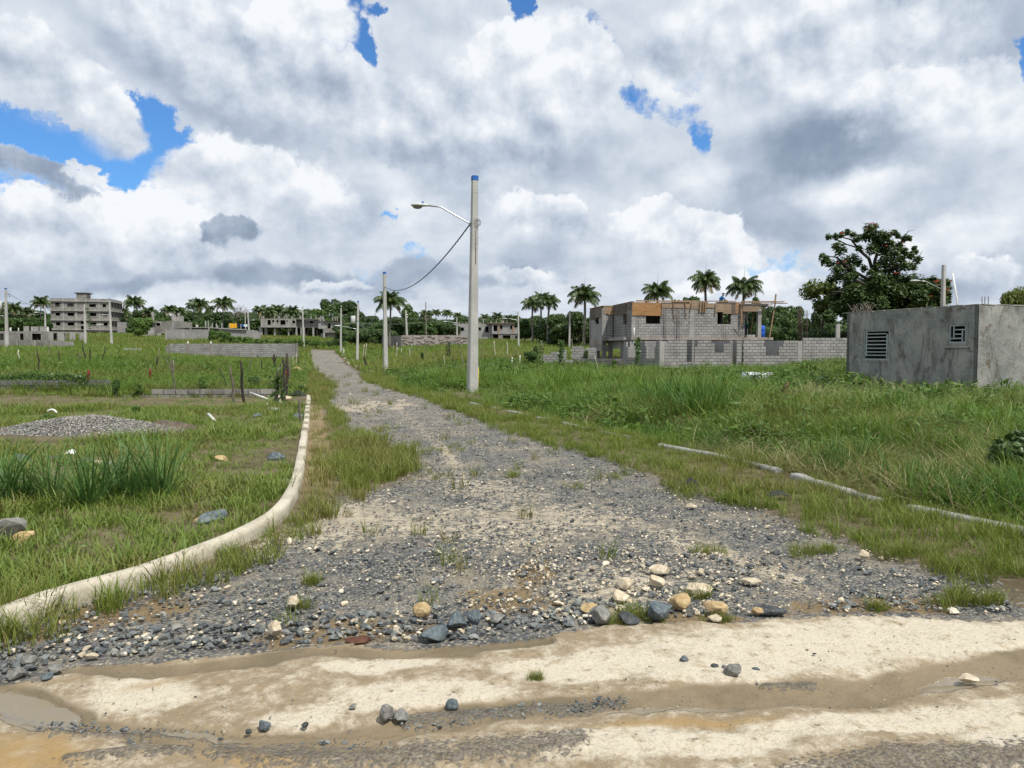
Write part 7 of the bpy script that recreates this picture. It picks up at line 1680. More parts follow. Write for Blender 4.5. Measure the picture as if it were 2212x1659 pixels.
# creeper over the dark low wall, on the yard wall and the apartment front
def creeper(name, pts, n, rad, leaf, label, mat, seed):
    rd = random.Random(seed); mb = MB()
    for i in range(n):
        k = rd.random() * (len(pts) - 1); j = int(k); p = Vector(pts[j]).lerp(Vector(pts[min(j + 1, len(pts) - 1)]), k - j) + Vector((rd.gauss(0, rad), rd.gauss(0, rad * .4), rd.gauss(0, rad)))
        nn = Vector((rd.gauss(0, .5), -1, rd.gauss(.4, .5))).normalized(); t = Matrix.Rotation(rd.uniform(0, 6.28), 3, nn) @ nn.orthogonal().normalized(); b = nn.cross(t); s = leaf * rd.uniform(.6, 1.3)
        mb.add([p - t * s, p - b * s * .6, p + t * s, p + b * s * .6], [(0, 1, 2), (0, 2, 3)])
    mb.tube(pts, .015, 4, cap=False)
    return tag(mb.obj(name, mat), label, 'creeper')
q = [at(*Zl(x, y), 27.5) for x, y in ((-60, 215), (180, 200), (420, 190), (700, 205), (900, 200), (1080, 215))]
creeper('creeper', q, 800, .09, .05, 'leafy creeper heaped along the top of the dark low block wall', G_tree, 5)
q = [at(*Z6(x, y), 51.0) for x, y in ((990, 1440), (965, 1250), (985, 1100), (960, 960), (990, 880))]
creeper('creeper', q, 260, .10, .085, 'vine climbing the shaded left face of the yard wall', G_tree, 6)
q = [at(*Z5(x, y), 50.5) for x, y in ((1605, 1240), (1600, 1080), (1615, 960), (1600, 890))]
creeper('creeper', q, 240, .11, .085, 'vine covered post standing by the stepped ruined block wall', G_tree, 7)
q = [at(*Z1(x, y), 236.0) for x, y in ((1590, 470), (1610, 560), (1640, 650), (1620, 760), (1680, 870))]
creeper('creeper', q, 170, .55, .22, 'thin creeper growing up the front of the four storey block', G_tree, 8)

# ------------------------------------------------------------------ sticks and stakes
def stake(Z, x0, y0, x1, y1, label, mat=None, r=.035, fork=None, leafy=False, cat='stake', name='fence_stake', group=None):
    b = hit(*Z(x1, y1), lift=.38); t = at(*Z(x0, y0), b.y + random.uniform(-.1, .1)); rd = random.Random(int(x0 * 3 + y0)); v = t - b; n = 5
    pts = [b - Vector((0, 0, .2))] + [b + v * (i / n) + Vector((rd.uniform(-.03, .03), rd.uniform(-.03, .03), 0)) * v.length for i in range(n)] + [t]
    mb = MB().tube(pts, [r * (1.15 - .4 * i / (n + 1)) * rd.uniform(.85, 1.15) for i in range(n + 2)], 6)
    if fork:
        for fx, fy in fork: e = at(*Z(fx, fy), b.y); m_ = b + v * .55; mb.tube([m_, m_.lerp(e, .5) + Vector((0, 0, .03)), e], [r * .6, r * .5, r * .3], 5, cap=False)
    o = mb.obj(name, mat or M_stick); tag(o, label, cat, group)
    if leafy:
        lf = MB()
        for i in range(70):
            p = b + v * rd.uniform(.1, 1.0) + Vector((rd.gauss(0, .12), rd.gauss(0, .1), rd.gauss(0, .08))); nn = Vector((rd.gauss(0, 1), -1, rd.gauss(.5, .6))).normalized(); t_ = nn.orthogonal().normalized(); c = nn.cross(t_); s = rd.uniform(.05, .10); lf.add([p - t_ * s, p - c * s * .6, p + t_ * s, p + c * s * .6], [(0, 1, 2), (0, 2, 3)])
        lf.obj('leaves', G_tree, o)
    return o
DK, LT = M_stickdark, M_stick
M_stickpale = mat_wood('bleached_stick', (.34, .30, .25), (.50, .46, .39), .15)
for Z, a, lab, mt, kw in (
    (Z1, (340, 1262, 350, 1500), 'mottled pale stake before the long dark wall at left', M_stickpale, {}), (Z1, (685, 1255, 712, 1640), 'dark crooked stake in the left field below the long dark wall', DK, {}), (Z1, (898, 1150, 928, 1450), 'slim brown stake before the corner where dark and light walls meet', LT, {}),
    (Z1, (1075, 1265, 1090, 1510), 'short knobbly stake before the short lighter wall', DK, {}), (Z1, (1515, 1145, 1585, 1500), 'black stake leaning left beside the pole before the four storey block', DK, {'r': .05}), (Z1, (1657, 1210, 1660, 1520), 'thin upright stake between the two poles before the four storey block', DK, {}), (Z1, (1930, 1220, 1845, 1510), 'dark stake leaning right before the corner pole of the four storey block', DK, {}),
    (Z1, (2180, 1210, 2165, 1340), 'small dark stake right of the corner pole of the four storey block', DK, {}), (Z1, (1460, 1330, 1460, 1530), 'short stake half hidden in weeds left of the pole before the block', LT, {}),
    (Z2, (862, 1370, 840, 1600), 'black bent stake alone left of the long low block wall', DK, {'r': .045}), (Z2, (895, 1215, 902, 1540), 'thin tall twig like stake left of the long low block wall', LT, {'r': .02}), (Z2, (1985, 1300, 2015, 1380), 'short black stick before the rusty pilaster of the long low block wall', DK, {}),
    (Zr, (285, 110, 292, 440), 'forked pale stake below the left end of the long low block wall', LT, {'fork': ((180, 60), (225, 0))}), (Zr, (1005, 190, 1045, 500), 'straight brown stake behind the middle of the pale row of blocks', LT, {}), (Zr, (1130, 120, 1172, 500), 'dark gnarled stake behind the pale row of blocks', DK, {'r': .045}),
    (Zr, (1280, 30, 1235, 240), 'bent grey stake leaning right before the long low block wall', LT, {}), (Zr, (1390, 95, 1405, 235), 'thin dark stake before the right part of the long low block wall', DK, {}), (Zr, (855, 180, 990, 400), 'thin stick leaning far left above the pale row of blocks', DK, {'r': .02}),
    (Zr, (1110, 0, 1132, 92), 'first of two small sticks before the middle of the long low block wall', DK, {'r': .025}), (Zr, (1340, 0, 1356, 88), 'second of two small sticks before the middle of the long low block wall', DK, {'r': .025}),
    (Zr, (1555, 35, 1568, 195), 'shaggy dead plant stump before the right part of the long low block wall', DK, {'r': .09, 'name': 'dead_stump', 'cat': 'stump', 'fork': ((1520, 70), (1590, 60))}), (Zr, (1602, 255, 1592, 515), 'ivy clad dark post at the right end of the pale row of blocks', DK, {'r': .05, 'leafy': True}),
    (Zr, (1635, 155, 1642, 500), 'slim dark stake leftmost of the dense cluster beside the road', DK, {'r': .025}), (Zr, (1665, 85, 1692, 505), 'dark bark stake second of the dense cluster beside the road', DK, {'r': .05}), (Zr, (1720, 28, 1712, 480), 'tallest stake of the dense cluster beside the road', DK, {'r': .04}), (Zr, (1750, 70, 1738, 350), 'brown stake right of the tallest one in the dense cluster', LT, {'r': .04}),
    (Zr, (1792, 60, 1800, 200), 'pale stake behind the dense cluster near the end of the long low wall', M_stickpale, {}), (Zr, (1875, 40, 1850, 180), 'dark stake leaning right at the end of the long low wall', DK, {}), (Zr, (1952, 130, 1872, 195), 'grey log leaning against the broken kerb', LT, {'r': .06, 'name': 'leaning_log', 'cat': 'log'}), (Zr, (1835, 20, 1838, 170), 'pale stake before the end post of the long low wall', M_stickpale, {}),
    (Zr, (1860, 590, 1900, 700), 'short grey stake beside the kerb near the rubble', LT, {'r': .025}),
    (Z44, (632, 930, 606, 1090), 'left one of two pale stakes beside the third roadside pole', M_stickpale, {'r': .06}), (Z44, (668, 915, 640, 1110), 'right one of two pale stakes beside the third roadside pole', M_stickpale, {'r': .06}), (Z44, (640, 1110, 655, 1250), 'dark shaggy stump between third and second roadside poles', DK, {'r': .1, 'name': 'dead_stump', 'cat': 'stump', 'fork': ((690, 1230), (610, 1120))}), (Z44, (750, 1140, 752, 1215), 'short dark stub left of the second roadside pole', DK, {'r': .05}),
    (Z44, (912, 890, 860, 1150), 'dark stake leaning right just left of the second roadside pole', DK, {'r': .045}), (Z44, (1112, 900, 1105, 1115), 'straight pale stake right of the second roadside pole', M_stickpale, {'r': .055}), (Z44, (1330, 925, 1280, 1118), 'long pale stick of a crossed pair before the ruddy wall', M_stickpale, {}), (Z44, (1297, 980, 1310, 1105), 'short pale stick of a crossed pair before the ruddy wall', M_stickpale, {}),
    (Z44, (1540, 860, 1550, 1075), 'stake before the left part of the ruddy wall', LT, {}), (Z44, (1852, 900, 1842, 1105), 'dark post with leaves left of a pair before the ruddy wall', DK, {'leafy': True, 'r': .05}), (Z44, (1882, 895, 1880, 1130), 'leafy dark post right of a pair before the ruddy wall', DK, {'leafy': True, 'r': .07}), (Z44, (2040, 890, 2072, 1170), 'long thin stake left of the near pole', LT, {}),
    (Z44, (1232, 1050, 1225, 1160), 'low stake first from left in the row before the crossed pair', LT, {}), (Z44, (1520, 1080, 1520, 1172), 'low stake below the narrow leafy plant left of the near pole', LT, {}), (Z44, (1660, 1075, 1660, 1175), 'low stake in the grass right of the narrow leafy plant', LT, {}), (Z44, (1800, 1090, 1812, 1180), 'low stake in the grass below the pair of leafy posts', M_stickpale, {}), (Z44, (1936, 1080, 1935, 1172), 'low dark stake right of the pair of leafy posts', DK, {}),
    (Z5, (438, 830, 436, 1100), 'tall thin stake just right of the near pole', LT, {}), (Z5, (618, 880, 642, 1088), 'bent bleached stake right of the near pole', M_stickpale, {'r': .05}), (Z5, (810, 890, 818, 1088), 'straight bleached stake before the grey two storey house', M_stickpale, {'r': .05}), (Z5, (930, 940, 932, 1112), 'brown stake left of the lamp pole at the grey two storey house', LT, {}),
    (Z5, (1182, 790, 1188, 978), 'thin dark stake below the left royal palm', DK, {}), (Z5, (1258, 890, 1278, 1000), 'slim stick behind the round dark bush', LT, {}), (Z5, (1308, 870, 1312, 1205), 'leafy post right of the round dark bush', LT, {'leafy': True}), (Z5, (1337, 900, 1330, 1195), 'thin upright stick at the left end of the stepped ruined wall', LT, {'r': .025}),
    (Z5, (1762, 848, 1785, 1012), 'pale stick leaning left beside the blue topped pole', M_stickpale, {}), (Z5, (1915, 895, 1908, 1065), 'leafy stick near the left corner of the large unfinished house', LT, {'leafy': True}), (Z5, (2105, 1105, 2165, 1320), 'pale pole leaning against the low blackened wall', M_stickpale, {'r': .03}), (Z5, (485, 1070, 490, 1155), 'low dark stake right of the yellow tube', DK, {}), (Z5, (1568, 900, 1562, 1012), 'thin stick left of the vine covered post', LT, {'r': .025})):
    stake(Z, *a, lab, mt, **kw)
M_red = mat_simple('faded_red_paint', (.14, .018, .015), .7)
for Z, a, lab in ((Zl, (1115, 105, 1116, 268), 'red tipped stake behind the right half of the dark low block wall'), (Zl, (1893, 95, 1868, 200), 'leaning red tipped stake right of the dark low block wall'), (Zr, (1712, 232, 1716, 400), 'red stake in the dense cluster of dark stakes beside the road')):
    stake(Z, *a, lab, M_red, r=.05)
for Z, a, lab in ((Z44, (726, 865, 727, 892), 'white marker peg farthest back left of the second roadside pole'), (Z44, (1062, 950, 1063, 980), 'white marker peg right of the palm trunk behind the second roadside pole'), (Z44, (1127, 980, 1127, 1006), 'white marker peg right of the straight pale stake'), (Z44, (1177, 995, 1178, 1040), 'largest white marker peg before the red earth of the ruddy wall'),
    (Z5, (1002, 1093, 1001, 1150), 'white tipped peg left of the round dark bush'), (Z5, (886, 1120, 886, 1160), 'small white peg in the grass before the lamp pole'), (Z44, (322, 985, 322, 1060), 'white peg beside the fourth pole at the road end'), (Z44, (337, 1005, 337, 1060), 'second white peg beside the fourth pole at the road end')):
    stake(Z, *a, lab, M_white, r=.05, name='marker_peg', cat='peg')

# ------------------------------------------------------------------ stones, heaps, litter
def mat_rock(name, lo, hi, spot):
    k = NT(name); p = k.coord('Object'); n = k.noise(p, 2.2, 6, .65, .4); f = k.noise(p, 12, 4, .7)
    c = k.mix(k.mr(n, .35, .65), lo, hi); c = k.mix(k.math('MULTIPLY', k.mr(f, .52, .7), .5), c, spot); k.pbr(c, .85, k.bump(k.math('ADD', f, n), .5, .03), .25); return k.m
RK = {'blue': mat_rock('blue_grey_rock', (.055, .075, .09), (.15, .18, .19), (.28, .30, .30)), 'cream': mat_rock('cream_limestone', (.42, .34, .23), (.64, .57, .44), (.30, .24, .16)), 'tan': mat_rock('tan_limestone', (.34, .23, .11), (.50, .39, .22), (.22, .15, .08)), 'grey': mat_rock('grey_rock', (.13, .13, .12), (.26, .255, .235), (.36, .35, .31)), 'dark': mat_rock('dark_rock', (.03, .035, .04), (.08, .09, .095), (.18, .18, .17)), 'rust': mat_rock('red_brown_rock', (.07, .03, .018), (.12, .055, .035), (.2, .12, .08))}
def rock(x, y, w, kind, label, flat=.6, cuts=7, rough=.18, sub=2, h=None):
    if cuts: cuts, rough, sub = 15, .07, 3
    p = hit(*D(x, y)); s = D(w, 0)[0] / FPX * p.y; me = stone(int(x * 7 + y), flat, sub, RK[kind], rough, cuts)
    zs = [v.co.z for v in me.vertices]; xs = [v.co.x for v in me.vertices]; k = s / (max(xs) - min(xs))
    o = link('rock', me, None, p + Vector((0, s * .25, -min(zs) * k - s * .06)), (0, 0, random.uniform(-.5, .5)), (k,) * 3); return tag(o, label, 'rock')
for a in ((910, 1338, 40, 'tan', 'smooth rounded tan cobble among blue stones at the road mouth', .72, 0, .05), (1470, 1318, 46, 'tan', 'biggest cream topped tan rock at the road mouth', .8, 9), (1512, 1288, 56, 'cream', 'flat cream slab behind the biggest tan rock', .3, 8), (1548, 1330, 46, 'tan', 'flat orange tan rock near the edge of the track right of the biggest rock', .45, 8), (1547, 1346, 34, 'cream', 'white stone in front of the flat orange tan rock', .6), (1586, 1468, 40, 'grey', 'upright grey brown stone standing on the white track', 1.1, 8),
    (1478, 1433, 20, 'blue', 'small blue stone lying alone left of the upright stone on the track', .8), (1546, 1446, 18, 'dark', 'small dark stone just left of the upright stone', .7), (1566, 1449, 12, 'grey', 'tiny stone touching the upright stone on the track', .6), (1634, 1452, 18, 'blue', 'small flat blue stone right of the upright stone on the track', .5), (2096, 1478, 40, 'cream', 'pale flat stone in the wet rut at right', .55), (1760, 1416, 10, 'dark', 'tiny dark stone on the white track at right', .6),
    (832, 1562, 30, 'grey', 'taller grey stone of a pair in the lower rut', 1.0), (866, 1562, 36, 'grey', 'wide tan grey stone of a pair in the lower rut', .6), (846, 1550, 18, 'dark', 'dark stone wedged between the pair in the lower rut', .7), (977, 1537, 28, 'blue', 'blue green stone right of the pair in the lower rut', .7), (568, 1580, 24, 'blue', 'pointed blue stone standing in the lower rut at left', 1.0), (537, 1590, 14, 'dark', 'small dark stone beside the pointed blue stone', .7), (658, 1575, 14, 'dark', 'lone dark pebble in the lower rut between pointed stone and pair', .7), (762, 1532, 14, 'grey', 'small grey stone on the sand above the lower rut', .7),
    (940, 1385, 58, 'blue', 'blue grey slab at the edge of the track below the tan cobble', .4, 9), (985, 1358, 40, 'blue', 'blocky blue stone right of the tan cobble', .8, 9), (1022, 1352, 36, 'blue', 'second blocky blue stone right of the tan cobble', .8, 9), (1072, 1345, 36, 'grey', 'grey flat stone right of the blocky blue stones', .5), (958, 1362, 26, 'blue', 'pale blue stone left of the blocky blue stones', .7), (880, 1385, 18, 'cream', 'little cream stone left of the blue grey slab', .8), (775, 1388, 54, 'rust', 'flat red brown slab sunk at the edge of the track', .2, 6),
    (1665, 1332, 70, 'dark', 'long dark slab at the edge of the track right of centre', .35, 9), (1640, 1332, 26, 'tan', 'small tan stone on the long dark slab at the track edge', .7), (1425, 1345, 60, 'blue', 'blue rock left below the biggest tan rock', .6, 9), (1360, 1352, 50, 'dark', 'dark blue rock at the grassy edge of the track', .6, 9), (1300, 1350, 44, 'grey', 'grey rock at the left of the dark blue rock', .6, 9), (1278, 1322, 40, 'tan', 'orange tan stone left of the stone heap', .5), (1340, 1302, 40, 'cream', 'cream stone above the grey rock at the road mouth', .55),
    (1352, 1272, 36, 'cream', 'cream stone upper left of the biggest tan rock', .5), (1430, 1242, 46, 'cream', 'flat cream stone in the upper part of the stone spread', .4, 8), (1418, 1270, 34, 'cream', 'white stone above the biggest tan rock', .6), (1628, 1266, 48, 'cream', 'flat white stone alone right of the stone spread', .35), (1870, 1208, 26, 'cream', 'cream stone near the right grass verge', .7), (1496, 1098, 22, 'cream', 'small cream stone high on the right of the road', .5), (632, 1314, 32, 'cream', 'cream stone at the left of the gravel mouth', .5), (590, 1378, 34, 'cream', 'tall cream stone at the left edge of the track', 1.0), (490, 1275, 16, 'cream', 'little white stone below the bend of the kerb', .6),
    (60, 1442, 34, 'grey', 'grey stone in the heap of chippings at the left edge', .8), (112, 1455, 34, 'grey', 'pale rounded stone in the heap of chippings at left', .6), (98, 1472, 26, 'blue', 'blue stone below the pale rounded stone at left', .6), (195, 1425, 28, 'cream', 'tan stone in the heap of chippings at left', .6), (30, 1465, 40, 'grey', 'broad grey stone at the left edge beside the puddle', .5),
    (597, 1000, 42, 'blue', 'pale blue boulder in the left field near the kerb', .6, 9), (442, 1052, 52, 'tan', 'tan stone lying in the bare patch right of the grass clumps', .4), (455, 1135, 50, 'blue', 'blue stone in the grass left of the kerb bend', .5), (425, 1132, 22, 'tan', 'small tan stone beside the blue stone left of the kerb bend', .6), (1158 / 1.0, 870, 20, 'dark', 'dark flat stone on the road edge near the pole', .5), (553, 905, 16, 'blue', 'small pale stone in the lawn left of the kerb', .7), (362, 1058, 26, 'grey', 'grey stone at the foot of the tallest clump', .5), (476, 1000, 30, 'tan', 'flat tan stone on the debris patch left of the kerb', .4)):
    rock(*a)
o = rock(640, 812, 30, 'tan', 'rounded sandy boulder on the bank at the roadside left of the kerb', .7, 3)
for a in ((560, 882, 40, 'cream', 'broken cement lump beside the kerb near its far end', .4), (610, 872, 34, 'cream', 'second broken cement lump beside the kerb', .4), (590, 890, 30, 'grey', 'grey cement lump under the broken cement lumps', .4), (622, 850, 22, 'cream', 'white cement lump beside the black bag', .4), (640, 905, 26, 'blue', 'blue lump in the rubble beside the kerb', .5)): rock(*a)
# broken concrete at the left edge
p = hit(*D(14, 1178)); root = empty('concrete_rubble', p, 0, 'broken chunk of dark concrete at the left edge below the grass clumps', 'concrete chunk')
me = stone(901, .8, 2, M_old, .12, 9); link('chunk', me, root, (-.06, .05, .11), (.2, 0, .4), (.36, .3, .34)); 
p2 = hit(*D(46, 1182)); tag(link('concrete_rubble', stone(902, .75, 2, RK['tan'], .14, 8), None, p2 + Vector((0, .05, .05)), (0, .1, .7), (.27, .2, .19)), 'pinkish tan stone leaning on the broken dark chunk at the left edge', 'stone')
# the grey gravel pile
def mound(name, c, rx, ry, h, mat, seed, label, cat, nseg=56):
    mb = MB(); vs = []; n = nseg
    for j in range(n // 2 + 1):
        for i in range(n):
            a = 2 * math.pi * i / n; r = j / (n // 2); x, y = math.cos(a) * r * rx, math.sin(a) * r * ry
            vs.append((x, y))
    X = np.array([v[0] for v in vs]) ; Y = np.array([v[1] for v in vs]); rr = np.sqrt((X / rx) ** 2 + (Y / ry) ** 2)
    prof = np.clip(1 - rr ** 1.7, 0, 1) * (.72 + .5 * fbm(X + c.x, Y + c.y, 1.2, 3, seed)); prof *= np.where(X > 0, 1 - .25 * np.abs(X) / rx, 1)
    g = ground_np(X + c.x, Y + c.y); Zc = g - c.z + h * prof + (fbm(X, Y, 9, 3, seed) - .5) * .05 - .03 * (rr > .97)
    mb.v = [(float(x), float(y), float(z)) for x, y, z in zip(X, Y, Zc)]
    mb.f = [[j * n + i, j * n + (i + 1) % n, (j + 1) * n + (i + 1) % n, (j + 1) * n + i] for j in range(n // 2) for i in range(n)]; mb.mi = [0] * len(mb.f); mb.sm = [True] * len(mb.f)
    o = mb.obj(name, mat, None, c); tag(o, label, cat); return o, X, Y, Zc, prof
def mat_heap():
    k = NT('heap_gravel'); p = k.pos(); r = k.n('ShaderNodeSeparateColor'); k.put(r.inputs[0], k.voro(p, 34, 'F1', 'Color')); dd = k.voro(p, 34); c = k.ramp(r.outputs[0], [(0, (.08, .08, .08)), (.5, (.22, .21, .20)), (.8, (.36, .34, .31)), (1, (.5, .47, .42))])
    c = k.mix(k.mr(dd, .4, .7), c, (.05, .05, .05)); c = k.mix(k.mr(k.noise(p, 1.6, 4), .5, .68, 0, .5), c, (.17, .12, .09)); k.pbr(c, .9, k.bump(dd, .7, .03)); return k.m
pc = hit(*D(195, 935)); pc.z = gz(pc.x, pc.y)
pile, X, Y, Zc, pr = mound('gravel_pile', pc, 1.95, .85, .31, mat_heap(), 3, 'low grey gravel pile lying on the grass in the left field', 'gravel pile')
M_peb = mat_stone('pile_pebbles', [(0, (.08, .08, .08)), (.5, (.20, .19, .175)), (.8, (.30, .285, .25)), (1, (.44, .41, .36))])
sel = rng.integers(0, len(X), 5200); sel = sel[pr[sel] > .06]; jx = X[sel] + rng.normal(0, .02, len(sel)); jy = Y[sel] + rng.normal(0, .015, len(sel))
so = scatter('pile_gravel', [stone(930 + i, .7, 1, M_peb) for i in range(5)], np.stack([jx, jy, Zc[sel] + .008], -1), rng.uniform(.02, .05, len(sel)), rng.integers(0, 5, len(sel)), rng.random(len(sel)), tilt=.6); so.parent = pile
hp = hit(*D(362, 930)); hp.z = gz(hp.x, hp.y); mound('soil_heap', hp, .75, .4, .20, mat_rock('dark_earth', (.06, .045, .035), (.13, .10, .075), (.18, .14, .11)), 8, 'small heap of dark earth right of the grey gravel pile', 'soil heap', 30)
# black debris and white litter behind the grass clumps
for i, (x, y, w, k_) in enumerate(((110, 1000, 34, 'dark'), (185, 1004, 40, 'dark'), (212, 1006, 26, 'cream'), (160, 1006, 26, 'dark'), (236, 1008, 24, 'grey'), (42, 1002, 40, 'blue'))): rock(x, y, w, k_, ('black lump at the left end of the debris behind the clumps', 'largest black lump of the debris behind the clumps', 'pale lump in the debris behind the clumps', 'black lump under the white rag behind the clumps', 'grey lump at the right end of the debris behind the clumps', 'dark blue lump behind the second clump from the left')[i], .45)
def rag(x, y, w, h, mat, label, name='rag', cat='litter', seed=1, lift=.0):
    p = hit(*D(x, y)); s = D(w, 0)[0] / FPX * p.y; hh = D(h, 0)[0] / FPX * p.y; rd = random.Random(seed); n = 7; vs = []
    for j in range(n):
        for i in range(n): vs.append(((i / (n - 1) - .5) * s + rd.uniform(-.06, .06) * s, (j / (n - 1) - .5) * s * .6, lift + hh * (.25 + .75 * math.sin(math.pi * i / (n - 1)) * rd.uniform(.5, 1)) * (.4 + .6 * j / (n - 1))))
    mb = MB(); mb.add(vs, [(j * n + i, j * n + i + 1, (j + 1) * n + i + 1, (j + 1) * n + i) for j in range(n - 1) for i in range(n - 1)], 0, True); o = mb.obj(name, mat, None, p); md = o.modifiers.new('thickness', 'SOLIDIFY'); md.thickness = .008; md = o.modifiers.new('soft', 'SUBSURF'); md.levels = 1; md.render_levels = 1
    return tag(o, label, cat)
rag(152, 998, 20, 16, M_white, 'crumpled white rag on the black debris behind the clumps', seed=3, lift=.10)
rag(640, 858, 40, 18, M_black, 'black plastic bag slumped at the far end of the kerb', 'plastic_bag', 'bag', 4); rag(626, 845, 20, 16, M_lampgrey, 'pale blue plastic bag above the black one at the far end of the kerb', 'plastic_bag', 'bag', 5)
rag(1682, 1082, 40, 14, M_black, 'black plastic scrap in the right grass verge', 'plastic_scrap', 'litter', 6, .05); rag(1493, 1056, 30, 14, M_black, 'black shred of plastic at the edge of the road left of the other scrap', 'plastic_scrap', 'litter', 7, .05); rag(1658, 1076, 14, 6, M_black, 'small black bit beside the black plastic scrap', 'plastic_scrap', 'litter', 8, .02)
p = hit(*D(112, 897)); pts = [Vector((math.cos(a) * .12, 0, .02 + math.sin(a) * .11)) for a in np.linspace(.2, 2.6, 9)]
tag(MB().tube(pts, .024, 6).obj('bent_plastic', M_white, None, p), 'bent white plastic piece lying behind the gravel pile', 'litter')
def pipe_on_ground(x0, y0, x1, y1, label, lift0=.05, lift1=.05):
    a = hit(*D(x0, y0)); b = hit(*D(x1, y1)); a.z += lift0; b.z += lift1; tag(MB().tube([a, b], .028, 8).obj('plastic_pipe', M_pvc), label, 'pipe')
pipe_on_ground(450, 906, 464, 914, 'short white plastic pipe lying in the lawn right of the gravel pile', .12, .05)
a = at(*Zr(1252, 518), 25.6); b = hit(*Zr(1490, 618)); b.z += .03; tag(MB().tube([a, b], .03, 8).obj('plastic_pipe', M_pvc), 'long white plastic pipe leaning on the pale row of blocks', 'pipe')
# wrapped bundle
p = hit(*D(1646, 816), lift=.4); W_ = D(62, 0)[0] / FPX * p.y; Hb_ = D(0, 15)[1] / FPX * p.y + .36
bun = empty('wrapped_bundle', p + Vector((0, .2, -.05)), .12, 'bundle wrapped in clear white plastic lying in the grass before the yard wall', 'bundle')
me = MB().box((0, .3, Hb_ / 2), (W_, .7, Hb_)).mesh('bundle', mat_simple('wrapping_film', (.62, .66, .68), .25, .2, 6, .6, 0, 1.0)); bevel_mesh(me, .08, 3); rd = random.Random(2)
for v in me.vertices: v.co += Vector((rd.gauss(0, .02), rd.gauss(0, .02), rd.gauss(0, .018)))
link('wrapping', me, bun); MB().box2((-W_ * .42, -.075, .12), (-.05, -.045, Hb_ - .08)).obj('boards', mat_simple('dark_green_boards', (.08, .12, .11), .5), bun)
for x_ in (-.06, .42): MB().box2((x_ - .03, -.09, 0), (x_ + .03, .72, Hb_ + .02)).obj('strap', M_white, bun)
# dead log and burnt branch in the grass
a = hit(*D(1642, 868), lift=.3) + Vector((0, 0, .2)); pts = [a + Vector((0, 0, .08)), a + Vector((.5, .1, .22)), a + Vector((.95, .15, .30)), at(*D(1690, 846), a.y + .1), at(*D(1704, 826), a.y + .1)]
mb = MB().tube(pts, [.06, .15, .17, .09, .02], 9)
for i in range(26):
    q = pts[1].lerp(pts[3], random.random()); mb.tube([q, q + Vector((random.uniform(-.25, .25), -.12, random.uniform(-.25, .12)))], [.016, .006], 4, cap=False)
tag(mb.obj('dead_log', mat_rock('dead_wood', (.035, .022, .012), (.10, .065, .035), (.22, .16, .09))), 'dead brown log with a pointed broken branch lying in the right field', 'log')
a = hit(*D(1795, 826), lift=.3); mb = MB()
for i in range(14): q = a + Vector((random.uniform(-.4, .4), random.uniform(-.1, .1), .05)); mb.tube([q, q + Vector((random.uniform(-.4, .4), 0, random.uniform(.05, .45)))], [.03, .01], 5, cap=False)
tag(mb.obj('dead_branches', M_stickdark), 'small dark tangle of dead branches left of the rendered shed', 'branches')
# bits of kerb lying along the right side of the road
M_bit = M_kerb
for i, (x0, y0, x1, y1, lab) in enumerate(((505, 1268, 578, 1300, 'pale kerb fragment nearer the road beyond the second pole'), (540, 1265, 580, 1285, 'shorter kerb fragment behind the first one beyond the second pole'), (680, 1310, 725, 1300, 'white broken kerb lump left of the second roadside pole'), (680, 1342, 760, 1372, 'thin kerb fragment left of the second roadside pole'), (372, 1215, 410, 1235, 'small kerb fragment at the end of the double kerb'), (395, 1205, 428, 1222, 'another small kerb fragment at the end of the double kerb'))):
    a = hit(*Z44(x0, y0)); b = hit(*Z44(x1, y1)); v = b - a; me = MB().box((0, 0, 0), (max(.6, v.length), .22, .26), jit=.04).mesh('kerb_piece', M_bit); tag(link('kerb_piece', bevel_mesh(me, .03), None, (a + b) / 2 + Vector((0, 0, .08)), (0, 0, math.atan2(v.y, v.x))), lab, 'kerb fragment')
for i, (x, y, w) in enumerate(((1982, 350, 26), (1990, 385, 22), (2015, 440, 30), (1930, 240, 26), (1965, 215, 24))):
    px, py = Zr(x, y); p = hit(px, py); s = w * .3165 * .251 / FPX * p.y; tag(link('kerb_piece', stone(960 + i, .6, 2, M_kerb, .15, 8), None, p + Vector((0, 0, s * .2)), (0, 0, i), (s * 1.3, s, s)), ('white kerb lump nearest the weedy bank', 'white kerb lump in the row on the weedy bank', 'white kerb lump at the foot of the weedy bank', 'pale kerb fragment below the leaning log', 'upright kerb fragment below the leaning log')[i], 'kerb fragment')

# ------------------------------------------------------------------ people and the drum at the house
def skin_mesh(name, V_, E_, rad, mat, parent, sub=2):
    me = bpy.data.meshes.new(name); me.from_pydata(V_, E_, []); me.materials.append(mat); o = link(name, me, parent)
    md = o.modifiers.new('skin', 'SKIN'); md.use_smooth_shade = True; sv = me.skin_vertices[0].data
    for i, r in enumerate(rad): sv[i].radius = (r, r) if not hasattr(r, '__len__') else r; sv[i].use_root = (i == 0)
    md = o.modifiers.new('round', 'SUBSURF'); md.levels = sub; md.render_levels = sub; return o
M_skin = mat_simple('brown_skin', (.10, .055, .035), .55); M_shirtblue = mat_simple('blue_shirt', (.01, .10, .28), .8); M_jean = mat_simple('khaki_cloth', (.22, .18, .12), .85); M_shirtgreen = mat_simple('green_shirt', (.015, .20, .12), .8); M_shirtpink = mat_simple('pink_shirt', (.62, .40, .40), .8); M_cap = mat_simple('dark_cap', (.02, .03, .06), .7)
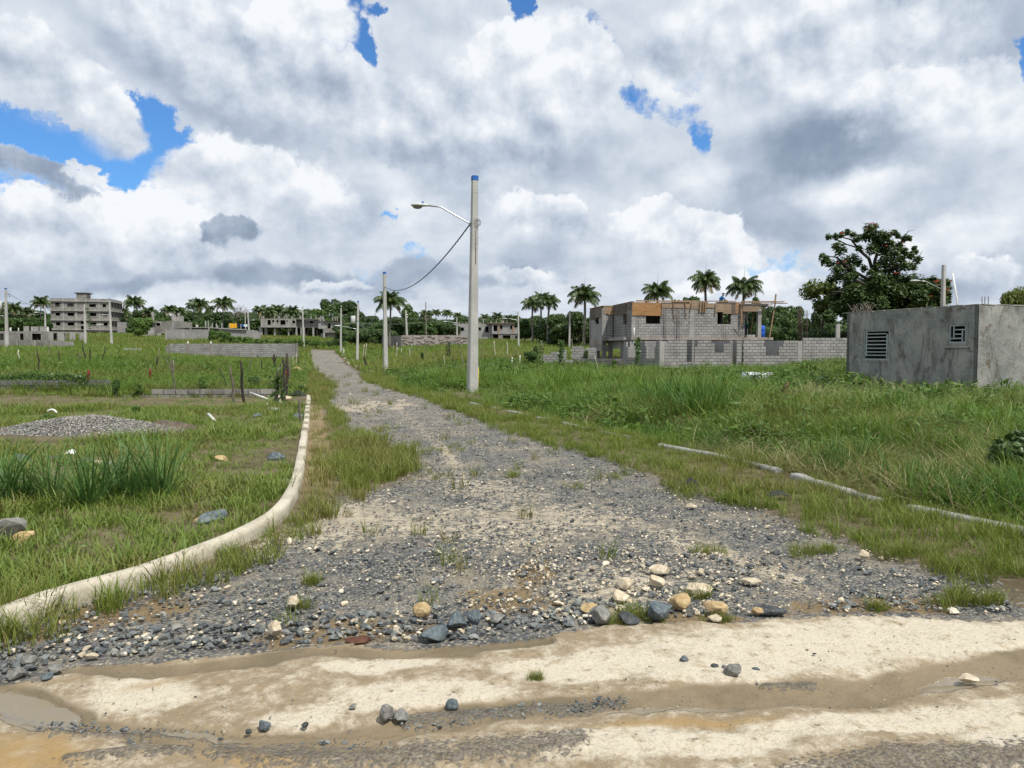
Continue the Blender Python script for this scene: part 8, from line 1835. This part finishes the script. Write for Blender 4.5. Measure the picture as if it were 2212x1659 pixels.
def person(loc, rz, label, pose, shirt, trousers, cap=True):
    root = empty('person', loc, rz, label, 'person'); J = pose
    ordv = ['pelvis', 'belly', 'chest', 'neck', 'chin', 'head', 'shl', 'ell', 'wrl', 'hal', 'shr', 'elr', 'wrr', 'har', 'hil', 'knl', 'anl', 'tol', 'hir', 'knr', 'anr', 'tor']
    rad = [.13, .12, (.17, .11), .055, .075, .095, .065, .045, .032, .04, .065, .045, .032, .04, .09, .06, .042, .035, .09, .06, .042, .035]
    ed = [(0, 1), (1, 2), (2, 3), (3, 4), (4, 5), (2, 6), (6, 7), (7, 8), (8, 9), (2, 10), (10, 11), (11, 12), (12, 13), (0, 14), (14, 15), (15, 16), (16, 17), (0, 18), (18, 19), (19, 20), (20, 21)]
    b = skin_mesh('body', [J[k] for k in ordv], ed, rad, M_skin, root)
    sv = ['pelvis', 'belly', 'chest', 'shl', 'ell', 'shr', 'elr']; skin_mesh('shirt', [J[k] for k in sv], [(0, 1), (1, 2), (2, 3), (3, 4), (2, 5), (5, 6)], [.145, .14, (.19, .13), .085, .06, .085, .06], shirt, root)
    tv = ['pelvis', 'hil', 'knl', 'anl', 'hir', 'knr', 'anr']; skin_mesh('trousers', [J[k] for k in tv], [(0, 1), (1, 2), (2, 3), (0, 4), (4, 5), (5, 6)], [.14, .105, .075, .06, .105, .075, .06], trousers, root)
    if cap:
        h = Vector(J['head']); mb = MB(); mb.tube([h + Vector((0, 0, .02)), h + Vector((0, 0, .08)), h + Vector((0, 0, .115))], [.112, .105, .05], 12); mb.box(h + Vector((.12, 0, .03)), (.12, .15, .012)); mb.obj('cap', M_cap, root)
    return root
sit = dict(pelvis=(0, 0, .14), belly=(.03, 0, .30), chest=(.10, 0, .50), neck=(.17, 0, .64), chin=(.22, 0, .72), head=(.25, 0, .80), shl=(.10, .19, .56), ell=(.26, .24, .36), wrl=(.44, .16, .30), hal=(.51, .12, .29), shr=(.10, -.19, .56), elr=(.26, -.24, .36), wrr=(.44, -.14, .32), har=(.51, -.10, .30), hil=(.08, .10, .13), knl=(.46, .16, .34), anl=(.56, .14, .05), tol=(.70, .14, .03), hir=(.08, -.10, .13), knr=(.46, -.16, .34), anr=(.56, -.14, .05), tor=(.70, -.14, .03))
stand = dict(pelvis=(0, 0, .92), belly=(.01, 0, 1.06), chest=(.03, 0, 1.27), neck=(.05, 0, 1.43), chin=(.08, 0, 1.52), head=(.08, 0, 1.61), shl=(.03, .2, 1.36), ell=(.10, .26, 1.10), wrl=(.28, .20, 1.02), hal=(.36, .18, 1.02), shr=(.03, -.2, 1.36), elr=(.02, -.27, 1.08), wrr=(.12, -.25, .86), har=(.15, -.24, .78), hil=(0, .1, .88), knl=(.05, .12, .48), anl=(0, .12, .09), tol=(.14, .13, .03), hir=(0, -.1, .88), knr=(.0, -.12, .48), anr=(-.04, -.12, .09), tor=(.10, -.13, .03))
def houselocal(u, v, z): return HOUSE_O + HU * u + HV * v + Vector((0, 0, z))
u_, z_ = to_plane(*Z7(575, 630), HOUSE_O, HU)
person(houselocal(u_, 1.6, HZ + 2.72), HA, 'person in a blue shirt and dark cap sitting on the roof edge looking right', sit, M_shirtblue, M_jean)
u_, z_ = to_plane(*Z7(1000, 1260), HOUSE_O, HU)
person(houselocal(u_ + .12, 1.3, HZ + .115), HA + 2.6, 'person in a green shirt standing in the dark doorway of the large unfinished house', {k: (v[0], v[1], v[2] * .97) for k, v in stand.items()}, M_shirtgreen, M_cap, False)
u_, z_ = to_plane(*Z7(912, 1200), HOUSE_O, HU)
person(houselocal(u_ + .07, .95, HZ + .115), HA + 3.3, 'person in a pale pink shirt half hidden behind the block pier of the doorway', {k: (v[0], v[1], v[2] * .95) for k, v in stand.items()}, M_shirtpink, M_cap, False)
u_, z_ = to_plane(*Z7(1208, 1310), HOUSE_O, HU)
dr = empty('oil_drum', houselocal(u_ + .02, .42, HZ + .118), 0, 'blue plastic drum standing by the porch pillar of the large unfinished house', 'drum')
pf = [(0, .26), (.03, .29), (.28, .29), (.30, .30), (.33, .29), (.58, .29), (.60, .30), (.63, .29), (.88, .28), (.92, .25)]
MB().tube([(0, 0, z) for z, r in pf], [r for z, r in pf], 18).obj('barrel', M_bluedrum if 'M_bluedrum' in globals() else mat_simple('blue_plastic', (.02, .10, .48), .4), dr); MB().tube([(0, 0, .915), (0, 0, .945)], [.265, .265], 18).obj('lid', M_blue, dr)
stick_ = [at(*Z4(1820, 560), 64), at(*Z4(1822, 320), 64)]
for i, (x, y0, y1, lab) in enumerate(((1820, 585, 335, 'tallest rusty starter bar standing above the plain wall corner'), (1842, 590, 330, 'second starter bar above the plain wall corner'), (1885, 590, 370, 'starter bar further right before the light green tree'))):
    d_ = 62; a = at(*Z4(x, y0), d_); b = at(*Z4(x, y1), d_); a.z = gz(a.x, a.y); mb = MB()
    for k_ in range(4): o_ = Vector((.12 * (k_ % 2), .12 * (k_ // 2), random.uniform(-.3, .1))); mb.tube([a + o_ - Vector((0, 0, .1)), b + o_], .014, 5)
    tag(mb.obj('starter_bars', M_rebar), lab, 'rebar')
